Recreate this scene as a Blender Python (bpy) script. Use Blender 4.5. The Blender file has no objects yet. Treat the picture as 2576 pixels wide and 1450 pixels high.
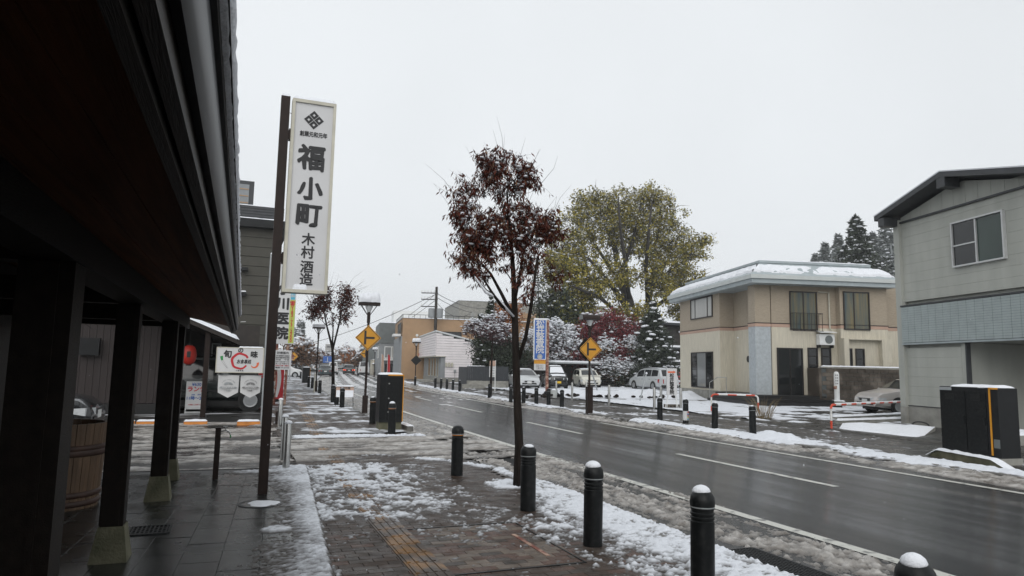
import bpy, bmesh, math, random
import numpy as np
from mathutils import Matrix, Vector

# ------------------------------------------------------------------ camera, sky, sun, exposure
SC = bpy.context.scene
COL = SC.collection
EYE = 1.65
FPX, CXP, CYP = 1740.0, 1288.0, 725.0          # focal length and centre of a 2576 px wide frame
YAW, PITCH, ROLL = math.radians(22.0), math.radians(6.52), math.radians(1.15)
_f = np.array([math.sin(YAW)*math.cos(PITCH), math.cos(YAW)*math.cos(PITCH), math.sin(PITCH)])
_r0 = np.array([math.cos(YAW), -math.sin(YAW), 0.0])
_u0 = np.cross(_r0, _f)
_R = _r0*math.cos(ROLL) + _u0*math.sin(ROLL)
_U = _u0*math.cos(ROLL) - _r0*math.sin(ROLL)
cam_data = bpy.data.cameras.new("camera")
cam_data.sensor_width = 36.0
cam_data.lens = 36.0*FPX/2576.0
cam_data.clip_start = 0.05
cam_data.clip_end = 3000.0
cam = bpy.data.objects.new("camera", cam_data)
COL.objects.link(cam)
M = Matrix.Identity(4)
for i in range(3):
    M[i][0], M[i][1], M[i][2] = _R[i], _U[i], -_f[i]
M[2][3] = EYE
cam.matrix_world = M
SC.camera = cam

world = bpy.data.worlds.new("World")
SC.world = world
world.use_nodes = True
wn = world.node_tree.nodes
wl = world.node_tree.links
wn.clear()
w_out = wn.new("ShaderNodeOutputWorld")
w_bg = wn.new("ShaderNodeBackground")
w_sky = wn.new("ShaderNodeTexSky")
w_sky.sky_type = 'NISHITA'
w_sky.sun_disc = False
w_sky.sun_elevation = math.radians(38)
w_sky.sun_rotation = math.radians(205)
w_sky.air_density = 1.0
w_sky.dust_density = 4.0
w_hs = wn.new("ShaderNodeHueSaturation")
w_hs.inputs["Saturation"].default_value = 0.25
w_mix = wn.new("ShaderNodeMix")
w_mix.data_type = 'RGBA'
w_mix.inputs[0].default_value = 0.90            # a closed cloud deck over the clear sky
w_mix.inputs[7].default_value = (8.9, 9.25, 9.55, 1)
wl.new(w_sky.outputs[0], w_hs.inputs["Color"])
wl.new(w_hs.outputs[0], w_mix.inputs[6])
w_tc = wn.new("ShaderNodeTexCoord"); w_nz = wn.new("ShaderNodeTexNoise"); w_nz.inputs["Scale"].default_value = 1.6; w_nz.inputs["Detail"].default_value = 3
w_mr = wn.new("ShaderNodeMapRange"); w_mr.inputs[1].default_value = .3; w_mr.inputs[2].default_value = .7; w_mr.inputs[3].default_value = .93; w_mr.inputs[4].default_value = 1.05
w_mu = wn.new("ShaderNodeMix"); w_mu.data_type = 'RGBA'; w_mu.blend_type = 'MULTIPLY'; w_mu.inputs[0].default_value = 1.0
wl.new(w_tc.outputs["Generated"], w_nz.inputs["Vector"]); wl.new(w_nz.outputs["Fac"], w_mr.inputs[0])
wl.new(w_mix.outputs[2], w_mu.inputs[6]); wl.new(w_mr.outputs[0], w_mu.inputs[7]); wl.new(w_mu.outputs[2], w_bg.inputs[0])
w_bg.inputs[1].default_value = 0.10
wl.new(w_bg.outputs[0], w_out.inputs[0])

sun_data = bpy.data.lights.new("sun", 'SUN')
sun_data.energy = 1.2
sun_data.angle = math.radians(60)
sun_data.color = (1.0, 0.97, 0.93)
sun = bpy.data.objects.new("sun", sun_data)
COL.objects.link(sun)
sun.rotation_euler = (math.radians(52), 0, math.radians(-25))
SC.view_settings.view_transform = 'Standard'
SC.view_settings.look = 'None'
SC.view_settings.exposure = 0.0
SC.view_settings.gamma = 1.0
SC.view_settings.use_curve_mapping = False
SC.render.engine = 'CYCLES'
SC.cycles.max_bounces = 6
SC.cycles.diffuse_bounces = 3
SC.cycles.glossy_bounces = 3
SC.cycles.transparent_max_bounces = 8
SC.cycles.volume_bounces = 2
SC.cycles.use_denoising = True

# ------------------------------------------------------------------ helpers
def ray(x, y):
    return _f + _R*(x-CXP)/FPX - _U*(y-CYP)/FPX
def G(x, y, z=0.0):
    """where the sight line of a photo point (2576 px wide frame) meets the level z"""
    d = ray(x, y); t = (z-EYE)/d[2]
    return Vector((d[0]*t, d[1]*t, z))
def at(x, y, Y):
    d = ray(x, y); t = Y/d[1]
    return Vector((d[0]*t, Y, d[2]*t+EYE))
def road_c(y):
    y = np.asarray(y, float)
    a = np.clip(y-10, 0, 60)
    return 8.33 + .00112*a*a + .1344*np.clip(y-70, 0, None)
def road_h(y):
    return math.atan(.00224*min(max(y-10, 0), 60))

class MB:
    """collects faces; build() links them as one mesh object"""
    def __init__(s): s.v = []; s.f = []; s.m = []; s.cur = 0
    def add(s, vs, fs):
        o = len(s.v); s.v.extend([tuple(map(float, p)) for p in vs])
        s.f.extend([tuple(i+o for i in q) for q in fs]); s.m.extend([s.cur]*len(fs)); return s
    def quad(s, a, b, c, d): return s.add([a, b, c, d], [(0, 1, 2, 3)])
    def box(s, x0, x1, y0, y1, z0, z1):
        return s.add([(x0,y0,z0),(x1,y0,z0),(x1,y1,z0),(x0,y1,z0),(x0,y0,z1),(x1,y0,z1),(x1,y1,z1),(x0,y1,z1)],
                     [(0,3,2,1),(4,5,6,7),(0,1,5,4),(1,2,6,5),(2,3,7,6),(3,0,4,7)])
    def bevbox(s, x0, x1, y0, y1, z0, z1, b):
        """box whose top edges are chamfered by b"""
        return s.add([(x0,y0,z0),(x1,y0,z0),(x1,y1,z0),(x0,y1,z0),(x0,y0,z1-b),(x1,y0,z1-b),(x1,y1,z1-b),(x0,y1,z1-b),
                      (x0+b,y0+b,z1),(x1-b,y0+b,z1),(x1-b,y1-b,z1),(x0+b,y1-b,z1)],
                     [(0,3,2,1),(8,9,10,11),(0,1,5,4),(1,2,6,5),(2,3,7,6),(3,0,4,7),(4,5,9,8),(5,6,10,9),(6,7,11,10),(7,4,8,11)])
    def frustum(s, c, w0, d0, w1, d1, z0, z1):
        x, y = c
        return s.add([(x-w0,y-d0,z0),(x+w0,y-d0,z0),(x+w0,y+d0,z0),(x-w0,y+d0,z0),(x-w1,y-d1,z1),(x+w1,y-d1,z1),(x+w1,y+d1,z1),(x-w1,y+d1,z1)],
                     [(0,3,2,1),(4,5,6,7),(0,1,5,4),(1,2,6,5),(2,3,7,6),(3,0,4,7)])
    def prism(s, poly, axis, a, b):
        """2-D polygon swept along an axis: axis x -> poly is (y,z); y -> (x,z); z -> (x,y)"""
        def P(p, t): return (t,p[0],p[1]) if axis == 'x' else (p[0],t,p[1]) if axis == 'y' else (p[0],p[1],t)
        n = len(poly)
        vs = [P(p, a) for p in poly] + [P(p, b) for p in poly]
        fs = [tuple(range(n))[::-1], tuple(range(n, 2*n))] + [(i, (i+1) % n, n+(i+1) % n, n+i) for i in range(n)]
        return s.add(vs, fs)
    def tube(s, pts, rad, n=8, caps=True):
        pts = [Vector(p) for p in pts]
        if not hasattr(rad, '__len__'): rad = [rad]*len(pts)
        vs = []; up = None
        for i, p in enumerate(pts):
            t = (pts[min(i+1, len(pts)-1)]-pts[max(i-1, 0)]).normalized()
            if up is None: up = Vector((0,0,1)) if abs(t.z) < .9 else Vector((1,0,0))
            a = t.cross(up)
            if a.length < 1e-4: a = t.cross(Vector((0,1,0)))
            a.normalize(); b = a.cross(t).normalized(); up = b
            for k in range(n):
                q = 2*math.pi*k/n
                vs.append(p + (a*math.cos(q)+b*math.sin(q))*rad[i])
        fs = [(i*n+k, i*n+(k+1) % n, (i+1)*n+(k+1) % n, (i+1)*n+k) for i in range(len(pts)-1) for k in range(n)]
        if caps: fs += [tuple(range(n))[::-1], tuple(range((len(pts)-1)*n, len(pts)*n))]
        return s.add(vs, fs)
    def lathe(s, prof, n=20, c=(0,0,0), axis='z'):
        """prof: (radius, height) from bottom to top"""
        def P(r, h, q):
            x, y = r*math.cos(q), r*math.sin(q)
            if axis == 'z': return (c[0]+x, c[1]+y, c[2]+h)
            if axis == 'y': return (c[0]+x, c[1]+h, c[2]+y)
            return (c[0]+h, c[1]+x, c[2]+y)
        vs = [P(r, h, 2*math.pi*k/n) for r, h in prof for k in range(n)]
        fs = [(i*n+k, i*n+(k+1) % n, (i+1)*n+(k+1) % n, (i+1)*n+k) for i in range(len(prof)-1) for k in range(n)]
        if prof[0][0] > 1e-5: fs.append(tuple(range(n))[::-1])
        if prof[-1][0] > 1e-5: fs.append(tuple(range((len(prof)-1)*n, len(prof)*n)))
        return s.add(vs, fs)
    def mesh(s, name, mats, smooth=None):
        me = bpy.data.meshes.new(name)
        me.from_pydata(s.v, [], s.f)
        for m in (mats if isinstance(mats, (list, tuple)) else [mats]): me.materials.append(MAT[m])
        if isinstance(mats, (list, tuple)): me.polygons.foreach_set('material_index', s.m)
        if smooth is not None:
            me.polygons.foreach_set('use_smooth', [True]*len(me.polygons))
            me.update()
            if smooth < 170: me.set_sharp_from_angle(angle=math.radians(smooth))
        me.update()
        return me
    def build(s, name, mats, parent=None, smooth=None, loc=None, rz=None, **props):
        return link(name, s.mesh(name, mats, smooth), parent, loc, rz, **props)

def link(name, data, parent=None, loc=None, rz=None, **props):
    o = bpy.data.objects.new(name, data); COL.objects.link(o)
    if parent is not None: o.parent = parent
    if loc is not None: o.location = loc
    if rz is not None: o.rotation_euler = (0, 0, rz)
    for k, v in props.items(): o[k] = v
    return o
def thing(name, label, cat, loc=(0,0,0), rz=0.0, group=None):
    o = link(name, None, None, loc, rz, label=label, category=cat)
    o.empty_display_size = .2
    if group: o['group'] = group
    return o
def copy_tree(o, parent=None):
    c = o.copy(); COL.objects.link(c); c.parent = parent
    for ch in list(o.children): copy_tree(ch, c)
    return c
ORD = "first second third fourth fifth sixth seventh eighth ninth tenth eleventh twelfth thirteenth fourteenth fifteenth sixteenth seventeenth eighteenth nineteenth twentieth".split()

# numpy value noise
def _hash(ix, iy, seed):
    h = (ix.astype(np.int64)*374761393 + iy.astype(np.int64)*668265263 + seed*1274126177) & 0xffffffff
    h = ((h ^ (h >> 13))*1274126177) & 0xffffffff
    return ((h ^ (h >> 16)) & 0xffff)/65535.0
def vnoise(x, y, seed=0):
    ix = np.floor(x); iy = np.floor(y); fx = x-ix; fy = y-iy
    fx = fx*fx*(3-2*fx); fy = fy*fy*(3-2*fy)
    a = _hash(ix, iy, seed); b = _hash(ix+1, iy, seed); c = _hash(ix, iy+1, seed); d = _hash(ix+1, iy+1, seed)
    return (a*(1-fx)+b*fx)*(1-fy) + (c*(1-fx)+d*fx)*fy
def fbm(x, y, seed=0, octv=4, gain=.55):
    s = 0; a = 1; t = 0
    for k in range(octv):
        s = s + a*vnoise(x*2**k+17.3*k, y*2**k-9.1*k, seed+k*7); t += a; a *= gain
    return s/t
def sst(a, b, x):
    t = np.clip((x-a)/(b-a), 0, 1); return t*t*(3-2*t)

def snow_field(name, mat, X0, X1, Y0, Y1, dx, dy, base, fun, follow=False, floor=-.004, **props):
    """a lying sheet of snow: heights from fun(x,y); only where it lies thicker than nothing"""
    nx = int((X1-X0)/dx)+1; ny = int((Y1-Y0)/dy)+1
    gx, gy = np.meshgrid(np.linspace(X0, X1, nx), np.linspace(Y0, Y1, ny))
    s = gx.copy()
    wx = gx + road_c(gy) if follow else gx
    h = fun(wx, gy, s); lift = 0
    if isinstance(h, tuple): h, lift = h
    keep = (h[:-1,:-1] > 0) | (h[1:,:-1] > 0) | (h[:-1,1:] > 0) | (h[1:,1:] > 0)
    idx = np.arange(nx*ny).reshape(ny, nx)
    q = np.stack([idx[:-1,:-1][keep], idx[:-1,1:][keep], idx[1:,1:][keep], idx[1:,:-1][keep]], 1)
    used = np.unique(q); remap = np.full(nx*ny, -1); remap[used] = np.arange(len(used))
    z = base + np.maximum(h, floor) + lift
    co = np.stack([wx.ravel()[used], gy.ravel()[used], z.ravel()[used]], 1)
    me = bpy.data.meshes.new(name)
    me.from_pydata(co.tolist(), [], remap[q].tolist())
    me.materials.append(MAT[mat])
    me.polygons.foreach_set('use_smooth', [True]*len(me.polygons))
    at_ = me.attributes.new('depth', 'FLOAT', 'POINT'); at_.data.foreach_set('value', np.maximum(h, 0).ravel()[used].astype(np.float32))
    me.update()
    return link(name, me, None, None, None, **props)

def spread(n, k=2.0): return np.clip((n-.5)*k+.5, 0, 1)
def snow_cap(mb, x0, x1, y0, y1, z, th, res=.03, seed=1, slope=None, ragged=.0):
    """rounded lump of snow on a rectangle (open underneath)"""
    nx = max(4, min(60, int((x1-x0)/res))); ny = max(3, min(60, int((y1-y0)/res)))
    gx, gy = np.meshgrid(np.linspace(x0, x1, nx+1), np.linspace(y0, y1, ny+1))
    ex = np.minimum(gx-x0, x1-gx); ey = np.minimum(gy-y0, y1-gy)
    r = max(1e-3, min(th*1.4, (x1-x0)/2, (y1-y0)/2))
    e = np.clip(np.minimum(ex, ey)/r, 0, 1); prof = np.sqrt(1-(1-e)**2)
    n = fbm(gx*7+seed*3.1, gy*7+seed*1.7, seed, 3)
    h = th*prof*(.72+.56*n)
    if ragged: h = h - ragged*fbm(gx*4+seed, gy*4, seed+5, 3)*(e < .999)
    zz = z + h + (slope(gx, gy) if slope else 0) - .003
    vs = np.stack([gx.ravel(), gy.ravel(), zz.ravel()], 1)
    fs = [(j*(nx+1)+i, j*(nx+1)+i+1, (j+1)*(nx+1)+i+1, (j+1)*(nx+1)+i) for j in range(ny) for i in range(nx)]
    mb.add(vs, fs); return mb

def blob(mb, c, rx, ry, rz, rnd, n=6):
    """small uneven lump"""
    pr = [(0,-1),(.75,-.6),(1,0),(.8,.6),(0,1)]
    o = len(mb.v); vs = []
    for r, h in pr[1:-1]:
        for k in range(n):
            a = 2*math.pi*k/n; j = rnd.uniform(.8,1.2)
            vs.append((c[0]+rx*r*j*math.cos(a), c[1]+ry*r*j*math.sin(a), c[2]+rz*h*rnd.uniform(.8,1.15)))
    vs += [(c[0],c[1],c[2]-rz*.8),(c[0],c[1],c[2]+rz)]
    b, t = 3*n, 3*n+1
    fs = [(i*n+k, i*n+(k+1) % n, (i+1)*n+(k+1) % n, (i+1)*n+k) for i in range(2) for k in range(n)]
    fs += [(b, (k+1) % n, k) for k in range(n)] + [(t, 2*n+k, 2*n+(k+1) % n) for k in range(n)]
    mb.add(vs, fs)

def text(parent, s, size, org, xd, yd, mat, bold=0.0, align='CENTER', ext=.002, line=1.0, shear=0.0, name='lettering', width=None, mirror=False, rough=0.0):
    cu = bpy.data.curves.new('t', 'FONT'); cu.body = s; cu.size = size; cu.align_x = align; cu.align_y = 'CENTER'
    cu.extrude = ext; cu.resolution_u = 3; cu.space_line = line; cu.shear = shear
    to = bpy.data.objects.new('t', cu); COL.objects.link(to)
    dg = bpy.context.evaluated_depsgraph_get()
    me = bpy.data.meshes.new_from_object(to.evaluated_get(dg)); me.name = name
    bpy.data.objects.remove(to); bpy.data.curves.remove(cu)
    me.materials.clear(); me.materials.append(MAT[mat])
    n = len(me.vertices); co = np.empty(n*3); me.vertices.foreach_get('co', co); co = co.reshape(-1, 3)
    if rough:
        j = fbm(co[:,0]*38/size*.35, co[:,1]*38/size*.35, 3, 2)-.5; k = fbm(co[:,0]*38/size*.35+50, co[:,1]*38/size*.35, 5, 2)-.5
        co[:,0] += j*rough; co[:,1] += k*rough
    if bold:                                    # heavier strokes: copies of the glyphs nudged round a small circle
        fl = [tuple(p.vertices) for p in me.polygons]; n0 = len(co)
        parts_ = [co+np.array([bold*math.cos(a), bold*math.sin(a), .0002*i]) for i, a in enumerate(np.linspace(0, 2*math.pi, 9)[:-1])]
        co = np.concatenate([co+np.array([0,0,.002])]+parts_); me2 = bpy.data.meshes.new(name)
        me2.from_pydata(co.tolist(), [], [tuple(i+k*n0 for i in f_) for k in range(9) for f_ in fl]); me2.materials.append(MAT[mat]); bpy.data.meshes.remove(me); me = me2; me.name = name
    if width and n:
        w = co[:,0].max()-co[:,0].min(); co[:,0] *= width/w
    if mirror: co[:,0] *= -1
    xd = np.array(xd, float); yd = np.array(yd, float); zd = np.cross(xd, yd)
    w = np.array(org)[None] + co[:,0:1]*xd + co[:,1:2]*yd + co[:,2:3]*zd
    me.vertices.foreach_set('co', w.ravel()); me.update()
    return link(name, me, parent)

def vtext(parent, s, size, x, y, z0, z1, mat, bold=0.0, rough=0.0):
    for k, ch in enumerate(s): text(parent, ch, size, (x, y, z1+(z0-z1)*(k+.5)/len(s)), (1,0,0), (0,0,1), mat, bold, rough=rough)
# ------------------------------------------------------------------ materials
MAT = {}
def new_mat(name):
    m = bpy.data.materials.new(name); m.use_nodes = True; MAT[name] = m
    nt = m.node_tree; b = nt.nodes["Principled BSDF"]
    return m, nt, b
def mat(name, col, rough=.6, var=.12, scale=6.0, bump=0.0, bscale=40.0, metal=0.0, spec=.5, stretch=(1,1,1), rvar=0.0, col2=None, lo=.3, hi=.7, island=0.0, trans=0.0, coat=0.0, detail=5):
    m, nt, b = new_mat(name); N = nt.nodes; Lk = nt.links
    b.inputs['Roughness'].default_value = rough; b.inputs['Metallic'].default_value = metal
    b.inputs['Specular IOR Level'].default_value = spec
    if coat: b.inputs['Coat Weight'].default_value = coat
    geo = N.new('ShaderNodeNewGeometry'); mp = N.new('ShaderNodeMapping'); mp.inputs['Scale'].default_value = stretch
    Lk.new(geo.outputs['Position'], mp.inputs[0])
    nz = N.new('ShaderNodeTexNoise'); nz.inputs['Scale'].default_value = scale; nz.inputs['Detail'].default_value = detail
    Lk.new(mp.outputs[0], nz.inputs['Vector'])
    cr = N.new('ShaderNodeValToRGB'); cr.color_ramp.elements[0].position = lo; cr.color_ramp.elements[1].position = hi
    if col2 is None:
        a = [max(0, c*(1-var)) for c in col]; d = [min(1, c*(1+var)) for c in col]
    else: a, d = col, col2
    cr.color_ramp.elements[0].color = (*a, 1); cr.color_ramp.elements[1].color = (*d, 1)
    Lk.new(nz.outputs['Fac'], cr.inputs[0]); src = cr.outputs[0]
    if island:
        mu = N.new('ShaderNodeMix'); mu.data_type = 'RGBA'; mu.blend_type = 'MULTIPLY'; mu.inputs[0].default_value = 1
        mr = N.new('ShaderNodeMapRange'); mr.inputs[3].default_value = 1-island; mr.inputs[4].default_value = 1+island
        Lk.new(geo.outputs['Random Per Island'], mr.inputs[0]); Lk.new(src, mu.inputs[6]); Lk.new(mr.outputs[0], mu.inputs[7]); src = mu.outputs[2]
    Lk.new(src, b.inputs['Base Color'])
    if rvar:
        mr = N.new('ShaderNodeMapRange'); mr.inputs[1].default_value = .3; mr.inputs[2].default_value = .7
        mr.inputs[3].default_value = max(.02, rough-rvar); mr.inputs[4].default_value = min(1, rough+rvar)
        n2 = N.new('ShaderNodeTexNoise'); n2.inputs['Scale'].default_value = scale*.6; n2.inputs['Detail'].default_value = 3
        Lk.new(mp.outputs[0], n2.inputs['Vector']); Lk.new(n2.outputs['Fac'], mr.inputs[0]); Lk.new(mr.outputs[0], b.inputs['Roughness'])
    if bump:
        bn = N.new('ShaderNodeTexNoise'); bn.inputs['Scale'].default_value = bscale; bn.inputs['Detail'].default_value = 4
        Lk.new(mp.outputs[0], bn.inputs['Vector'])
        bp = N.new('ShaderNodeBump'); bp.inputs['Strength'].default_value = bump; bp.inputs['Distance'].default_value = .02
        Lk.new(bn.outputs['Fac'], bp.inputs['Height']); Lk.new(bp.outputs[0], b.inputs['Normal'])
    return m

mat('snow', (.74,.76,.80), .9, .05, 14, .5, 60)
mat('slush', (.15,.132,.115), .35, 0, 6, .7, 45, col2=(.45,.43,.405), lo=.32, hi=.68, rvar=.2)
m_ = mat('lying_snow', (.66,.685,.73), .85, .05, 14, .6, 55)   # thin wet snow lets the dark ground show through
def by_depth(m_, lo_col, d1):
    nt = m_.node_tree; b = nt.nodes['Principled BSDF']; src = b.inputs['Base Color'].links[0].from_socket
    a = nt.nodes.new('ShaderNodeAttribute'); a.attribute_name = 'depth'
    r = nt.nodes.new('ShaderNodeMapRange'); r.inputs[1].default_value = 0; r.inputs[2].default_value = d1
    x = nt.nodes.new('ShaderNodeMix'); x.data_type = 'RGBA'; x.inputs[6].default_value = (*lo_col, 1)
    nt.links.new(a.outputs['Fac'], r.inputs[0]); nt.links.new(r.outputs[0], x.inputs[0]); nt.links.new(src, x.inputs[7]); nt.links.new(x.outputs[2], b.inputs['Base Color'])
by_depth(m_, (.065,.057,.050), .020)
by_depth(MAT['slush'], (.09,.08,.07), .022)
mat('slush_white', (.34,.33,.325), .6, 0, 4, .7, 45, col2=(.66,.67,.69), lo=.3, hi=.6)
mat('soil_snow', (.10,.085,.07), .8, 0, 1.6, .5, 20, col2=(.7,.72,.75), lo=.34, hi=.44)
mat('asphalt', (.0125,.0132,.0135), .17, .6, 1.3, .30, 110, rvar=.11, spec=.28, stretch=(2.6,.14,1), lo=.25, hi=.75)
mat('asphalt_lot', (.024,.023,.022), .3, .4, 1.0, .2, 70, rvar=.15, spec=.28)
mat('marking', (.10,.10,.098), .4, 0, 7, .3, 60, col2=(.50,.50,.46), lo=.30, hi=.45, detail=8)
mat('ground', (.05,.048,.045), .6, .4, .4, .2, 5)
mat('paver_bed', (.022,.018,.016), .35, .4, 3, .3, 60, rvar=.15)
mat('paver_brown', (.048,.033,.025), .42, .35, 9, .4, 90, rvar=.2, spec=.16)
mat('paver_grey', (.058,.047,.039), .42, .35, 9, .4, 90, rvar=.2, spec=.16)
mat('paver_pink', (.078,.045,.033), .42, .35, 9, .4, 90, rvar=.2, spec=.16)
mat('paver_pale', (.125,.10,.08), .42, .35, 9, .4, 90, rvar=.2, spec=.16)
mat('paver_dark', (.037,.026,.020), .40, .35, 9, .4, 90, rvar=.2, spec=.16)
mat('tactile', (.20,.095,.018), .42, 0, 3.5, .4, 60, col2=(.048,.032,.022), lo=.36, hi=.52, rvar=.15, spec=.3)
mat('kerbstone', (.14,.135,.125), .5, .3, 5, .4, 50)
mat('terrace', (.018,.019,.018), .24, .4, 4, .12, 60, rvar=.09, spec=.35)
mat('grout', (.008,.008,.008), .5, .2)
mat('concrete', (.27,.265,.24), .75, .25, 3, .35, 40)
mat('concrete_moss', (.15,.14,.09), .8, 0, 5, .5, 40, col2=(.065,.066,.036))
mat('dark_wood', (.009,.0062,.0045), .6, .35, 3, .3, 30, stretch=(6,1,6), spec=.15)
mat('soffit_wood', (.105,.036,.014), .65, .35, 2, .25, 20, stretch=(12,.6,12), spec=.12)
mat('fascia_wood', (.020,.015,.012), .6, .4, 3, .25, 30, stretch=(14,.7,14))
mat('tub_wood', (.125,.076,.043), .6, .3, 3, .3, 25, stretch=(8,8,.8), island=.15)
mat('hoop', (.055,.028,.02), .6, .3)
mat('metal_dark', (.011,.012,.013), .45, .2, 5, spec=.25)
mat('gutter_metal', (.016,.018,.021), .45, .2, 5, spec=.3)
mat('brown_paint', (.018,.010,.0075), .5, .2, 8, .1, spec=.25)
mat('bollard', (.004,.005,.0055), .45, 0, 22, .08, 90, spec=.25, col2=(.017,.018,.018), lo=.48, hi=.8, rvar=.12)
mat('steel', (.42,.42,.41), .3, .12, 10, metal=.9)
mat('grey_metal', (.33,.35,.36), .45, .1, 6, metal=.2)
mat('white_paint', (.72,.73,.72), .5, .06, 5)
mat('sign_white', (.60,.60,.60), .45, .05, 2)
mat('sign_face', (.58,.58,.585), .4, .03, 2)
mat('cream_frame', (.50,.48,.40), .5, .12, 6)
mat('ink', (.012,.012,.014), .5, .2, 20)
mat('blue_ink', (.03,.10,.34), .5, .1)
mat('red_ink', (.50,.02,.03), .5, .1)
mat('orange_ink', (.70,.14,.05), .5, .1)
mat('green_ink', (.03,.25,.07), .5, .1)
mat('grey_ink', (.20,.20,.20), .5, .1)
mat('yellow_strip', (.45,.52,.11), .45, .06)
mat('cyan_strip', (.08,.40,.56), .45, .06)
mat('sign_blue', (.035,.12,.40), .4, .08)
mat('sign_yellow', (.58,.27,.015), .4, .06)
mat('amber', (.62,.27,.015), .5, .06)
mat('rust', (.16,.045,.028), .7, 0, 6, .3, 30, col2=(.55,.42,.32), lo=.45, hi=.75)
mat('orange_stop', (.55,.19,.02), .5, .2)
mat('barrier_red', (.55,.06,.025), .4, .12, 12)
mat('barrier_white', (.66,.66,.64), .45, .12, 9)
mat('red_machine', (.40,.012,.018), .35, .06)
mat('lantern', (.45,.025,.015), .5, .15, 8)
mat('glass', (.012,.014,.015), .06, .2, 1, spec=.6)
mat('glass_green', (.02,.04,.032), .08, .2, .6, spec=.6)
mat('curtain', (.42,.42,.40), .35, .08, 1, stretch=(9,9,.4), coat=.2)
mat('curtain_reflection', (.18,.14,.06), .25, 0, .8, stretch=(6,6,.5), col2=(.035,.07,.085), coat=.15)  # curtain panes with tan and teal reflections put into the colour
mat('screen_glass', (.22,.23,.23), .3, .05, 1, coat=.5)
mat('frame_dark', (.015,.012,.011), .45, .2)
mat('alu', (.55,.56,.56), .4, .06, metal=.3)
mat('tan_siding', (.40,.335,.255), .7, .12, 2, .9, 14, stretch=(3,3,26))
mat('cream_siding', (.60,.555,.45), .7, .11, 2, .9, 10, stretch=(10,10,.8))
mat('pink_band', (.46,.31,.24), .7, .06, 2)
mat('column_grey', (.40,.435,.455), .7, .12, 8, .5, 60)
mat('roof_teal', (.34,.385,.40), .5, .1, 3, metal=.1)
mat('fascia_pale', (.52,.55,.54), .55, .05, 2)
mat('grey_siding', (.385,.395,.36), .65, .10, 1.6, .2, 50, stretch=(1.6,1.6,.3))
mat('grey_tile', (.33,.38,.38), .45, .08, 3)
mat('tile_joint', (.07,.08,.08), .7, .1)
mat('roof_dark', (.035,.038,.042), .5, .2)
mat('block', (.052,.040,.029), .8, 0, 1.2, .5, 40, col2=(.15,.125,.10), lo=.50, hi=.68)
mat('white_siding', (.74,.70,.71), .6, .05, 2)
mat('brown_wall', (.38,.245,.14), .7, .08, 1.5, .3, 20)
mat('grey_wall', (.25,.265,.275), .7, .1, 1.5)
mat('slate_wall', (.125,.14,.14), .6, .12, 1.5)
mat('far_wall', (.36,.35,.33), .8, .1, .4)
mat('olive_siding', (.050,.047,.036), .65, .10, 2, .3, 20)
mat('purple_wall', (.024,.0165,.0155), .65, .12, 2, .3, 12, stretch=(5,5,.4))
mat('fence_dark', (.032,.036,.042), .6, .25, 3, .3, 30, stretch=(9,9,.7))
mat('fence_brown', (.022,.016,.012), .6, .3)
mat('bark', (.019,.0145,.012), .9, .4, 9, .9, 30, stretch=(3,3,.5), spec=.15)
mat('bark_grey', (.036,.032,.028), .9, .35, 9, .8, 30)
mat('leaf_maroon', (.070,.020,.013), .7, .35, 3, island=.5, spec=.1)
mat('leaf_red', (.125,.0095,.014), .6, .35, 1, island=.5)
mat('leaf_yellowgreen', (.285,.24,.05), .7, .30, .35, island=.45, spec=.15)
mat('leaf_olive', (.12,.12,.032), .7, .35, .5, island=.5, spec=.15)
mat('leaf_orange', (.28,.095,.02), .6, .3, 1, island=.5)
mat('leaf_frost', (.50,.50,.45), .7, .12, 1, island=.25)
mat('leaf_dark', (.020,.030,.014), .6, .35, 1, island=.5)
mat('leaf_plum', (.075,.035,.038), .6, .35, 2, island=.5)
mat('leaf_rust', (.13,.065,.03), .6, .35, .4, island=.5)
mat('needle', (.026,.036,.02), .6, .3, 1, island=.45)
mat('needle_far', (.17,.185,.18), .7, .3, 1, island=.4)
mat('dry_grass', (.20,.15,.08), .8, .3, 9, island=.4)
mat('car_silver', (.56,.58,.59), .3, .05, 2, metal=.3, coat=.5)
mat('car_champagne', (.50,.47,.45), .32, .05, 2, metal=.25, coat=.5)
mat('car_cream', (.60,.59,.52), .3, .04, 2, coat=.6)
mat('car_black', (.010,.011,.012), .22, .2, 2, coat=.6)
mat('car_green', (.008,.016,.014), .25, .2, 2, coat=.6)
mat('car_teal', (.012,.03,.035), .28, .2, 2, coat=.6)
mat('car_white', (.62,.63,.63), .3, .04, 2, coat=.5)
mat('tyre', (.012,.012,.012), .75, .2)
mat('rim', (.40,.41,.42), .35, .1, metal=.7)
mat('trim', (.012,.012,.012), .5, .2)
mat('head_lamp', (.55,.57,.58), .15, .1, 20, coat=.8)
mat('tail_lamp', (.35,.012,.01), .25, .1, coat=.6)
mat('plate_white', (.60,.61,.60), .5, .05)
mat('plate_yellow', (.66,.42,.02), .5, .05)
mat('skin', (.42,.27,.20), .6, .05)
mat('cloth_dark', (.012,.013,.016), .85, .2)
mat('wire', (.015,.015,.016), .6, .1)
m_, nt_, b_ = new_mat('brake_lamp')
b_.inputs['Base Color'].default_value = (.5,.03,.02,1); b_.inputs['Emission Color'].default_value = (1,.12,.05,1); b_.inputs['Emission Strength'].default_value = 2.0
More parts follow.
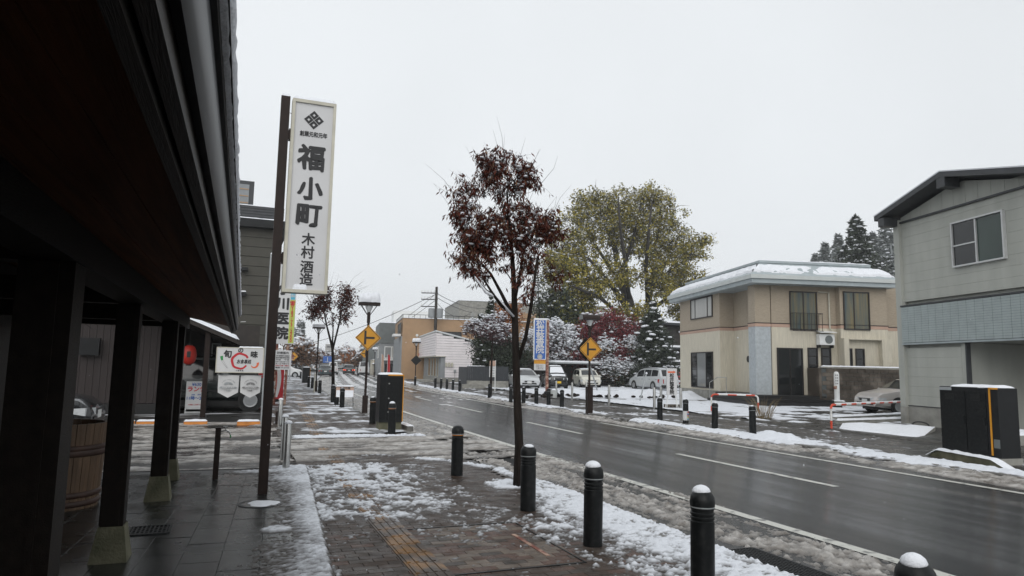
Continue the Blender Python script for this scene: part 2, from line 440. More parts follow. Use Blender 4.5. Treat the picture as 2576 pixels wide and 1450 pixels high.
# ------------------------------------------------------------------ ground, road, pavements
def ribbon(name, matn, o0, o1, y0, y1, z, n=120, parent=None, **props):
    ys = np.linspace(y0, y1, n); mb = MB()
    c = road_c(ys)
    f0 = o0 if callable(o0) else (lambda y: road_c(y)+o0)
    f1 = o1 if callable(o1) else (lambda y: road_c(y)+o1)
    vs = [(float(f0(y)), y, z) for y in ys] + [(float(f1(y)), y, z) for y in ys]
    mb.add(vs, [(i, n+i, n+i+1, i+1) for i in range(n-1)])
    return mb.build(name, matn, parent, **props)
mb = MB(); mb.quad((-350,-40,-.06),(450,-40,-.06),(450,640,-.06),(-350,640,-.06))
mb.build('ground', 'ground', kind='structure')
KL, KR = -4.3, 3.7
road = ribbon('road', 'asphalt', KL, KR, -12, 420, 0.0, 260, kind='structure')
def paint(name, off, w, y0, y1, n):
    ribbon(name, 'marking', off-w/2, off+w/2, y0, y1, .005, n, parent=road)
paint('edge_line', -2.72, .15, -8, 75, 90)
paint('edge_line', 2.28, .13, -8, 19.0, 40)
paint('edge_line', 2.28, .13, 26, 110, 60)
for y0, y1 in ((-.2,3.7),(7.84,11.75),(15.87,19.5),(23.9,27.6),(31.9,35.6),(39.9,43.6),(47.9,51.6),(55.9,59.6),(64,68),(73,77),(84,88)):
    paint('lane_dash', .03, .13, y0, y1, 8)
SWZ, TZ, LZ = .045, .085, .10
TE = lambda y: .80+.066*(y-5.7)                     # edge of the dark terrace
pav = ribbon('pavement', 'paver_bed', lambda y: TE(min(y, 11.1)) if y < 11.2 else 1.15+.000*y if y < 24 else 1.15+.045*(y-24), KL, -12, 130, SWZ-.02, 200, kind='structure')
pav_r = ribbon('pavement', 'paver_bed', KR, 7.4, -12, 130, SWZ, 160, kind='structure')
for side, o in ((pav, KL), (pav_r, KR)):            # kerb stones, one by one along the near kerbs
    k0 = MB(); s = 1 if o < 0 else -1
    k0.bevbox(-.07, .07, -.295, .295, -.05, SWZ+.012, .012)
    me = k0.mesh('kerb_stone', 'kerbstone')
    y = 3.0 if o < 0 else 8.0
    while y < 46:
        if not (o < 0 and 10.8 < y < 15.6):
            link('kerb_stone', me, side, (float(road_c(y))+o, y, 0), -road_h(y))
        y += .6
# terrace of dark wet tiles
terr = MB(); terr.add([(-3.2,-3,TZ-.012),(.22,-3,TZ-.012),(TE(11.1)-.01,11.1,TZ-.012),(-3.2,11.35,TZ-.012)], [(0,1,2,3)])
terr.add([(.225,-3,-.02),(.225,-3,TZ-.004),(TE(11.1),11.1,TZ-.004),(TE(11.1),11.1,-.02)], [(0,1,2,3)])
terr.add([(-3.2,11.36,-.02),(-3.2,11.36,TZ-.004),(TE(11.1),11.11,TZ-.004),(TE(11.1),11.11,-.02)], [(3,2,1,0)])
terrace = terr.build('terrace', 'grout', kind='structure')
tm = MB(); tm.bevbox(-.148,.148,-.298,.298,-.02,0,.002); tile_me = tm.mesh('tile', 'terrace')
rng = random.Random(4)
for i in range(11):
    for j in range(-2, 18):
        y = 1.0+j*.6+(.3 if i % 2 else 0); x = TE(y)-.35-i*.3
        if y+.3 > 11.05-.02*i or x < -2.9: continue
        o = link('tile', tile_me, terrace, (x, y, TZ+rng.uniform(-.0012,.0012)), -.066)
        o.rotation_euler[0] = rng.uniform(-.002,.002)
eb = MB(); eb.bevbox(-.095,.095,-.297,.297,-.1,0,.006); edge_me = eb.mesh('edge_stone', 'terrace')
for j in range(22):
    y = -1.5+j*.6
    if y < 10.9: link('edge_stone', edge_me, terrace, (TE(y)-.098, y, TZ+.003), -.066)
# pavers of the near pavement: 300 singly, the rest in one piece
pm = []
for k in ('paver_brown','paver_grey','paver_pink','paver_dark','paver_pale'):
    q = MB(); q.bevbox(-.0988,.0988,-.0488,.0488,-.03,0,.003); pm.append(q.mesh('paver', k))
cover0 = (1.55, 3.05, 4.95, 7.05)                   # blocks of the paved-over chamber lid are paler
field = MB(); singles = []
rng = random.Random(7)
y = 4.0; row = 0
while y < 24:
    x = .6+(.1 if row % 2 else 0)
    while x < road_c(y)+KL-.18:
        if x > TE(min(y, 11))-.06:
            inlid = 1.68 < x < 2.84 and 5.30 < y < 6.86
            k = rng.choice((4,2,2,4,1)) if inlid else rng.choice((0,0,0,3,3,1)) if y > 6.9 else rng.choice((0,0,2,3,1))
            if True:
                singles.append((x, y, k, rng.uniform(-.001,.001)))
        x += .2
    y += .1; row += 1
vis = [s for s in singles if s[1] > 4.75 and s[0] < 3.2]
vis.sort(key=lambda s: s[0]**2+s[1]**2)
pick = set(vis[:300])
for s in singles:
    if s in pick: link('paver', pm[s[2]], pav, (s[0], s[1], SWZ+s[3]))
    else:
        field.cur = s[2]
        field.add([(s[0]-.0988,s[1]-.0488,SWZ+s[3]),(s[0]+.0988,s[1]-.0488,SWZ+s[3]),(s[0]+.0988,s[1]+.0488,SWZ+s[3]),(s[0]-.0988,s[1]+.0488,SWZ+s[3])], [(0,1,2,3)])
fm = field.build('paver_field', ['paver_brown','paver_grey','paver_pink','paver_dark','paver_pale'], pav, kind='stuff')
ribbon('paver_strip', 'paver_brown', lambda y: 1.16 if y < 24 else 1.16+.045*(y-24), KL-.1, 24, 129, SWZ, 90, parent=pav)
# tactile guide tiles
def tac_x(y): return np.interp(y, (0,8,9,11.5,15.8,20.2,25.4,46), (1.55,1.57,1.60,1.70,1.90,2.18,2.52,3.9))
tt = MB(); tt.bevbox(-.1475,.1475,-.1475,.1475,-.03,.0,.003)
for k in range(4): tt.bevbox(-.115+.07*k-.012,-.115+.07*k+.022,-.135,.135,0,.006,.004)
tac = tt.mesh('tactile_tile', 'tactile')
y = 4.05
while y < 46:
    link('tactile_tile', tac, pav, (float(tac_x(y)), y, SWZ+.006), -math.atan(float(tac_x(y+.3)-tac_x(y-.3))/.6)); y += .3
# chamber lid frame
lid = thing('chamber_lid', 'paved-over rectangular chamber lid with steel frame in the near pavement', 'lid', (2.26,6.08,SWZ))
f = MB()
for x0, x1, y0, y1 in ((-.60,-.585,-.79,.79),(.585,.60,-.79,.79),(-.585,.585,-.79,-.775),(-.585,.585,.775,.79)): f.box(x0,x1,y0,y1,-.02,.006)
f.build('frame', 'metal_dark', lid)
f = MB(); f.box(.36,.40,-.5,.3,-.02,.005); f.build('lifting_slot', 'rust', lid)
def grate(name, label, loc, w, d, rz, n, z=.004):
    t = thing(name, label, 'drain', loc, rz)
    f = MB(); f.box(-w/2,w/2,-d/2,d/2,-.03,z-.002); f.build('pit', 'grout', t)
    f = MB()
    for k in range(n): x = -w/2+w*(k+.5)/n; f.box(x-.006,x+.006,-d/2,d/2,-.02,z+.006)
    for k in range(int(d/.06)): y = -d/2+d*(k+.5)/int(d/.06); f.box(-w/2,w/2,y-.003,y+.003,-.02,z+.004)
    f.build('grating', 'metal_dark', t)
    f = MB()
    for a in ((-w/2-.02,-w/2,-d/2,d/2),(w/2,w/2+.02,-d/2,d/2),(-w/2,w/2,-d/2-.02,-d/2),(-w/2,w/2,d/2,d/2+.02)): f.box(*a,-.02,z+.008)
    f.build('frame', 'metal_dark', t)
g = G(1890, 1432); g.x = max(g.x, 4.38); grate('drain_grate', 'large steel drain grate in the gutter beside the bollard at the bottom edge', (g.x, g.y, .01), .5, 1.0, 0, 14)
g = G(1298, 1163); grate('drain_grate', 'drain grate half buried in slush behind the street tree', (g.x, g.y, .006), .45, .9, 0, 12)
g = G(376, 1336, TZ); grate('drain_grate', 'small drain grate in the dark terrace beside the concrete post bases', (g.x, g.y, TZ), .32, .32, 0, 9)
mh = thing('manhole_cover', 'round manhole cover under thin snow beside the tall sign post', 'manhole', G(655, 1268, TZ))
f = MB(); f.lathe([(.235,0),(.235,.006),(.21,.006),(.21,.002)], 36); f.build('rim', 'metal_dark', mh)
f = MB(); f.lathe([(.2,0),(.2,.004)], 36); f.build('lid', 'terrace', mh)
f = MB(); n = 26
vs = []; fs = []
for i in range(7):
    r = .19*i/6
    for k in range(n):
        a = 2*math.pi*k/n; rr = r*(1+.12*math.sin(3*a+1)+.05*math.sin(7*a))
        vs.append((.03+rr*math.cos(a)*.95, rr*math.sin(a), .006+.012*(1-(i/6)**2) - (.008 if i == 6 else 0)))
fs = [(i*n+k, i*n+(k+1) % n, (i+1)*n+(k+1) % n, (i+1)*n+k) for i in range(6) for k in range(n)]
f.add(vs, fs); f.build('snow', 'snow', mh, smooth=180)
# other paved lots
mb = MB(); mb.add([(-30,11.37,.02),(1.14,11.12,.02),(1.14,23.2,.02),(-30,23.2,.02)], [(0,1,2,3)]); mb.build('parking_lot', 'asphalt_lot', kind='structure')
mb = MB(); mb.add([(-30,23.2,.03),(1.14,23.2,.03),(2.2,50,.03),(-30,50,.03)], [(0,1,2,3)]); mb.build('forecourt', 'asphalt_lot', kind='structure')
ys = list(np.linspace(5, 62, 40))
mb = MB(); mb.add([(float(road_c(y))+7.4, y, LZ) for y in ys]+[(75, y, LZ) for y in ys], [(i,40+i,41+i,i+1) for i in range(39)]); mb.build('parking_lot', 'asphalt_lot', kind='structure')
mb = MB(); mb.add([(float(road_c(y))+7.4, y, 0) for y in ys]+[(float(road_c(y))+7.4, y, LZ) for y in ys], [(i,i+1,41+i,40+i) for i in range(39)]); mb.build('lot_kerb', 'kerbstone', kind='structure')

# ------------------------------------------------------------------ lying snow and slush
def lumps(x, y, sc, seed): return fbm(x/sc, y/sc, seed, 4, .6)
def seg_d(x, y, pts):
    d = np.full(np.shape(x), 9.0)
    for (x0, y0), (x1, y1) in zip(pts[:-1], pts[1:]):
        dx, dy = x1-x0, y1-y0; t = np.clip(((x-x0)*dx+(y-y0)*dy)/(dx*dx+dy*dy), 0, 1)
        d = np.minimum(d, np.hypot(x-x0-t*dx, y-y0-t*dy))
    return d
def thick(cover, n, T, soft=.35):
    return T*np.clip((cover-n)/soft, -1, 1)
BOL = [(1491,1372),(1328,1284),(1149,1196),(1768,1485),(985,1093)]
BOLW = [G(*p, SWZ) for p in BOL]
arc = [tuple(G(*p, SWZ))[:2] for p in ((745,1140),(950,1146),(1130,1160),(1250,1180),(1345,1225))]
FR = random.Random(31); FEET = []
for px0 in (1.45, 2.15, 2.6, 3.1):                  # trodden lines of footprints
    yy = 4.6+FR.random()
    while yy < 11.6: FEET.append((px0+FR.uniform(-.18,.18), yy, FR.uniform(-.25,.25))); yy += FR.uniform(.28,.42)
def f_near(x, y, s):
    n = spread(lumps(x, y, .13, 3)*.36+lumps(x, y, .038, 9)*.40+lumps(x, y, .9, 11)*.24, 3.2)
    c = np.full(x.shape, .14)
    left = 2.80+.75*sst(6.2, 8.8, y)+.14*(lumps(x, y, .5, 5)-.5)
    c = np.maximum(c, (.62+.36*sst(3.45, 3.8, x))*sst(left-.25, left+.35, x)*(1-sst(8.9, 9.6, y)))
    c = np.maximum(c, .95*sst(.55, .3, np.hypot(x-3.75, y-9.05)))
    mid = sst(6.6, 7.8, y)*(1-sst(11.3, 11.9, y))*(1-sst(2.2, 3.1, x))
    c = np.maximum(c, .68*mid)
    c = np.maximum(c, .33*sst(5.6, 6.8, y)*(1-sst(11.3, 11.9, y))*(1-sst(2.8, 3.4, x)))
    c = np.maximum(c, .92*sst(.2, .04, seg_d(x, y, arc))*(1-.6*(x < 1.9)))
    e = x-(TE(y)+.02)
    c = np.maximum(c, .62*sst(.16, .0, e)*(y < 11.2))
    c = np.where((y > 11.9) & (y < 15.5), np.minimum(c, .30), c)
    c = np.maximum(c, .98*sst(15.45, 15.65, y)*(1-sst(16.0, 16.35, y+.25*(lumps(x, y, .6, 2)-.5)))*sst(1.2, 1.5, x))
    for b in BOLW: c = np.minimum(c, 1.0*sst(.09, .24, np.hypot(x-b.x+.06, y-b.y+.03)))
    for fx, fy, fa in FEET:
        u = (x-fx)*np.cos(fa)+(y-fy)*np.sin(fa); v = -(x-fx)*np.sin(fa)+(y-fy)*np.cos(fa)
        c = np.where((u/.065)**2+(v/.15)**2 < 1, c*.35, c)
    trk = np.abs(x-tac_x(y)) < .18
    c = np.where(trk & (y < 7), np.minimum(c, .3), c)
    h = thick(c, n, .026, .6)*(.2+1.6*lumps(x, y, .04, 21))
    return h
snow_field('snow', 'lying_snow', .85, 4.25, 4.1, 16.9, .018, .020, SWZ+.001, f_near, kind='stuff')
def f_terr(x, y, s):
    e = TE(y)+.03-x
    n = spread(lumps(x, y, .035, 31)*.6+lumps(x, y, .4, 33)*.4, 1.5)
    w = .45+.42*sst(8.6, 10.6, y)+.25*sst(7.2, 5.2, y)
    c = 1.0-.45*sst(.06, w*.7, e)-.6*sst(w*.5, w+.45, e)
    c = np.maximum(c, .9*sst(.34, .06, np.abs(y-10.75-.05*x))*sst(-.35, .5, x))
    c = np.maximum(c, .95*sst(.16, .09, np.hypot((x-.50)/1.2, (y-7.05))))
    c = np.maximum(c, .92*sst(.07, .03, np.hypot(x-.62, y-7.35)))
    c = np.minimum(c, sst(-.015, .02, e)*1.2-.1)
    c = np.where(np.hypot(x-.48, y-9.32) < .13, 0, c)
    c = np.where(np.hypot(x-.42, y-8.78) < .24, 0, c)
    c = c*sst(-.6, .15, x+.25*(y > 10.2))
    return thick(c, n, .026, .75)*(.7+.6*lumps(x, y, .04, 41))
snow_field('snow', 'lying_snow', -.75, 1.25, 4.3, 11.2, .02, .022, TZ+.004, f_terr, kind='stuff')
def f_far(x, y, s):
    n = spread(lumps(x, y*.55, .30, 51)*.55+fbm(x*.35, y*1.3, 53, 3)*.45, 2.2)
    c = .50-.10*(np.abs(x-1.9) < .5)+.10*sst(.5, .2, np.abs(s+4.55))
    return thick(c, n, .022)
snow_field('snow', 'lying_snow', -9.3, -4.35, 16.5, 40, .05, .07, SWZ+.002, lambda x, y, s: np.where(x > 1.2+.045*np.clip(y-24, 0, 99), f_far(x, y, s), -1), True, kind='stuff')
snow_field('snow', 'lying_snow', -9.0, -4.35, 40, 125, .16, .3, SWZ+.003, lambda x, y, s: np.where(x > 1.2+.045*(y-24), f_far(x, y, s)+.003, -1), True, kind='stuff')
# slush pushed over the driveway and the parking lot
def f_drive(x, y, s):
    n = spread(fbm(x*.8, y*3.2, 61, 4, .6), 2.0)
    c = .52*sst(11.3, 11.9, y)*(1-sst(15.2, 15.7, y))
    c = np.where(x < 1.1, .54*sst(11.3, 11.8, y)*(1-sst(19.2, 19.6, y)), c)
    c = c+.05*(lumps(x, y, 1.2, 63)-.5)
    return thick(c, n, .035, .3)*(.6+.8*lumps(x, y, .08, 65))
snow_field('slush', 'slush', 1.1, 5.3, 11.3, 15.8, .03, .024, SWZ+.003, f_drive, kind='stuff')
def f_lot(x, y, s):
    n = spread(fbm(x*.9, y*2.6, 71, 5, .65), 2.2)
    c = .50+.10*sst(12.6, 11.6, y)+.12*(lumps(x, y, 1.6, 63)-.5)
    c = np.maximum(c, .9*sst(.35, .1, np.abs(y-19.75)))
    return thick(c, n, .03, .3)*(.6+.8*lumps(x, y, .08, 65))
snow_field('slush', 'slush', -6, 1.15, 11.45, 20.2, .035, .035, .022, f_lot, kind='stuff')
snow_field('snow', 'lying_snow', -6, 2.2, 21.5, 31, .06, .05, .034, lambda x, y, s: thick(np.where(y > 23.2, .5, .38)-.4*((y > 23.6) & (y < 26.5) & (x < 1.5)), fbm(x*.6, y*2.2, 75, 4), .025), kind='stuff')
# gutter of the near lane
GR1, GR2 = G(1890, 1432), G(1298, 1163); GR1.x = max(GR1.x, 4.38)
def f_gut(x, y, s):
    n = spread(fbm(s*2.2, y*.8, 81, 4, .6)*.45+lumps(x, y, .06, 83)*.55, 2.6)
    c = .66-.35*sst(-2.95, -2.78, s)-.34*sst(.20, .06, np.abs(s+3.92+.05*np.sin(y*.7)))*(y < 9.5)-.22*sst(.14, .05, np.abs(s+3.1))
    c = c-.12*sst(11, 22, y)
    c = np.where(s > -2.62, 0, c)
    return thick(c, n, .042, .55)*(.25+1.5*lumps(x, y, .045, 85))
snow_field('slush', 'slush', KL+.03, -2.6, 3.2, 13, .026, .03, .002, lambda x, y, s: np.where(((np.abs(x-GR1.x) < .30) & (np.abs(y-GR1.y) < .55)) | ((np.abs(x-GR2.x) < .2) & (np.abs(y-GR2.y) < .4)), -1, f_gut(x, y, s)), True, kind='stuff')
snow_field('slush', 'slush', KL+.03, -2.6, 13, 32, .05, .06, .002, f_gut, True, kind='stuff')
snow_field('slush', 'slush', KL+.03, -2.7, 32, 110, .14, .25, .003, f_gut, True, kind='stuff')
# far gutter: slush, and a white ridge thrown on the kerb
def f_rgut(x, y, s):
    n = spread(fbm(s*2.2, y*.9, 91, 4, .6)*.6+lumps(x, y, .14, 93)*.4, 2.2)
    c = .68*sst(2.42, 2.75, s)*(1-sst(3.3, 3.7, s))
    c = np.maximum(c, .60*sst(2.5, 3.0, s))
    return thick(c, n, .045, .35)*(.55+.9*lumps(x, y, .08, 95))
snow_field('slush', 'slush', 2.42, 3.72, 5.5, 26, .05, .05, .002, f_rgut, True, kind='stuff')
snow_field('slush', 'slush', 2.42, 3.72, 26, 110, .11, .22, .003, f_rgut, True, kind='stuff')
def f_ridge(x, y, s):
    n = spread(fbm(s*1.3, y*.6, 101, 4, .6)*.55+lumps(x, y, .16, 103)*.45, 2.2)
    w = .32+.25*fbm(y*.25, y*0, 105, 2)
    c = .88*sst(w+.3, .1, np.abs(s-3.95))*(1-.55*((y > 19.5) & (y < 21.5)))
    c = np.maximum(c, .40)*(1-.25*sst(5.0, 5.8, s))
    c = np.where((y < 14) & (s > 4.6), c*.88, c)
    return thick(c, n, .045, .5)*(.3+1.4*lumps(x, y, .1, 107)), SWZ*sst(3.45, 3.78, s)
snow_field('snow', 'lying_snow', 3.42, 7.35, 6.5, 26, .05, .055, .003, f_ridge, True, kind='stuff')
snow_field('snow', 'lying_snow', 3.42, 7.35, 26, 110, .11, .22, .003, f_ridge, True, kind='stuff')
hp = [tuple(G(*p, SWZ))[:2] for p in ((1925,1103),(1990,1110))]
hp2 = [tuple(G(*p, .02))[:2] for p in ((2300,1150),(2380,1152),(2480,1172),(2560,1192))]
def f_heap(x, y, s):
    n = lumps(x, y, .25, 111)
    return np.maximum(.20*sst(.5, .02, seg_d(x, y, hp))*(.6+.8*n), 0)-.012
snow_field('snow_heap', 'lying_snow', 10.5, 15.5, 10, 16.5, .05, .05, .02, f_heap, kind='stuff')
# the lot on the far side
mound = [tuple(G(*p, .1))[:2] for p in ((1290,1003),(1400,997),(1480,1000),(1560,1001),(1640,1002),(1720,1004))]
def f_rlot(x, y, s):
    n = spread(fbm(x*1.2, y*.8, 121, 4, .6), 1.8)
    c = np.where(x < 21.5, .95, .72)
    d = seg_d(x, y, mound)
    lane = sst(.9, .35, np.abs(d-2.0))*(y < 33)*(x > 16.0)
    c = np.where(y > 22.0, c-.5*lane, c)
    str_ = fbm(x*.22+y*.1, y*1.9-x*.45, 123, 3)
    c = np.where(y < 22.0, .62-.28*sst(.45, .62, str_)-.30*sst(19.5, 15, y), c)
    h = thick(c, n, .05, .35)*(.6+.7*lumps(x, y, .2, 125))
    m = .40*sst(1.5, .15, d)*(.55+.9*lumps(x, y, .7, 127))
    return np.where(m > .03, m, h)
snow_field('snow', 'lying_snow', 7.45, 28, 14.0, 44, .10, .09, LZ+.004, f_rlot, True, kind='stuff')
snow_field('snow', 'lying_snow', 7.5, 40, 44, 62, .25, .22, LZ+.004, lambda x, y, s: thick(np.full(x.shape, .7), fbm(x*.8, y*.8, 131, 3), .06), True, kind='stuff')
def f_road(x, y, s):
    n = spread(fbm(s*3.0, y*.35, 141, 4, .6)*.6+lumps(x, y, .3, 143)*.4, 2.2)
    d = np.minimum(np.minimum(np.abs(s+2.0), np.abs(s+.7)), np.minimum(np.abs(s-.55), np.abs(s-1.75)))
    c = (.58*sst(.22, .5, d)+.02)*sst(24, 60, y)
    return thick(c, n, .012, .5)
snow_field('slush', 'slush_white', -2.6, 2.3, 24, 150, .10, .30, .006, f_road, True, kind='stuff')
rr = random.Random(5); mb = MB()
for k in range(60):
    i = rr.randrange(len(mound)-1); t = rr.random()
    x = mound[i][0]*(1-t)+mound[i+1][0]*t+rr.uniform(-.7,.2); y = mound[i][1]*(1-t)+mound[i+1][1]*t+rr.uniform(-1.3,-.6)
    blob(mb, (x, y, LZ+rr.uniform(.05,.16)), rr.uniform(.06,.2), rr.uniform(.06,.2), rr.uniform(.05,.11), rr)
mb.build('earth_clods', 'bark', None, smooth=180, kind='stuff')
# ------------------------------------------------------------------ the brewery: deep eaves on timber posts
BH = math.radians(.955)
brew = thing('brewery_building', 'dark timber building with deep overhanging eaves on wooden posts', 'building', (-.065,0,0), -BH)
Y0, Y1 = -2.0, 11.35
def soff(x): return 2.165+.20*(-x-.12)
mb = MB(); rng = random.Random(2)
x = -.123
while x > -4.2:
    q = MB(); w = .176
    q.add([(x,Y0,soff(x)+.0),(x-w,Y0,soff(x-w)),(x-w,Y1-.05,soff(x-w)),(x,Y1-.05,soff(x)),
           (x,Y0,soff(x)+.03),(x-w,Y0,soff(x-w)+.03),(x-w,Y1-.05,soff(x-w)+.03),(x,Y1-.05,soff(x)+.03)],
          [(0,1,2,3),(4,7,6,5),(0,4,5,1),(1,5,6,2),(2,6,7,3),(3,7,4,0)])
    o = q.build('soffit_plank', 'soffit_wood', brew); o.location.z = rng.uniform(0,.004)
    x -= .18
q = MB(); q.add([(.0,Y0,2.345),(-4.3,Y0,3.22),(-4.3,Y1,3.22),(.0,Y1,2.345),(.0,Y0,2.38),(-4.3,Y0,3.26),(-4.3,Y1,3.26),(.0,Y1,2.38)],
      [(0,1,2,3),(4,7,6,5),(0,4,5,1),(1,5,6,2),(2,6,7,3),(3,7,4,0)])
roof = q.build('roof', 'metal_dark', brew)
q = MB(); q.prism([(-.122,2.072),(-.097,2.072),(-.097,2.18),(-.122,2.18)], 'y', Y0, Y1-.01); q.build('fascia_board', 'fascia_wood', brew)
q = MB(); q.prism([(-.087,2.085),(-.060,2.085),(-.060,2.25),(-.087,2.25)], 'y', Y0, Y1); q.build('fascia_board', 'fascia_wood', brew)
q = MB(); q.prism([(-.096,2.16),(-.088,2.16),(-.088,2.3),(-.096,2.3)], 'y', Y0, Y1); q.build('eaves_backing', 'dark_wood', brew)
q = MB(); q.prism([(-.058,2.135),(-.040,2.125),(-.028,2.14),(-.028,2.25),(-.034,2.262),(-.034,2.33),(-.058,2.33)], 'y', Y0, Y1+.05); q.build('gutter', 'gutter_metal', brew, smooth=40)
q = MB(); q.prism([(-.05,2.334),(-.022,2.334),(-.016,2.345),(-.05,2.35)], 'y', Y0, Y1+.04); q.build('drip_edge', 'metal_dark', brew)
# snow on the roof edge
ys = np.linspace(Y0, Y1+.03, 420)
nz = fbm(ys*9, ys*0, 5, 3); n2 = fbm(ys*26, ys*0+3, 9, 2)
q = MB(); vs = []
for yy, a, b in zip(ys, nz, n2):
    e = .002+.008*a+.007*b
    vs += [(-.03,yy,2.34),(-.01+e*.4,yy,2.345-.006*b),(.0+e,yy,2.365),(-.005+e*.8,yy,2.385),(-.05,yy,2.405+.01*a),(-.6,yy,2.53)]
n = 6; q.add(vs, [(i*n+k,i*n+k+1,(i+1)*n+k+1,(i+1)*n+k) for i in range(len(ys)-1) for k in range(n-1)] + [tuple(range(n))[::-1], tuple(range((len(ys)-1)*n, len(ys)*n))])
q.build('roof_snow', 'snow', roof, smooth=180)
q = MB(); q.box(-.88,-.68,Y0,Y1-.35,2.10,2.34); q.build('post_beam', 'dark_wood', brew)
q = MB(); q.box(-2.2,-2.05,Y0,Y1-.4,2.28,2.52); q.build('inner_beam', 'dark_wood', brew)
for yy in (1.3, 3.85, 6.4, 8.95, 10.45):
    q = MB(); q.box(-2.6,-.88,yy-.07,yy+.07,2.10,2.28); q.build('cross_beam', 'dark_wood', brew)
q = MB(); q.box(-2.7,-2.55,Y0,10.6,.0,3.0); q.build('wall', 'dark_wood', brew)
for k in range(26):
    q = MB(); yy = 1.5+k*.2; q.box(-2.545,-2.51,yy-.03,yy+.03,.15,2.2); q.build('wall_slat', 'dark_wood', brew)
for i, yy in enumerate((1.3, 3.85, 6.40, 8.93, 10.40)):
    w = .115 if i < 2 else .08; PX = (-.82,-.805,-.815,-.735,-.765)[i]
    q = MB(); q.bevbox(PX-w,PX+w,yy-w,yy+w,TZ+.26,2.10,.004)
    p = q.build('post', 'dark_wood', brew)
    q = MB(); q.box(PX-w-.012,PX-w+.0,yy-.05,yy+.05,TZ+.27,2.09); q.box(PX+.02,PX+.05,yy-w-.006,yy-w,TZ+.27,2.09); q.build('post_batten', 'dark_wood', p)
    q = MB(); q.frustum((PX, yy), .135, .135, .092, .092, TZ-.01, TZ+.265); q.build('concrete_base', 'concrete_moss', p)
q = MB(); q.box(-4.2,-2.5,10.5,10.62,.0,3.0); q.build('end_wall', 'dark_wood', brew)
# the wooden tub
tub = thing('wooden_tub', 'tall wooden sake tub with reddish rope hoops standing under the eaves', 'tub', G(138, 1275, TZ)+Vector((-.03,.05,0)))
H, Rb, Rt = .88, .41, .455
ns = 30
for k in range(ns):
    a0 = 2*math.pi*k/ns+.006; a1 = 2*math.pi*(k+1)/ns-.006
    q = MB(); vs = []
    for z in (0, .33*H, .66*H, H):
        r = Rb+(Rt-Rb)*z/H
        for rr_, a in ((r,a0),(r+.004,(a0+a1)/2),(r,a1),(r-.03,a1),(r-.03,a0)): vs.append((rr_*math.cos(a), rr_*math.sin(a), z))
    q.add(vs, [(i*5+j,i*5+(j+1) % 5,(i+1)*5+(j+1) % 5,(i+1)*5+j) for i in range(3) for j in range(5)]+[(15,16,17,18,19),(4,3,2,1,0)])
    q.build('stave', 'tub_wood', tub)
for z, th in ((.06,.03),(.15,.03),(.58,.038),(.63,.03)):
    r = Rb+(Rt-Rb)*z/H+.008
    q = MB(); q.lathe([(r,z-th),(r+.012,z-th*.5),(r+.014,z),(r+.012,z+th*.5),(r,z+th)], 40); q.build('hoop', 'hoop', tub, smooth=180)
q = MB(); q.lathe([(Rt-.03,H-.06),(0,H-.06)], 30); q.build('lid', 'tub_wood', tub)

# ------------------------------------------------------------------ the tall lit-box sign
SP = G(660, 1242, TZ)
sg = thing('vertical_sign', 'tall white vertical signboard with black brush lettering on a brown post', 'sign', SP, math.radians(-1))
q = MB(); q.bevbox(-.055,.055,-.055,.055,-.1,4.94,.003); post = q.build('post', 'brown_paint', sg)
q = MB(); snow_cap(q, -.055,.055,-.055,.055,4.94,.05,.015,3); q.build('snow', 'snow', post, smooth=180)
for z in (4.45, 2.86):
    q = MB(); q.box(.055,.10,-.03,.03,z-.05,z+.05); q.box(.06,.08,-.045,.045,z-.07,z+.07); q.build('bracket', 'brown_paint', sg)
q = MB(); q.tube([(.055,0,4.74),(.1,-.01,4.72),(.14,0,4.74)], .004, 5); q.build('cable', 'wire', sg)
X0s, X1s, Z0s, Z1s, D = .085, .625, 2.43, 4.91, .085
q = MB(); q.box(X0s+.02,X1s-.02,-D+.01,D-.01,Z0s+.02,Z1s-.02); cab = q.build('sign_box', 'sign_face', sg)
q = MB()
for s in (-1, 1):
    y0, y1 = sorted((s*(D-.03), s*(D+.012)))
    q.box(X0s,X0s+.035,y0,y1,Z0s,Z1s); q.box(X1s-.035,X1s,y0,y1,Z0s,Z1s); q.box(X0s+.035,X1s-.035,y0,y1,Z0s,Z0s+.04); q.box(X0s+.035,X1s-.035,y0,y1,Z1s-.04,Z1s)
q.box(X0s-.004,X0s+.0195,-D+.02,D-.02,Z0s+.005,Z1s-.005); q.box(X1s-.0195,X1s+.004,-D+.02,D-.02,Z0s+.005,Z1s-.005); q.box(X0s,X1s,-D+.031,D-.031,Z0s-.004,Z0s+.019); q.box(X0s,X1s,-D+.031,D-.031,Z1s-.019,Z1s+.004)
q.build('sign_frame', 'cream_frame', sg)
q = MB(); snow_cap(q, X0s,X1s,-D-.012,D+.012,Z1s+.004,.055,.03,5); q.build('snow', 'snow', cab, smooth=180)
q = MB(); snow_cap(q, X0s+.12,X0s+.30,-D-.01,-D+.035,Z0s+.04,.07,.02,8); q.build('snow', 'snow', cab, smooth=180)
xm = (X0s+X1s)/2; yf = -D+.008
XD, YD = (1,0,0), (0,0,1)
def px(zfrac): return Z1s-(Z1s-Z0s)*zfrac
for ch, sz, yy, dx in (('福',.345,408,.0),('小',.31,487,.0),('町',.32,553,.0)):
    text(sg, ch, sz, (xm+dx, yf, 4.91-(yy-256)/489*2.48), XD, YD, 'ink', bold=.013, rough=.03)
for ch, yy in (('木',613),('村',646),('酒',682),('造',713)):
    text(sg, ch, .165, (xm+.01, yf, 4.91-(yy-256)/489*2.48), XD, YD, 'ink', bold=.0035)
text(sg, '創業元和元年', .072, (xm+.005, yf, 4.465), XD, YD, 'ink', bold=.002, width=.34)
q = MB(); c = (xm, 4.66); u = .064                  # four-square diamond crest with pierced centres
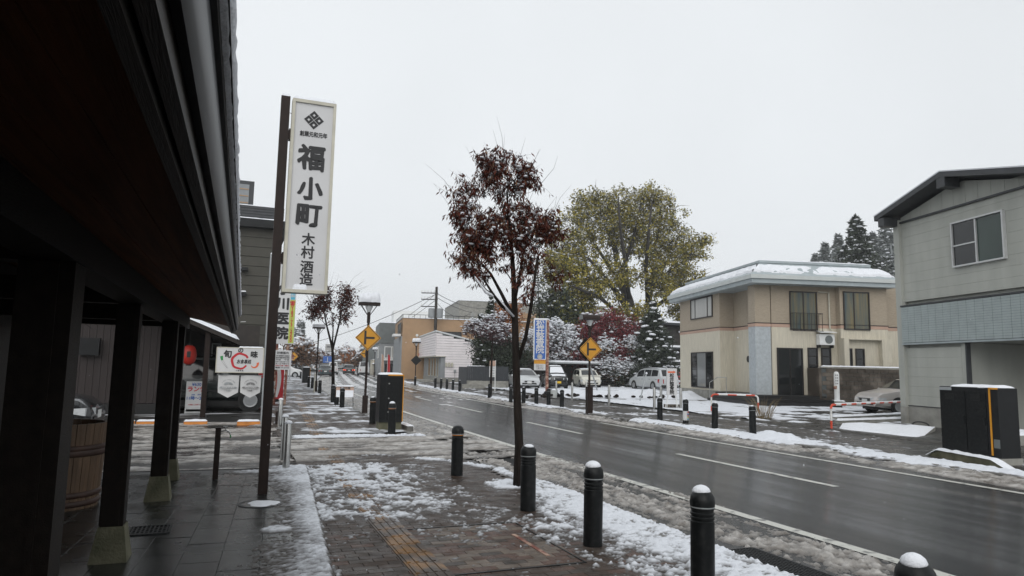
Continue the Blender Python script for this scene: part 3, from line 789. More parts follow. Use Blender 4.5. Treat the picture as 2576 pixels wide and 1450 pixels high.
for ix, iz in ((-1,0),(1,0),(0,-1),(0,1)):
    cx, cz = c[0]+ix*u, c[1]+iz*u; o, i = u*.93, u*.30
    O = [(cx-o,cz),(cx,cz-o),(cx+o,cz),(cx,cz+o)]; I = [(cx-i,cz),(cx,cz-i),(cx+i,cz),(cx,cz+i)]
    q.add([(a,yf-.001,b) for a, b in O+I], [(k,(k+1) % 4,4+(k+1) % 4,4+k) for k in range(4)])
q.build('crest', 'ink', sg)

# ------------------------------------------------------------------ small things on the terrace and driveway
t = thing('standpipe_tap', 'slim brown standpipe with a small brass tap at the terrace edge', 'tap', G(541, 1206, TZ))
q = MB(); q.bevbox(-.035,.035,-.035,.035,-.05,.68,.004); q.build('post', 'brown_paint', t)
q = MB(); q.tube([(.035,0,.63),(.10,0,.64),(.14,0,.62),(.155,0,.58)], [.011,.012,.012,.010], 8); q.tube([(.09,0,.645),(.09,0,.69)], .006, 6); q.box(.06,.12,-.006,.006,.69,.70); q.build('tap', 'steel', t)
q = MB(); q.tube([(.155,0,.585),(.158,0,.54)], .009, 6); q.build('nozzle', 'green_ink', t)
def steel_bollard(x, y, label):
    t = thing('steel_bollard', label, 'bollard', G(x, y, SWZ), 0, 'round steel bollards at the driveway corner')
    q = MB(); q.lathe([(.052,-.05),(.052,.69),(.048,.70),(0,.70)], 20); q.build('tube', 'steel', t, smooth=40)
    q = MB(); q.lathe([(.055,.698),(.058,.715),(.045,.735),(.02,.745),(0,.748)], 14); q.build('snow_cap', 'snow', t, smooth=180)
steel_bollard(719, 1186, 'polished steel bollard with snow cap at the terrace corner')
steel_bollard(712, 1158, 'steel bollard half hidden just behind the one at the terrace corner')
steel_bollard(703, 1080, 'steel bollard with snow cap beside the small wooden stake')
t = thing('wooden_stake', 'short dark wooden stake beside a steel bollard', 'stake', G(696, 1066, SWZ)); q = MB(); q.bevbox(-.04,.04,-.04,.04,-.05,.32,.004); q.build('stake', 'brown_paint', t)
a, b = G(712,1158,SWZ), G(703,1080,SWZ)
q = MB(); q.tube([a+Vector((-.05,0,.6))+(b-a)*k/12+Vector((0,0,-.9*(k/12)*(1-k/12))) for k in range(13)], .008, 5)
q.build('hanging_chain', 'metal_dark', None, label='dark chain hanging between two steel bollards', category='chain')
for k, (x0, x1, lab) in enumerate(((352,392,'second wheel stop between the timber posts'),(462,521,'wheel stop in front of the lunch board'),(596,654,'wheel stop beside the white sign pole'),(300,318,'wheel stop just peeking out beside the wooden tub'))):
    A, B = G(x0,1070,.02), G(x1,1070,.02)
    t = thing('wheel_stop', 'orange snow-covered '+lab, 'wheel stop', ((A.x+B.x)/2, A.y, .02), 0, 'orange wheel stops in the parking lot')
    w = min(.36, (B.x-A.x)/2) if k != 3 else .2
    w = max(w, .26)
    q = MB(); q.prism([(-.08,0),(.08,0),(.055,.10),(-.055,.10)], 'x', -w, w); q.build('kerb_block', 'orange_stop', t)
    q = MB(); snow_cap(q, -w,w,-.07,.07,.10,.05,.04,k); q.build('snow', 'snow', t, smooth=180)
# lunch board
t = thing('lunch_signboard', 'white standing lunch board with red and blue lettering', 'signboard', G(490, 1038, .03), math.radians(3))
q = MB(); q.box(-.27,.27,-.02,.02,.16,.95); q.build('panel', 'sign_face', t)
q = MB()
for s in (-1, 1): q.box(s*.28-.015,s*.28+.015,-.025,.025,.02,.97)
q.box(-.265,.265,-.02,.02,.951,.97); q.box(-.265,.265,-.02,.02,.10,.159)
q.box(-.30,.30,-.18,.18,0,.03); q.build('stand', 'alu', t)
text(t, '¥630', .13, (0,-.024,.87), XD, YD, 'blue_ink', .003); text(t, 'ランチ', .18, (0,-.024,.72), XD, YD, 'red_ink', .007)
text(t, 'AM    PM', .07, (0,-.024,.55), XD, YD, 'blue_ink', .002); text(t, '11時〜2時', .125, (0,-.024,.44), XD, YD, 'blue_ink', .004)
text(t, 'お気軽にご利用下さい', .042, (0,-.024,.24), XD, YD, 'red_ink', .0005)
# white pole with the restaurant's lit sign and two beer pennants
WP = G(660, 1062, .03)
sp = thing('restaurant_signpole', 'tall pale grey square pole carrying the restaurant sign', 'pole', WP)
q = MB(); q.bevbox(-.055,.055,-.055,.055,-.05,4.62,.004); q.build('pole', 'grey_metal', sp)
q = MB(); snow_cap(q,-.055,.055,-.055,.055,4.62,.05,.02,2); q.build('snow', 'snow', sp, smooth=180)
rs = thing('restaurant_sign', 'white restaurant signboard with red ring and brush lettering on the pale pole', 'sign', (WP.x-.075, WP.y, 1.36), 0)
W_, H_ = 1.18, .66
q = MB(); q.box(-W_,0,-.07,.07,0,H_); bx_ = q.build('sign_box', 'sign_white', rs)
q = MB()
for a in ((-W_-.012,-W_+.012,-.078,.078,-.012,H_+.012),(-.012,.012,-.078,.078,-.012,H_+.012),(-W_+.012,-.012,-.076,.076,-.012,.010),(-W_+.012,-.012,-.076,.076,H_-.010,H_+.012)): q.box(*a)
q.build('frame', 'cream_frame', rs)
q = MB(); snow_cap(q,-W_*.55,0,-.07,.07,H_+.012,.035,.04,4); q.build('snow', 'snow', rs, smooth=180)
yq = -.074
text(rs, '旬', .21, (-W_*.77,yq,H_*.72), XD, YD, 'ink', .008, rough=.012); text(rs, 'の', .15, (-W_*.50,yq,H_*.89), XD, YD, 'ink', .006, rough=.01); text(rs, '味', .19, (-W_*.205,yq,H_*.72), XD, YD, 'ink', .008, rough=.012)
q = MB(); vs = []; n = 34
for k in range(n+1):
    a = math.radians(25+ (300*k/n)); r = .20+.006*math.sin(k*.9); w = .032*(1-.5*abs(k/n-.4))
    for rr_ in (r-w, r+w): vs.append((-W_*.5+rr_*math.cos(a)*1.02, yq-.001, H_*.46+rr_*math.sin(a)))
q.add(vs, [(2*k,2*k+1,2*k+3,2*k+2) for k in range(n)]); q.build('red_ring', 'red_ink', rs)
text(rs, 'お食事処', .125, (-W_*.42,yq-.003,H_*.43), XD, YD, 'ink', .002, shear=.2, width=.36)
text(rs, '人 参 魚 菜', .04, (-W_*.5,yq,H_*.07), XD, YD, 'ink', .0005)
q = MB(); q.add([(-W_*.93,yq,H_*.63),(-W_*.90,yq,H_*.47),(-W_*.86,yq,H_*.49),(-W_*.87,yq,H_*.67)], [(0,1,2,3)]); q.build('leek_print', 'green_ink', rs)
q = MB(); q.add([(-W_*.90,yq,H_*.46),(-W_*.895,yq,H_*.46),(-W_*.76,yq,H_*.16),(-W_*.77,yq,H_*.16)], [(0,1,2,3)]); q.add([(-W_*.865,yq,H_*.48),(-W_*.86,yq,H_*.48),(-W_*.75,yq,H_*.17),(-W_*.755,yq,H_*.17)], [(0,1,2,3)]); q.build('stem_print', 'grey_ink', rs)
q = MB(); vs = []
for k in range(11):
    a = math.radians(-150+170*k/10); w = .03*(.3+k/10*.9)
    for rr_ in (.10-w, .10+w): vs.append((-W_*.19+rr_*math.cos(a)*.9, yq, H_*.36+rr_*math.sin(a)))
q.add(vs, [(2*k,2*k+1,2*k+3,2*k+2) for k in range(10)]); q.build('prawn_print', 'orange_ink', rs)
def pennant(x, lab, ink):
    t = thing('beer_pennant', lab, 'pennant', (x, WP.y, .68), 0, 'white beer pennants under the restaurant sign')
    q = MB(); n = 6; vs = []
    for i in range(n+1):
        xx = -.26+.52*i/n; yy = .02*math.sin(i*1.1+x*3)
        vs += [(xx,yy,.60),(xx,yy+.012,.35),(xx*.97,yy,.14-(.14*(1-abs(xx)/.26)))]
    q.add(vs, [(3*i+j,3*i+j+1,3*i+j+4,3*i+j+3) for i in range(n) for j in range(2)]); q.build('cloth', 'sign_white', t, smooth=180)
    text(t, 'KIRIN BEER', .075, (0,-.03,.27), XD, YD, 'sign_white', .001, mirror=True, width=.30)
    text(t, '一番搾り', .05, (0,-.03,.195), XD, YD, ink, .0005, mirror=True)
    q = MB(); q.add([(-.19,-.027,.25),(.19,-.027,.25),(.22,-.027,.275),(.19,-.027,.30),(-.19,-.027,.30),(-.22,-.027,.275)], [(0,1,2,3,4,5)]); q.build('ribbon_print', ink, t)
    q = MB(); vs = []
    for k in range(13):
        a = math.pi*k/12
        vs += [(.115*math.cos(a),-.027,.345+.075*math.sin(a)),(.06*math.cos(a+.1),-.027,.345+.028*math.sin(a)+.012*math.sin(5*a))]
    q.add(vs, [(2*k,2*k+1,2*k+3,2*k+2) for k in range(12)]); q.build('beast_print', ink, t)
    q = MB(); rad = .165
    for k in range(19):
        a = math.pi*(.12+.76*k/18); c_, s_ = math.cos(a), math.sin(a); w = .012 if k % 6 != 5 else 0
        if w: q.add([((rad-.012)*math.cos(a-.04),-.027,.345+(rad-.012)*.85*math.sin(a-.04)),((rad+.012)*math.cos(a-.04),-.027,.345+(rad+.012)*.85*math.sin(a-.04)),((rad+.012)*math.cos(a+.03),-.027,.345+(rad+.012)*.85*math.sin(a+.03)),((rad-.012)*math.cos(a+.03),-.027,.345+(rad-.012)*.85*math.sin(a+.03))], [(0,1,2,3)])
    q.build('arc_print', ink, t)
pennant(WP.x-.92, 'faded white beer pennant hanging under the restaurant sign, farther from the pole', 'grey_metal')
pennant(WP.x-.36, 'white beer pennant with dark print hanging beside the pale pole', 'grey_ink')
q = MB(); q.tube([(WP.x-1.22,WP.y,1.285),(WP.x-.05,WP.y,1.285)], .008, 6); q.build('pennant_rail', 'grey_metal', sp).matrix_parent_inverse = Matrix.Translation((-WP.x,-WP.y,-WP.z))
# ------------------------------------------------------------------ cars
def car(name, label, loc, heading, L, Wd, top, belt, paint, wheels, rw=.30, side=(), wind=None, rear=None, snow=None, plate='plate_white', zb=.20, brake=False, roof_rails=False, cat='car', group=None, snowy=True, spare=False, boxy=0.0):
    """x forward, y to the car's left; top/belt: outline (x,z) from the tail to the nose; heading: compass angle from +y"""
    t = thing(name, label, cat, loc, math.radians(90-heading), group)
    tx, tz = zip(*top); bx, bz = zip(*belt)
    xs = sorted(set(list(np.linspace(-L/2, L/2, 25))+list(tx)))
    def sec(x):
        zt = float(np.interp(x, tx, tz)); zq = min(float(np.interp(x, bx, bz)), zt-.03)
        e = max(0, (abs(x)/(L/2)-.72)/.28); hw = Wd/2*(1-.16*(1-boxy)*e*e)
        g = zt-zq; hr = hw*.96-max(0, g-.05)*(.30-.16*boxy)
        zl = zb+.08*e
        return [(0,zl),(hw*.86,zl),(hw*.985,zl+.10),(hw,zl+(zq-zl)*.62),(hw*.965,zq),(hr,zt-min(.06,g*.4)),(hr*.80,zt-.004),(0,zt+.012)]
    S = [sec(x) for x in xs]; n = 8
    q = MB(); vs = []
    for x, s in zip(xs, S):
        vs += [(x,y,z) for y, z in s] + [(x,-y,z) for y, z in s[1:7]][::-1]
    m = 14
    fs = [(i*m+k, (i+1)*m+k, (i+1)*m+(k+1) % m, i*m+(k+1) % m) for i in range(len(xs)-1) for k in range(m)]
    fs += [tuple(range(m)), tuple(range((len(xs)-1)*m, len(xs)*m))[::-1]]
    q.add(vs, fs); body = q.build('body', paint, t, smooth=38)
    def lerp(a, b, k): return (a[0]+(b[0]-a[0])*k, a[1]+(b[1]-a[1])*k)
    for x0, x1 in side:
        for sg_ in (1, -1):
            g = MB(); xx = np.linspace(x0, x1, 6); v = []
            for x in xx:
                s = sec(x); a = lerp(s[4], s[5], .10); b = lerp(s[4], s[5], .90)
                v += [(x,sg_*(a[0]+.007),a[1]),(x,sg_*(b[0]+.007),b[1])]
            g.add(v, [(2*k,2*k+1,2*k+3,2*k+2) for k in range(5)]); g.build('window', 'glass', t, smooth=180)
    def top_patch(nm, x0, x1, wf, off, mt, par):
        g = MB(); v = []; xx = np.linspace(x0, x1, 8)
        for x in xx:
            s = sec(x); z6, y6 = s[6][1], s[6][0]*1.08
            for k in range(-4, 5): v.append((x, y6*wf*k/4, s[7][1]*(1-abs(k)/4)+(z6-.008)*abs(k)/4+off))
        g.add(v, [(9*i+k,9*i+k+1,9*i+k+10,9*i+k+9) for i in range(7) for k in range(8)]); return g.build(nm, mt, par, smooth=180)
    if wind: top_patch('windscreen', *wind, .93, .012, 'glass', t)
    if rear: top_patch('rear_window', *rear, .90, .012, 'glass', t)
    if snowy and snow:
        for a in snow: top_patch('snow', *a, .95, .03, 'snow', body)
    g = MB(); g.box(-L*.42,L*.42,-Wd*.40,Wd*.40,.14,zb+.10)
    for wx in wheels:
        for s_ in (-1, 1): g.lathe([(0,-.003),(rw+.055,-.003),(rw+.055,.006),(0,.006)], 22, (wx, s_*(Wd/2+.002)-.001, rw+.01), 'y')
    g.build('underbody', 'trim', t)
    for wx in wheels:
        for s_ in (-1, 1):
            g = MB(); y0 = s_*(Wd/2-.10)
            g.lathe([(rw*.62,-.09),(rw*.92,-.10),(rw,-.07),(rw,.07),(rw*.92,.118),(rw*.62,.112)], 24, (0,0,0), 'y')
            w = g.build('wheel', 'tyre', t, smooth=40, loc=(wx, y0, rw), rz=0 if s_ > 0 else math.pi)
            g = MB(); g.lathe([(0,.121),(rw*.18,.119)], 16, (0,0,0), 'y'); g.lathe([(rw*.58,.108),(rw*.66,.120),(rw*.60,.122),(rw*.54,.115)], 24, (0,0,0), 'y')
            for k in range(5):
                a = 2*math.pi*k/5; ca, sa = math.cos(a), math.sin(a)
                P = lambda r, o: (r*ca-o*sa, .1165, r*sa+o*ca)
                g.add([P(rw*.1,-.04),P(rw*.6,-.028),P(rw*.6,.028),P(rw*.1,.04)], [(0,1,2,3)])
            g.build('rim', 'rim', w)
    zf = float(np.interp(L/2-.12, bx, bz)); zr = float(np.interp(-L/2+.12, bx, bz)); hw = Wd/2
    for s_ in (-1, 1):
        g = MB(); x = L/2
        yo = hw*.80
        g.add([(x+.012,s_*yo*.52,zf-.16),(x+.012,s_*yo*.55,zf-.02),(x-.10,s_*(yo+.10),zf-.01),(x-.10,s_*(yo+.11),zf-.17),
               (x-.34,s_*(hw+.006),zf-.02),(x-.34,s_*(hw+.006),zf-.12)], [(0,1,2,3),(3,2,4,5)]); g.build('headlight', 'head_lamp', t)
        g = MB(); x = -L/2; h = .34 if boxy > .4 else .18
        g.add([(x-.012,s_*yo*.70,zr-h),(x-.012,s_*yo*.72,zr-.03),(x+.03,s_*(yo+.06),zr-.02),(x+.03,s_*(yo+.06),zr-h),
               (x+.24,s_*(hw+.006),zr-.03),(x+.24,s_*(hw+.006),zr-h*.8)], [(0,1,2,3),(3,2,4,5)]); g.build('tail_light', 'brake_lamp' if brake else 'tail_lamp', t)
        xm = (side[-1][1] if side else 0); zq = float(np.interp(xm, bx, bz))
        g = MB(); g.bevbox(xm-.06,xm+.08,s_*(hw+.09)-.09,s_*(hw+.09)+.09,zq+.0,zq+.13,.03); g.build('mirror', paint, t)
        for k, (a, b) in enumerate(side):
            g = MB(); g.box(a+.05,a+.20,s_*(hw+.004)-.008,s_*(hw+.004)+.008,zq-.13,zq-.10); g.build('door_handle', 'trim', t)
    g = MB(); x = L/2; g.add([(x+.014,-hw*.38,zf-.16),(x+.014,hw*.38,zf-.16),(x+.010,hw*.42,zf-.05),(x+.010,-hw*.42,zf-.05)], [(0,1,2,3)]); g.build('grille', 'trim', t)
    g = MB(); g.add([(x+.014,-hw*.62,zb+.13),(x+.014,hw*.62,zb+.13),(x+.014,hw*.58,zb+.24),(x+.014,-hw*.58,zb+.24)], [(0,1,2,3)]); g.build('air_intake', 'trim', t)
    for s_, x, z in ((1, L/2, zb+.28), (-1, -L/2, zb+.42)):
        g = MB(); g.box(x-.01 if s_ > 0 else x-.02, x+.02 if s_ > 0 else x+.01, -.165,.165,z-.08,z+.08); g.build('number_plate', plate, t)
    g = MB(); x = -L/2; g.box(x-.02,x+.01,-hw*.80,hw*.80,zb+.08,zb+.22); g.build('bumper_strip', 'trim' if boxy > .4 else paint, t)
    for wx in wheels[:0]: pass
    if roof_rails:
        for s_ in (-1, 1):
            g = MB(); zt = max(tz); g.tube([(x_, s_*hw*.66, zt+.05) for x_ in np.linspace(-L*.42, L*.12, 5)], .018, 6); g.build('roof_rail', 'trim', t)
    return t
SED_T = [(-2.2,.80),(-2.15,.93),(-1.55,.98),(-.85,1.37),(-.2,1.40),(.35,1.37),(1.15,.96),(1.95,.82),(2.16,.66),(2.2,.5)]
SED_B = [(-2.2,.74),(-1.5,.90),(1.1,.86),(2.0,.70),(2.2,.56)]
def sedan(name, label, loc, heading, paint, **k):
    return car(name, label, loc, heading, 4.4, 1.70, SED_T, SED_B, paint, (-1.28,1.32), .30, ((-1.2,-.22),(-.14,.82)), (.42,1.10), (-1.5,-.92), [(-.8,.3)], **k)
MPV_T = [(-2.35,.85),(-2.32,1.05),(-2.05,1.60),(-1.6,1.66),(0,1.68),(.65,1.60),(1.55,1.02),(2.15,.84),(2.34,.66),(2.35,.5)]
MPV_B = [(-2.35,.80),(-2.0,1.02),(1.5,.92),(2.2,.72),(2.35,.55)]
KEI_T = [(-1.7,.9),(-1.68,1.2),(-1.5,1.66),(-1.2,1.72),(.3,1.72),(.6,1.64),(1.12,1.08),(1.55,.98),(1.69,.80),(1.7,.55)]
KEI_B = [(-1.7,.85),(-1.4,1.02),(1.05,.98),(1.6,.82),(1.7,.6)]
HAT_T = [(-2.1,.8),(-2.06,1.0),(-1.6,1.44),(-1.1,1.52),(-.1,1.53),(.5,1.44),(1.25,1.0),(1.8,.88),(2.08,.70),(2.1,.5)]
HAT_B = [(-2.1,.76),(-1.5,.98),(1.2,.90),(1.9,.74),(2.1,.56)]
CIV_T = [(-2.25,.8),(-2.2,1.0),(-1.7,1.08),(-.9,1.40),(-.2,1.44),(.4,1.36),(1.45,.94),(2.0,.80),(2.23,.60),(2.25,.45)]
CIV_B = [(-2.25,.76),(-1.5,.96),(1.4,.88),(2.1,.68),(2.25,.5)]
JEEP_T = [(-2.1,.9),(-2.08,1.2),(-1.95,1.72),(-1.6,1.78),(.25,1.78),(.45,1.72),(.78,1.14),(1.95,1.06),(2.1,.95),(2.12,.5)]
JEEP_B = [(-2.1,.9),(-1.9,1.12),(.75,1.08),(2.0,.98),(2.12,.7)]

jp = car('off_road_car', 'dark green boxy off-road car parked behind the restaurant sign', (-.62, 25.75, .03), 92, 4.24, 1.70, JEEP_T, JEEP_B, 'car_green', (-1.42,1.38), .34,
    ((-1.85,-.95),(-.85,-.02),(.04,.42)), (.48,.74), None, None, snowy=False, zb=.34, boxy=.7, roof_rails=True)
q = MB(); q.box(-2.0,2.0,-.87,-.858,.62,.68); q.build('side_moulding', 'trim', jp)
q = MB(); q.box(.55,.95,-.885,-.852,1.0,1.06); q.build('wing_vent', 'trim', jp)
for k in range(3):
    q = MB(); q.box(-1.75+.24*k,-1.55+.24*k,-.80,-.79,1.22+.02*(k % 2),1.46); q.build('window_poster', ('sign_white','sign_yellow','cyan_strip')[k], jp)

# ------------------------------------------------------------------ the restaurant across the lot
rest = thing('restaurant_building', 'dark restaurant building with purple-brown cladding and a snowy sloping canopy', 'building', (0,0,0))
for k in range(34):
    x0 = -8.0+k*.18; q = MB(); q.box(x0+.004,x0+.176,23.6,23.72,.35,3.6); q.build('cladding_board', 'purple_wall', rest)
q = MB(); q.box(-8.0,-1.88,23.73,31,.0,3.6); q.build('wall', 'purple_wall', rest)
q = MB(); q.box(-8.0,-1.9,23.55,23.72,0,.34); q.build('plinth', 'grout', rest)
q = MB(); q.box(-1.88,1.0,27.6,27.8,.0,3.0); q.build('wall', 'fence_brown', rest)
q = MB(); q.box(-.62,-.30,27.52,27.6,1.3,2.3); q.build('window_frame', 'alu', rest)
q = MB(); q.box(-.58,-.34,27.50,27.52,1.34,2.26); q.build('pane', 'glass', rest)
can = MB(); A1, A2, A3, A4 = (-3.6,21.9,3.74),(.30,21.9,2.12),(.30,28.5,2.12),(-3.6,28.5,3.74)
can.add([A1,A2,A3,A4]+[(p[0],p[1],p[2]+.14) for p in (A1,A2,A3,A4)], [(0,3,2,1),(4,5,6,7),(0,1,5,4),(1,2,6,5),(2,3,7,6),(3,0,4,7)])
cano = can.build('canopy', 'fence_brown', rest)
q = MB(); snow_cap(q,-3.6,.26,21.86,28.5,2.25,.11,.12,9, slope=lambda x, y: (.30-x)*.4154); q.build('snow', 'snow', cano, smooth=180)
for x, y in ((-.62,22.2),(.12,27.0)):
    q = MB(); q.box(x-.07,x+.07,y-.07,y+.07,.03,2.1+(.3-x)*.41); q.build('canopy_post', 'brown_paint', rest)
for k in range(5):
    q = MB(); y = 22.2+k*1.4; q.add([(-3.5,y-.04,3.6),(.2,y-.04,2.06),(.2,y+.04,2.06),(-3.5,y+.04,3.6),(-3.5,y-.04,3.69),(.2,y-.04,2.15),(.2,y+.04,2.15),(-3.5,y+.04,3.69)], [(0,1,2,3),(4,7,6,5),(0,4,5,1),(2,6,7,3),(1,5,6,2)]); q.build('rafter', 'dark_wood', rest)
q = MB(); q.box(-4.05,-3.55,23.35,23.58,1.75,2.25); q.build('meter_box', 'metal_dark', rest)
lan = thing('red_lantern', 'red paper lantern hanging behind the timber post', 'lantern', at(474, 918, 23.0))
q = MB(); q.lathe([(.07,0),(.15,.06),(.20,.18),(.21,.30),(.19,.44),(.14,.54),(.07,.58)], 20); q.build('paper_body', 'lantern', lan, smooth=180)
q = MB(); q.lathe([(.075,-.03),(.075,.0)], 14); q.lathe([(.075,.58),(.075,.61)], 14); q.tube([(0,0,.61),(0,0,1.0)], .006, 5); q.build('rings', 'trim', lan)
q = MB(); q.box(-.05,.05,-.222,-.212,.22,.40); q.build('print', 'ink', lan)
# car whose bonnet shows above the tub
g = at(190, 1050, 15.5)
g = at(228, 1048, 16.5)
sedan('parked_sedan', 'dark wet car bonnet showing above the wooden tub', (g.x-2.15, 17.2, .02), 92, 'car_black', snowy=False)
# snowy twig in the gap
tw = MB(); rnd = random.Random(3)
for x0,y0,x1,y1 in ((150,790,232,828),(150,930,195,915),(150,1010,196,935)):
    a, b = at(x0,y0,13.5), at(x1,y1,13.5); tw.tube([a,(a+b)/2+Vector((0,0,.06)),b], [.012,.008,.004], 5)
tw.build('bare_twig', 'bark', None, label='thin bare snowy twig showing between the timber posts', category='twig')

# ------------------------------------------------------------------ olive block, clinic sign, vending machine
ob = thing('olive_building', 'tall olive-grey sided building with dark parapet beyond the parking lot', 'building', (0,0,0))
q = MB(); q.box(-9,2.02,36.13,48,.0,8.2); q.build('wall', 'olive_siding', ob)
for k in range(17):
    z = .1+k*.48; q = MB(); q.prism([(36.0,z),(36.12,z),(36.12,z+.47),(36.03,z+.47)], 'x', -7.0, 2.06); q.build('siding_board', 'olive_siding', ob)
q = MB(); q.box(-9,2.35,35.6,48.2,8.22,8.62); q.build('eaves_band', 'metal_dark', ob)
q = MB(); q.box(-9,2.1,36.3,48,8.66,9.4); par = q.build('parapet', 'metal_dark', ob)
for k in range(5): q = MB(); q.box(-8.9,2.12,36.24,36.3,8.7+k*.14,8.82+k*.14); q.build('parapet_louver', 'roof_dark', ob)
q = MB(); snow_cap(q,-9,2.35,35.6,36.28,8.62,.07,.1,3); q.build('snow', 'snow', ob, smooth=180)
q = MB(); snow_cap(q,-9,2.1,36.3,37.2,9.4,.06,.1,4); q.build('snow', 'snow', ob, smooth=180)
q = MB(); q.box(-.9,.66,38,40,9.4,11.05); tow = q.build('roof_tower', 'roof_dark', ob)
q = MB(); q.box(-.7,.42,37.96,37.99,9.7,10.85); q.build('louver_panel', 'grey_wall', ob)
for k in range(3): q = MB(); q.box(-.68,.40,37.94,37.958,9.85+k*.36,9.90+k*.36); q.build('louver', 'brown_wall', ob)
for x, z in ((.15,6.05),(.15,4.85)):
    q = MB(); q.box(x,x+.42,35.7,36,z,z+.16); v = q.build('vent_hood', 'metal_dark', ob)
    if z < 5:
        q = MB(); snow_cap(q,x,x+.42,35.7,36,z+.16,.07,.05,2); q.build('snow', 'snow', v, smooth=180)
q = MB(); q.tube([(.4,36,3.55),(.4,35.75,3.55),(.62,35.72,3.57)], .015, 6); q.build('pipe', 'white_paint', ob)
q = MB(); q.box(.25,1.75,35.9,36,.9,2.05); q.build('window_frame', 'alu', ob)
q = MB(); q.box(.30,1.70,35.88,35.9,.95,2.0); q.build('pane', 'glass', ob)

MS = at(716, 900, 28.3)
ms = thing('clinic_sign', 'tall white clinic signboard with black brush lettering and a yellow-green phone strip', 'sign', (MS.x, 28.3, .04))
q = MB(); q.bevbox(-.35,-.25,.03,.13,-.05,5.5,.004); q.bevbox(.05,.14,.03,.13,-.05,2.4,.004); q.build('post', 'rust', ms)
q = MB(); q.box(-.55,.30,-.05,.03,2.33,5.62); q.build('panel', 'sign_face', ms)
q = MB(); q.box(.085,.285,-.056,-.051,2.36,4.05); q.build('phone_strip', 'yellow_strip', ms)
q = MB(); q.box(.10,.262,-.056,-.051,4.06,4.45); q.build('category_strip', 'cyan_strip', ms)
vtext(ms, '小川医院', .50, -.17, -.056, 2.42, 4.72, 'ink', .022, .03)
text(ms, '科', .14, (.18,-.06,4.20), XD, YD, 'sign_white', .003)
cu = '☎0183-73-2300'
for k, ch in enumerate(cu):
    text(ms, ch if ch != '-' else '|', .165 if ch != '-' else .07, (.18,-.06,3.92-k*.122), XD, YD, 'red_ink', .005)
q = MB(); q.lathe([(.0,0),(.20,0)], 24, (0.02,-.054,5.30), 'y'); q.build('red_disc', 'red_ink', ms)
q = MB(); q.box(-.10,.14,-.062,-.057,5.26,5.34); q.box(-.02,.06,-.0625,-.0575,5.18,5.42); q.build('white_cross', 'sign_white', ms)
text(ms, 'CAV', .12, (.05,-.056,5.0), XD, YD, 'red_ink', .002)
q = MB(); snow_cap(q,-.55,.30,-.05,.03,5.62,.05,.05,3); q.build('snow', 'snow', ms, smooth=180)
gs = thing('clinic_hours_board', 'white rounded board listing clinic hours below the clinic sign', 'sign', (MS.x-.08, 28.2, .04))
q = MB(); q.box(-.45,.32,-.02,.02,1.33,2.08); q.build('panel', 'sign_face', gs)
text(gs, '診療案内', .11, (0,-.026,1.97), XD, YD, 'ink', .001)
for k, (s, m_) in enumerate((('内科 循環器科 放射線科','ink'),('診療時間','ink'),('午前    午後','ink'),('8:30〜12:00 2:00〜6:00','ink'),('木・土 午前のみ','ink'),('休診日 日曜・祝祭日','red_ink'),('電話 73-2300','ink'))):
    text(gs, s, .055, (.0,-.026,1.86-k*.075), XD, YD, m_, .0005, width=.5)
q = MB(); q.box(-.3,-.24,.021,.06,-.04,2.0); q.build('post', 'rust', gs)
vm = thing('drink_vending_machine', 'red drink vending machine with white script lettering beside the pavement', 'vending machine', (MS.x-.28, 30.4, .04), math.radians(0))
q = MB(); q.bevbox(-.55,.42,-.37,.37,.12,1.80,.02); q.build('cabinet', 'red_machine', vm)
q = MB(); q.box(-.5,.38,-.3,.3,0,.12); q.build('base', 'metal_dark', vm)
vs = []; q = MB()
for k in range(13):
    z = .2+1.55*k/12; x = .10+.14*math.sin(k/12*2.6+.4); w = .045+.03*math.sin(k/12*3.1)
    vs += [(x-w,-.374,z),(x+w,-.374,z)]
q.add(vs, [(2*k,2*k+1,2*k+3,2*k+2) for k in range(12)]); q.build('wave_stripe', 'sign_white', vm)
text(vm, 'Coca-Cola', .30, (-.06,-.377,1.18), (0,0,1), (-1,0,0), 'sign_white', .004, shear=.25)

# ------------------------------------------------------------------ bollards, lamps, cabinets on the near side
b0 = MB(); b0.lathe([(.088,-.05),(.088,.50),(.082,.505),(.082,.512),(.088,.517),(.088,.530),(.082,.535),(.082,.542),(.088,.547),(.088,.560),(.082,.565),(.082,.578),(.086,.583),(.086,.60)], 28)
bb_me = b0.mesh('shaft', 'bollard', 35)
b1 = MB(); b1.lathe([(.091,.607),(.092,.64),(.086,.675),(.068,.705),(.040,.722),(0,.728)], 28); bd_me = b1.mesh('dome', 'bollard', 60)
b2 = MB(); b2.lathe([(.089,.598),(.089,.608)], 28); br_me = b2.mesh('reflector_ring', 'grey_metal', 35)
b3 = MB(); b3.lathe([(.062,.700),(.066,.715),(.056,.735),(.036,.750),(.015,.757),(0,.758)], 18); bs_me = b3.mesh('snow_cap', 'snow', 180)
b4 = MB(); b4.lathe([(.062,.703),(.05,.722),(.03,.731),(0,.735)], 14); bt_me = b4.mesh('snow_cap', 'snow', 180)
b5 = MB(); b5.lathe([(.0885,.583),(.0885,.592)], 28); bo_me = b5.mesh('reflector_band', 'orange_stop', 35)
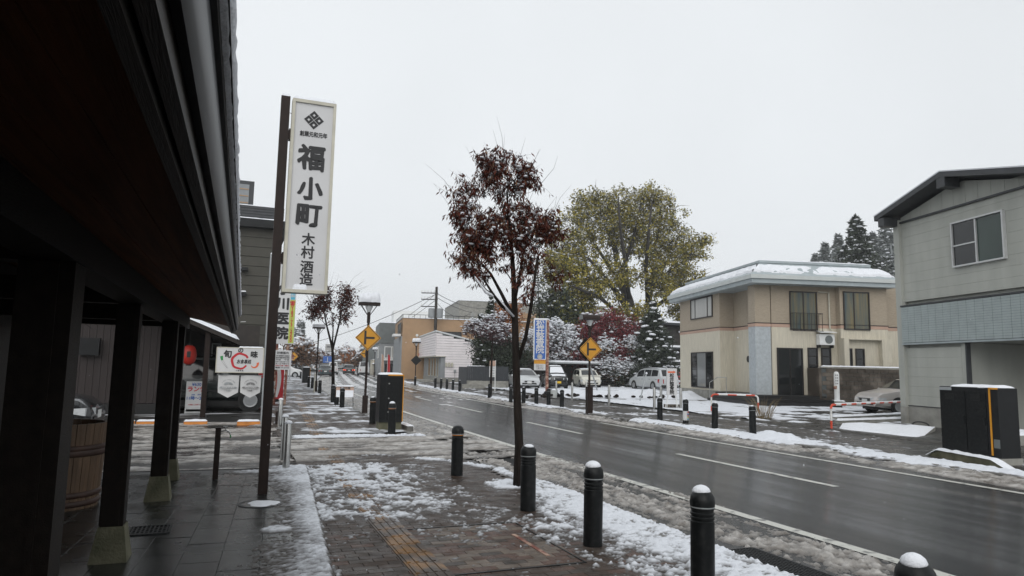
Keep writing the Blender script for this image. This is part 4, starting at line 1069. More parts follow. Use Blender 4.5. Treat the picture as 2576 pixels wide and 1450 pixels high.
def bollard(loc, label, group, snow=2, band=False, sticker=False):
    t = thing('bollard', label, 'bollard', loc, 0, group); k_ = random.Random(label); t.rotation_euler = (k_.uniform(-.018,.018), k_.uniform(-.018,.018), k_.uniform(0,6))
    link('shaft', bb_me, t); d = link('dome', bd_me, t); link('reflector_ring', br_me, t)
    if band: link('reflector_band', bo_me, t)
    if snow:
        sc_ = link('snow_cap', bs_me if snow == 2 else bt_me, d); e_ = k_.uniform(.8,1.15); sc_.scale = (e_, e_*k_.uniform(.85,1.1), 1); sc_.location = (k_.uniform(-.012,.012), k_.uniform(-.012,.012), (0 if e_ > .95 else .006))
    if sticker:
        q = MB(); q.lathe([(.0905,.08),(.0905,.36)], 28); q.build('notice_sleeve', 'sign_white', t, smooth=40)
        for k, m_ in enumerate(('cyan_strip','yellow_strip','red_ink','blue_ink')):
            q = MB(); q.box(-.05,.01,-.095,-.0905,.10+k*.05,.135+k*.05); q.build('print', m_, t)
        text(t, 'ごみ', .05, (-.02,-.093,.325), XD, YD, 'red_ink', .002)
    return t
GL = 'black bollards along the near kerb'
for (x, y), lab, s, bd in (((1768,1487),'big black bollard with thick snow cap cut off by the bottom edge',2,False),
        ((1491,1372),'black bollard with snow cap and a small green sticker on its dome',2,False),
        ((1328,1284),'black bollard standing in front of the street tree trunk',1,False),
        ((1149,1196),'leaning-shadow black bollard with orange band before the driveway mouth',0,True),
        ((985,1093),'black bollard with snow cap in front of the tall utility cabinet',2,True),
        ((937,1066),'black bollard between the utility cabinet and the lamp post',1,True)):
    t = bollard(G(x, y, SWZ), lab.replace('leaning-shadow ', 'lone '), GL, s, bd)
    if 'sticker' in lab:
        q = MB(); q.lathe([(0,0),(.010,.001)], 10, (.02,-.0925,.635), 'y'); q.build('sticker', 'cyan_strip', t)
t = bollard(G(2292,1600,SWZ), 'bollard showing only its snow-capped dome at the bottom edge', GL, 2)
g_ = G(2294, 1390, SWZ+.755); t.location = (g_.x, g_.y, SWZ)
for k, (x, y) in enumerate(((860,1027),(846,1020),(837,1014),(804,991),(785,978),(776,975),(767,963),(762,957),(756,953),(752,950),(748,947))):
    bollard(G(x, y, SWZ), '%s small black bollard along the near kerb beyond the lamp post' % ORD[k], GL, 1)
# utility cabinet on the near side
cb = thing('utility_cabinet', 'tall dark utility cabinet with amber edge strip beside the near bollards', 'cabinet', G(979, 1082, SWZ)+Vector((0,.1,0)), math.radians(-2))
q = MB(); q.box(-.27,.27,-.24,.24,-.03,.20); q.build('plinth', 'concrete_moss', cb)
q = MB(); q.bevbox(-.29,.29,-.26,.26,.20,1.36,.012); bod = q.build('body', 'metal_dark', cb)
q = MB(); q.box(-.12,.27,-.268,-.262,.26,1.30); q.build('door', 'bollard', cb)
q = MB(); q.box(.275,.296,-.272,.262,.22,1.345); q.box(-.10,.296,-.272,-.262,1.33,1.365); q.build('amber_strip', 'amber', cb)
for z in (.45,.78,1.14):
    q = MB(); q.lathe([(.018,0),(.018,.02),(0,.022)], 10, (-.07,-.285,z), 'y'); q.build('lock', 'steel', cb)
q = MB(); snow_cap(q,-.29,.29,-.26,.26,1.36,.045,.05,6); q.build('snow', 'snow', bod, smooth=180)
q = MB(); q.box(-.28,-.15,-.266,-.2605,.26,1.30); q.build('door', 'bollard', cb)
ks = thing('kerb_island', 'short raised kerb edge with snow beside the utility cabinet', 'kerb', (cb.location.x+.45, cb.location.y-.1, 0))
q = MB(); q.prism([(-.08,0),(.08,0),(.06,.16),(-.06,.16)], 'y', -.35, .9); q.build('kerb_block', 'kerbstone', ks)
q = MB(); snow_cap(q,-.07,.10,-.35,.9,.16,.03,.05,2); q.build('snow', 'snow', ks, smooth=180)
# street lamps
def lamp(loc, label, rz, H=3.55, snow=.22, foot=True, group='street lamps'):
    t = thing('street_lamp', label, 'street lamp', loc, rz, group)
    if foot:
        q = MB(); q.bevbox(-.085,.085,-.085,.085,-.05,.58,.006); q.build('foot', 'brown_paint', t)
    q = MB(); q.lathe([(.04,.5),(.04,H-.75),(.055,H-.74),(.055,H-.36),(.04,H-.35)], 14); q.build('pole', 'brown_paint', t, smooth=40)
    q = MB()
    for s in (-1, 1):
        for y in (-.1, .1): q.tube([(s*.03,y*.3,H-.5),(s*.26,y,H-.16)], .012, 6)
    q.build('strut', 'brown_paint', t)
    q = MB(); q.lathe([(.04,H-.42),(.12,H-.22),(.13,H-.17)], 16); q.build('lamp_glass', 'head_lamp', t, smooth=40)
    q = MB(); pr = [(-.19,H-.16)]+[(.19*math.cos(math.pi-a), H-.14+.17*math.sin(a)) for a in np.linspace(0, math.pi, 11)]+[(.19,H-.16)]
    q.prism(pr, 'x', -.35, .35); hd = q.build('canopy', 'brown_paint', t, smooth=40)
    q = MB(); q.prism([(y*.92, z) for y, z in pr], 'x', -.356, -.351); q.prism([(y*.92, z) for y, z in pr], 'x', .351, .356); q.build('end_pane', 'screen_glass', t)
    if snow:
        q = MB(); nx, na = 20, 12; vs = []
        for i in range(nx+1):
            x = -.352+.704*i/nx
            for k in range(na+1):
                a = math.pi*(.10+.84*k/na); e = min(1, min(i, nx-i)/2+.35)
                r = .185+snow*max(0, math.sin(a))**1.3*e*(.25+1.3*float(fbm(np.array([x*8+H*9]), np.array([k*.7]), 7, 3)[0]))
                vs.append((x, -r*math.cos(a), H-.14+r*math.sin(a)))
        q.add(vs, [(i*(na+1)+k,(i+1)*(na+1)+k,(i+1)*(na+1)+k+1,i*(na+1)+k+1) for i in range(nx) for k in range(na)]); q.build('snow', 'snow', hd, smooth=180)
    return t
def diamond(loc, label, rz, size=.45, back=False, face='sign_yellow', flip=False):
    t = thing('diamond_road_sign', label, 'road sign', loc, rz, 'diamond road signs on the lamp posts')
    r = size/math.sqrt(2)*1.0
    q = MB(); q.prism([(-r,0),(0,-r),(r,0),(0,r)], 'y', -.012, .0); q.build('plate', face if not back else 'metal_dark', t)
    if not back:
        q = MB(); o, i = r*.93, r*.87
        O = [(-o,0),(0,-o),(o,0),(0,o)]; I = [(-i,0),(0,-i),(i,0),(0,i)]
        q.add([(a,-.015,b) for a, b in O+I], [(k,(k+1) % 4,4+(k+1) % 4,4+k) for k in range(4)]); q.build('border', 'ink', t)
        q = MB(); s = -1 if flip else 1; x = -.06*s*size/.45*1.6
        q.box(min(x,x+.07*s),max(x,x+.07*s),-.0165,-.0135,-r*.52,r*.56); q.box(min(x+.07*s,x+.34*s),max(x+.07*s,x+.34*s),-.0165,-.0135,-.035,.035); q.build('junction_symbol', 'ink', t)
    q = MB(); q.box(-.03,.03,0,.04,-.2,-.16); q.box(-.03,.03,0,.04,.16,.2); q.build('clamp', 'grey_metal', t)
    return t
LP = G(917, 1040, SWZ)
lamp(LP, 'snow-capped brown street lamp carrying a yellow diamond sign on the near kerb', math.radians(-6), 3.72)
diamond((LP.x, LP.y-.06, 2.52), 'yellow diamond junction sign on the near street lamp', math.radians(-8), .60)
LP2 = G(794, 985, SWZ)
lamp(LP2, 'slim brown street lamp beside the second street tree', math.radians(-6), 3.75, .05)
# pink shop board on two legs
pk = thing('pink_signboard', 'low pink and white board on thin legs half covered with snow', 'signboard', G(866, 1022, SWZ), math.radians(-8))
q = MB(); q.add([(-.33,-.12,.34),(.33,-.12,.34),(.33,.02,.74),(-.33,.02,.74),(-.33,-.10,.34),(.33,-.10,.34),(.33,.04,.74),(-.33,.04,.74)], [(0,1,2,3),(4,7,6,5),(0,4,5,1),(1,5,6,2),(2,6,7,3),(3,7,4,0)]); q.build('panel', 'pink_band', pk)
q = MB(); q.add([(-.32,-.132,.35),(.32,-.132,.35),(.32,-.045,.60),(-.32,-.045,.60),(-.32,-.20,.345),(.32,-.20,.345)], [(0,1,2,3),(4,5,1,0)]); snow_cap(q,-.34,.34,-.02,.07,.74,.05,.05,3); q.build('snow', 'snow', pk, smooth=180)
q = MB()
for s in (-1,1): q.tube([(s*.30,-.13,.36),(s*.33,-.22,0)], .012, 6); q.tube([(s*.30,.03,.72),(s*.33,.20,0)], .012, 6)
q.build('leg_frame', 'metal_dark', pk)
text(pk, '日本の風', .10, (0,-.02,.67), XD, (0,.33,.94), 'ink', .002)
q = MB(); c2 = thing('utility_cabinet', 'small dark cabinet with snow on top among the distant near-side bollards', 'cabinet', G(769, 963, SWZ))
q.bevbox(-.30,.30,-.25,.25,0,1.25,.01); q.build('body', 'metal_dark', c2)
q = MB(); q.box(.28,.305,-.255,.25,.1,1.24); q.build('amber_strip', 'amber', c2); q = MB(); snow_cap(q,-.3,.3,-.25,.25,1.25,.05,.1,3); q.build('snow', 'snow', c2, smooth=180)
wp_ = thing('marker_post', 'slim pale marker post beside the distant lamp', 'post', G(790, 988, SWZ)); q = MB(); q.lathe([(.03,0),(.03,1.05),(0,1.07)], 10); q.build('tube', 'cream_frame', wp_, smooth=40)
# ------------------------------------------------------------------ trees
def leaf_mesh(name, cen, matn, size, aspect, rs, droop=0.0, jit=.35, up=0.0):
    """one diamond-shaped folded leaf per centre"""
    n = len(cen); g = rs
    d = g.normal(size=(n,3)); d[:,2] = d[:,2]*(1-droop)-droop*1.6+up
    d /= np.linalg.norm(d, axis=1)[:,None]
    s = g.normal(size=(n,3)); s -= (s*d).sum(1)[:,None]*d; s /= np.linalg.norm(s, axis=1)[:,None]+1e-9
    L = size*(1+jit*(g.random(n)*2-1)); W = L*aspect
    a = cen; b = cen+d*(L*.45)[:,None]+s*(W*.5)[:,None]; c = cen+d*L[:,None]; e = cen+d*(L*.45)[:,None]-s*(W*.5)[:,None]
    v = np.stack([a,b,c,e], 1).reshape(-1,3)
    f = np.arange(4*n).reshape(-1,4)
    me = bpy.data.meshes.new(name); me.from_pydata(v.tolist(), [], f.tolist()); me.materials.append(MAT[matn]); me.update()
    return me
def in_blob(rs, b, n, shell=.35):
    """n points through an ellipsoid, a little denser towards the outside"""
    d = rs.normal(size=(n,3)); d /= np.linalg.norm(d, axis=1)[:,None]
    r = rs.random(n)**(1/2.4)
    return np.array(b[:3])[None]+d*r[:,None]*np.array(b[3:6])[None]
def tree(name, label, base, trunk, blobs, leafm, n_leaf, lsize, aspect=.4, droop=0.0, seed=1, bark='bark', clump=.16, nb=60, snow=0, snow_r=.05, twigs=0, twig_len=.6, cat='tree', group=None, br=.018, leaf2=None, tips=None, low=.35, frost=0.0, spray=0.0, nspray=3):
    """trunk: list of (point, radius); blobs: (x,y,z,rx,ry,rz,weight)"""
    rs = np.random.RandomState(seed); rnd = random.Random(seed)
    t = thing(name, label, cat, base, 0, group)
    B = Vector(base)
    q = MB()
    for tr in trunk: q.tube([Vector(p)-B for p, r in tr], [r for p, r in tr], 9)
    tp = [(Vector(p), r) for tr in trunk for p, r in tr]
    ws = np.array([b[6] for b in blobs], float); ws /= ws.sum()
    cl = []
    for b, w in zip(blobs, ws):
        cl.append(in_blob(rs, b, max(2, int(nb*w))))
    cl = np.concatenate(cl)
    if len(cl) < 3: cl = np.concatenate([cl, cl])
    # branches from the trunk or from lower clumps to each clump
    order = np.argsort(np.linalg.norm(cl-np.array(tp[-1][0]), axis=1))
    nodes = [p for p, r in tp if p.z > B.z+low*(max(c[2] for c in cl)-B.z)*.6] or [tp[-1][0]]
    nr = [min(br*2.2, r*.8) for p, r in tp if p.z > B.z+low*(max(c[2] for c in cl)-B.z)*.6] or [tp[-1][1]]
    for i in order:
        c = Vector(cl[i]); best = None
        for p, r in zip(nodes, nr):
            dv = c-p; dist = dv.length
            cost = dist + (1.2*max(0, .25*dist-dv.z))
            if best is None or cost < best[0]: best = (cost, p, r)
        _, p, r = best; r1 = max(.003, min(br, r*.62))
        mid = (p+c)/2+Vector((rnd.uniform(-.1,.1),rnd.uniform(-.1,.1),-.06))*(c-p).length
        q.tube([p-B, mid-B, c-B], [r1, r1*.8, r1*.45], 5, False)
        nodes.append(mid); nr.append(r1*.8); nodes.append(c); nr.append(r1*.5)
    for k in range(twigs):
        p = Vector(cl[rnd.randrange(len(cl))]); dv = (p-Vector(blobs[0][:3])); dv.z = abs(dv.z)+.5; dv.normalize()
        L = twig_len*rnd.uniform(.5,1.2); a = p+dv*L*.5+Vector((rnd.uniform(-.1,.1),rnd.uniform(-.1,.1),.08))*L; e = p+dv*L+Vector((rnd.uniform(-.15,.15),rnd.uniform(-.15,.15),0))*L
        q.tube([p-B,a-B,e-B], [br*.26,br*.16,br*.07], 4, False)
    per = max(1, n_leaf//len(cl)); cs = []
    if spray:                                   # leaves strung along fine twigs that fan out from each branch end
        ctr = np.mean(cl, axis=0); hub = np.array([tp[0][0].x, tp[0][0].y, B.z+(cl[:,2].min()-B.z)*.75]); ps = max(2, per//nspray)
        for c in cl:
            for _ in range(nspray):
                d = (c-hub); d = d/(np.linalg.norm(d)+1e-6)+rs.normal(size=3)*.55; d[2] += .12; d /= np.linalg.norm(d)
                L = spray*(.5+rs.random()); e1 = c+d*L*.55; e2 = c+d*L+np.array([0,0,-.18*L])
                q.tube([Vector(c)-B, Vector(e1)-B, Vector(e2)-B], [br*.22, br*.14, br*.06], 3, False)
                u = rs.random(ps)[:,None]**.8
                p = (1-u)**2*c+2*u*(1-u)*e1+u*u*e2
                cs.append(p+rs.normal(size=(ps,3))*clump*.45)
    else:
        for c in cl: cs.append(c[None]+rs.normal(size=(per,3))*clump*np.array([1,1,.75]))
    q.build('trunk', bark, t, smooth=180)
    cs = np.concatenate(cs)-np.array(B)
    kind_ = np.zeros(len(cs), int)
    if leaf2: kind_[rs.random(len(cs)) < leaf2[1]] = 1
    if frost:
        hz_ = (cs[:,2]-cs[:,2].min())/(np.ptp(cs[:,2])+1e-6); kind_[rs.random(len(cs)) < frost*np.clip(hz_*1.7-.5, 0, 1)] = 2
    for j, mt in enumerate((leafm, leaf2[0] if leaf2 else None, 'leaf_frost')):
        if (kind_ == j).any(): link('crown', leaf_mesh('crown', cs[kind_ == j], mt, lsize, aspect, rs, droop), t)
    if snow:
        q = MB(); top = cl[np.argsort(-cl[:,2]+rs.normal(size=len(cl))*.5*(cl[:,2].std()+.01))]
        for k in range(snow):
            c = top[k % len(top)] if k < len(top)*2 else cl[rnd.randrange(len(cl))]
            r = snow_r*rnd.uniform(.5,1.4)
            blob(q, (c[0]-B.x+rnd.gauss(0,clump*.8), c[1]-B.y+rnd.gauss(0,clump*.8), c[2]-B.z+clump*1.35+rnd.gauss(0,clump*.5)), r*rnd.uniform(.8,1.7), r*rnd.uniform(.8,1.4), r*.6, rnd, 5)
        q.build('snow', 'snow', t, smooth=180, kind='stuff')
    return t
def pxblob(x, y, Y, rx, ry, w=1, depth=None):
    """a clump at a photo point at distance Y: radii from its extent"""
    p = at(x, y, Y); k = (Vector(p)-Vector((0,0,EYE))).dot(Vector(_f))/FPX
    return (p.x, p.y, p.z, rx*k, (depth or (rx+ry)/2)*k, ry*k, w)
# the street tree close by
TB = G(1303, 1224, SWZ); Yt = TB.y
def tp(x, y, dy=0): return at(x, y, Yt+dy)
trunks = [[(TB+Vector((0,0,-.08)),.075),(tp(1306,1120),.060),(tp(1300,980),.054),(tp(1297,870),.050),(tp(1295,800),.046),(tp(1293,720),.038),(tp(1288,640,.05),.03),(tp(1280,560,.1),.022),(tp(1275,480,.1),.012)],
          [(tp(1304,905),.03),(tp(1322,850,-.1),.027),(tp(1336,770,-.2),.024),(tp(1345,700,-.25),.020),(tp(1352,650,-.3),.014)],
          [(tp(1292,800),.03),(tp(1262,740,.15),.024),(tp(1235,690,.25),.018),(tp(1190,640,.35),.012)],
          [(tp(1294,760),.026),(tp(1310,680,.2),.022),(tp(1320,600,.3),.016),(tp(1325,520,.3),.010)],
          [(tp(1288,788),.026),(tp(1262,770,-.2),.024),(tp(1240,740,-.3),.018),(tp(1215,700,-.4),.012)]]
bl = [pxblob(1278,470,Yt,70,70,3.4),pxblob(1230,425,Yt,34,40,.8),pxblob(1336,458,Yt-.1,28,42,.7),pxblob(1184,490,Yt+.1,30,36,.55),pxblob(1165,550,Yt,30,40,.9),pxblob(1202,592,Yt,58,48,2.2),pxblob(1198,652,Yt+.1,44,36,1.5),
      pxblob(1280,576,Yt,74,62,3.0),pxblob(1363,590,Yt-.15,48,46,2.1),pxblob(1317,640,Yt-.1,42,36,1.1),pxblob(1395,705,Yt,22,26,.35),pxblob(1312,738,Yt-.2,24,36,.35),pxblob(1246,660,Yt,40,30,.7),pxblob(1210,700,Yt,30,22,.5),pxblob(1337,680,Yt-.1,34,26,.5)]
tree('street_tree', 'slim street tree with drooping maroon leaves and snow clumps beside the near kerb', TB, trunks, bl, 'leaf_maroon', 12800, .078, .24, .88, 11, 'bark', .042, 300, 480, .027, 60, .6, br=.012, low=.5, leaf2=('leaf_rust', .12), spray=.22, nspray=4)
# snow lying on its bare side branch
q = MB(); pts = [tp(1292,800,-.05),tp(1262,768,-.2),tp(1243,748,-.28),tp(1222,740,-.33),tp(1195,700,-.4)]
q.tube([p+Vector((0,0,.02)) for p in pts], [.016,.024,.022,.018,.006], 7); q.build('branch_snow', 'snow', bpy.data.objects['street_tree'], smooth=180).matrix_parent_inverse = Matrix.Translation(-TB)
# second street tree
T2 = G(838, 986, SWZ); Y2 = T2.y
def t2(x, y, dy=0): return at(x, y, Y2+dy)
tree('street_tree', 'forked street tree with dark maroon leaves beyond the near lamp post', T2, [[(T2,.10),(t2(838,900),.085),(t2(836,875),.07),(t2(822,820,.3),.05),(t2(812,770,.3),.03)],[(t2(837,880),.06),(t2(852,820,-.3),.05),(t2(862,770,-.2),.035),(t2(868,730),.02)],[(t2(836,870),.05),(t2(838,830),.035),(t2(836,790),.02)]],
     [pxblob(810,775,Y2,22,32,2),pxblob(832,775,Y2,12,22,.5),pxblob(866,770,Y2,13,40,1.8),pxblob(800,795,Y2,14,20,.8),pxblob(852,812,Y2,20,16,.5),pxblob(822,745,Y2,12,22,.6),pxblob(872,740,Y2,9,20,.5)],
     'leaf_maroon', 3000, .18, .36, .5, 5, 'bark', .14, 90, 30, .06, 50, 1.6, br=.03, low=.5, spray=.6, nspray=4)
# plum-leaved street tree on the far kerb
T3 = G(1234, 1000, SWZ); Y3 = T3.y
tree('street_tree', 'snow-dusted plum-leaved street tree on the far kerb before the fence', T3, [[(T3,.07),(at(1236,930,Y3),.06),(at(1238,880,Y3),.05),(at(1240,850,Y3),.035)]],
     [pxblob(1225,830,Y3,55,26,2.2),pxblob(1265,835,Y3,40,30,1.5),pxblob(1190,830,Y3,26,20,.8),pxblob(1250,805,Y3,30,14,.7)], 'leaf_plum', 3200, .12, .4, .2, 8, 'bark', .14, 150, 900, .05, 60, .7, br=.016, low=.55)
# big broad tree
YB = 66.0; TBg = at(1600, 850, YB); TBg.z = LZ
def tb(x, y, dy=0): return at(x, y, YB+dy)
tree('broad_tree', 'huge yellow-green broad tree with snow on its crown behind the parked cars', TBg,
     [[(TBg,.75),(tb(1590,800),.62),(tb(1582,760),.55),(tb(1560,690),.40),(tb(1545,620),.28),(tb(1520,560),.15)],[(tb(1625,860,1),.55),(tb(1628,780,1),.42),(tb(1640,700,1),.33),(tb(1650,620,1),.24),(tb(1665,540,1),.12)],[(tb(1588,790),.4),(tb(1540,720,-2),.25),(tb(1480,650,-3),.14)],[(tb(1640,720,1),.28),(tb(1690,680,-1),.2),(tb(1740,640,-2),.1)],[(tb(1560,690),.25),(tb(1595,600,-2),.18),(tb(1610,520,-2),.1)],[(tb(1585,770),.3),(tb(1550,700,2),.22),(tb(1500,620,3),.16),(tb(1465,560,3),.09)],[(tb(1582,750,-1),.28),(tb(1572,660,-3),.2),(tb(1560,570,-5),.14),(tb(1555,500,-5),.08)],[(tb(1630,760),.28),(tb(1625,670,-2),.22),(tb(1632,590,-4),.16),(tb(1640,510,-4),.08)],[(tb(1635,740,2),.25),(tb(1675,660,2),.18),(tb(1710,590,2),.1)],[(tb(1570,800,-2),.26),(tb(1510,750,-4),.18),(tb(1440,720,-5),.1)],[(tb(1640,780),.24),(tb(1690,740,-2),.16),(tb(1750,700,-3),.08)]],
     [pxblob(1520,560,YB,95,70,3.6),pxblob(1640,560,YB,85,68,3.3),pxblob(1440,620,YB,72,85,3.0),pxblob(1580,610,YB,120,80,4.2),pxblob(1580,530,YB,60,50,1.5),pxblob(1410,690,YB,36,50,.9),pxblob(1710,640,YB,70,60,2.6),pxblob(1435,700,YB-3,60,55,1.6),pxblob(1520,715,YB-3,75,55,2.2),pxblob(1660,710,YB-2,70,55,2.4),pxblob(1710,730,YB-1,60,55,2.2),pxblob(1450,770,YB-2,55,45,1.4),pxblob(1700,790,YB-1,45,50,1.2),pxblob(1575,790,YB-4,45,40,.7),pxblob(1635,785,YB-3,40,40,.5),pxblob(1500,800,YB-2,40,40,.6),pxblob(1490,520,YB,50,35,1.0),pxblob(1640,505,YB,45,25,.7),pxblob(1760,620,YB,28,28,.5)],
     'leaf_yellowgreen', 56000, .28, .55, .1, 21, 'bark_grey', .42, 800, 2600, .085, 220, 2.0, br=.13, leaf2=('leaf_olive', .35), low=.3, frost=.24, spray=1.3, nspray=4)
# dark evergreen and a tall thin tree left of it
def conifer(name, label, base, H, R, seed, matn='needle', n=4200, snow=260, lsize=.35, z0=.08, group=None, sr=.14, tip=.0):
    rs = np.random.RandomState(seed); rnd = random.Random(seed)
    t = thing(name, label, 'tree', base, 0, group)
    q = MB(); q.tube([(0,0,-.1),(0,0,H*.5),(0,0,H*.98)], [R*.09,R*.055,.02], 8)
    cs = []; sn = MB(); lv = int(max(9, H*2.2))
    for i in range(lv):
        f = i/(lv-1); z = H*(z0+(.97-z0)*f); r = R*(1-f)**.85*(.82+.3*rnd.random())+.06
        k = max(4, int(9*(1-f)+4))
        for j in range(k):
            a = 2*math.pi*(j+rnd.random()*.7)/k; rr_ = r*rnd.uniform(.72,1.08)
            zj = z+rnd.uniform(-1,1)*H*.55/lv; rr_ *= (1 if rnd.random() > .12 else 1.22)
            e = Vector((rr_*math.cos(a), rr_*math.sin(a), zj-rr_*rnd.uniform(.12,.42)))
            q.tube([(0,0,zj),(e.x*.5,e.y*.5,(zj+e.z)/2+.05*rr_),e], [.02+.012*rr_,.015,.006], 4, False)
            m = max(3, int(n/(lv*k*.75)))
            u = rs.random(m)**.6
            pts = np.array([0,0,zj])[None]*(1-u)[:,None]+np.array(e)[None]*u[:,None]
            pts += rs.normal(size=(m,3))*np.array([.12,.12,.10])*(r*.9+.15)
            cs.append(pts)
            if rnd.random() < snow/(lv*k):
                for _ in range(2):
                    w = rnd.uniform(.45,1.0); p = Vector((0,0,zj)).lerp(e, w); s = sr*rnd.uniform(.35,1.4)
                    blob(sn, (p.x+rnd.gauss(0,.08*r), p.y+rnd.gauss(0,.08*r), p.z+.10*r+.04), s*1.4, s*1.2, s*.55, rnd, 6)
    q.build('trunk', 'bark', t, smooth=180)
    link('crown', leaf_mesh('crown', np.concatenate(cs), matn, lsize, .32, rs, .25), t)
    if sn.v: sn.build('snow', 'snow', t, smooth=180, kind='stuff')
    return t
def gbase(x, Y, z=LZ): p = at(x, 900, Y); return Vector((p.x, Y, z))
conifer('conifer_tree', 'dense snow-laden conifer beside the beige building', gbase(1643, 51.5), 7.5, 2.95, 3, n=12000, snow=1000, lsize=.30, sr=.17)
tree('evergreen_tree', 'dark green evergreen tree between the blue sign and the broad tree', gbase(1410, 60), [[(gbase(1410,60),.3),(at(1410,830,60),.24),(at(1408,770,60),.15)]],
     [pxblob(1410,800,60,50,48,2),pxblob(1400,755,60,34,32,1),pxblob(1385,850,60,40,40,1)], 'leaf_dark', 9000, .34, .5, .1, 31, 'bark', .5, 110, 130, .16, br=.05, leaf2=('leaf_olive', .3))
tree('maple_tree', 'deep red maple tree behind the yellow diamond sign', gbase(1535, 57), [[(gbase(1535,57),.22),(at(1535,900,57),.18),(at(1532,850,57),.12)]],
     [pxblob(1535,825,55,72,40,2.8),pxblob(1490,850,55,42,40,1.5),pxblob(1585,850,57,48,34,1.4),pxblob(1480,905,55,36,30,.9),pxblob(1550,890,54,55,26,1.2)], 'leaf_red', 13000, .24, .5, .2, 33, 'bark', .42, 130, 190, .14, br=.05)
tree('snowy_shrub', 'bushy shrub loaded with snow behind the blue sign', gbase(1390, 55), [[(gbase(1390,55),.14),(at(1390,900,55),.1),(at(1392,870,55),.08)]],
     [pxblob(1395,855,55,50,40,2),pxblob(1425,860,55,34,34,1),pxblob(1350,870,55,40,45,1.6),pxblob(1400,900,55,46,26,1)], 'leaf_plum', 4200, .20, .4, .1, 35, 'bark_grey', .34, 260, 2300, .095, 130, 1.0, br=.03, cat='shrub', leaf2=('leaf_dark', .4))
tree('snowy_shrub', 'low grey snow-covered bush between the cream car and the silver minivan', gbase(1555, 53), [[(gbase(1555,53),.12),(at(1555,950,53),.08),(at(1556,930,53),.06)]],
     [pxblob(1550,935,53,48,28,2),pxblob(1590,940,53,30,26,1),pxblob(1590,885,53,26,34,1.0),pxblob(1525,875,53,26,18,.4)], 'leaf_dark', 4800, .18, .4, .1, 36, 'bark_grey', .32, 260, 2200, .088, 130, .9, br=.03, cat='shrub', leaf2=('leaf_rust', .3))
tree('snowy_shrub', 'reddish shrub under snow beneath the carport roof', gbase(1465, 54.5), [[(gbase(1465,54.5),.12),(at(1465,930,54.5),.08),(at(1465,900,54.5),.06)]],
     [pxblob(1465,890,54.5,40,26,1.5),pxblob(1500,915,54.5,30,20,1)], 'leaf_red', 2600, .20, .45, .1, 38, 'bark_grey', .3, 110, 420, .11, 20, .9, br=.03, cat='shrub')
# columnar cypresses by the fence
for k, (x, yt, hw_, lab) in enumerate(((1208,795,15,'short'),(1232,738,22,'tall'),(1276,785,20,'broad'))):
    b = gbase(x, 50.5+k*.8); topz = at(x, yt, b.y).z
    conifer('cypress_tree', '%s dark columnar cypress with snow flecks behind the slatted fence' % lab, b, topz-b.z, hw_/33*1.25, 40+k, 'leaf_dark', 4200, 36, .24, .05, 'cypresses behind the fence', .10)
tree('orange_tree', 'small orange-leaved tree peeking out among the cypresses', gbase(1262, 52), [[(gbase(1262,52),.14),(at(1262,860,52),.1),(at(1262,810,52),.06)]],
     [pxblob(1265,800,52,28,38,2),pxblob(1290,790,52,20,30,1)], 'leaf_orange', 2600, .22, .5, .2, 44, 'bark', .3, 60, 60, .1, br=.03)
tree('dark_hedge', 'dark evergreen hedge mass behind the fence and silver sedan', gbase(1250, 52), [[(gbase(1250,52),.12),(at(1250,930,52),.1),(at(1252,900,52),.08)]],
     [pxblob(1245,905,52,46,40,2),pxblob(1295,900,52,40,42,2),pxblob(1215,880,52,25,45,1)], 'leaf_dark', 12000, .2, .5, .2, 46, 'bark', .3, 130, 10, .08, br=.03, cat='hedge')
tree('larch_tree', 'tall thin sparse tree behind the blue sign', gbase(1360, 58), [[(gbase(1360,58),.12),(at(1357,800,58),.08),(at(1354,720,58),.04),(at(1352,670,58),.02)]],
     [pxblob(1354,720,58,14,45,1),pxblob(1356,780,58,22,30,1)], 'leaf_dark', 700, .26, .4, .2, 48, 'bark', .35, 40, 60, .09, 20, .8, br=.02)
# snowy firs on the rise behind the right-hand buildings
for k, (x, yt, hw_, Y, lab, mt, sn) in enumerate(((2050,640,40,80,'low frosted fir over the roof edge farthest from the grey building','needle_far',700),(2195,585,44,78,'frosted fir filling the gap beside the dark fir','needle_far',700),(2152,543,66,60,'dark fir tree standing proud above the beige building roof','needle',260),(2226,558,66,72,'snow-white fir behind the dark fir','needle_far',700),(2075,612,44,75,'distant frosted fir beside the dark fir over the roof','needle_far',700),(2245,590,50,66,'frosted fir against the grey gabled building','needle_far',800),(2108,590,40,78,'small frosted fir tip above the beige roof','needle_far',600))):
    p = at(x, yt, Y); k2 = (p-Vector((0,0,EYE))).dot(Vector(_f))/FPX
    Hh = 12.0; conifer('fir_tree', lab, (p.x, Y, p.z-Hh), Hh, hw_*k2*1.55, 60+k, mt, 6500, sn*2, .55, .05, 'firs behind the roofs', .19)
hill = MB(); hx = np.linspace(45, 160, 24); hy = np.linspace(52, 150, 16)
hill.add([(x, y, float(-.2+9.0*sst(50, 66, y+.25*(x-60))*sst(46, 64, x))) for y in hy for x in hx], [(j*24+i,j*24+i+1,(j+1)*24+i+1,(j+1)*24+i) for j in range(15) for i in range(23)])
hill.build('hill', 'soil_snow', None, smooth=180, kind='structure')
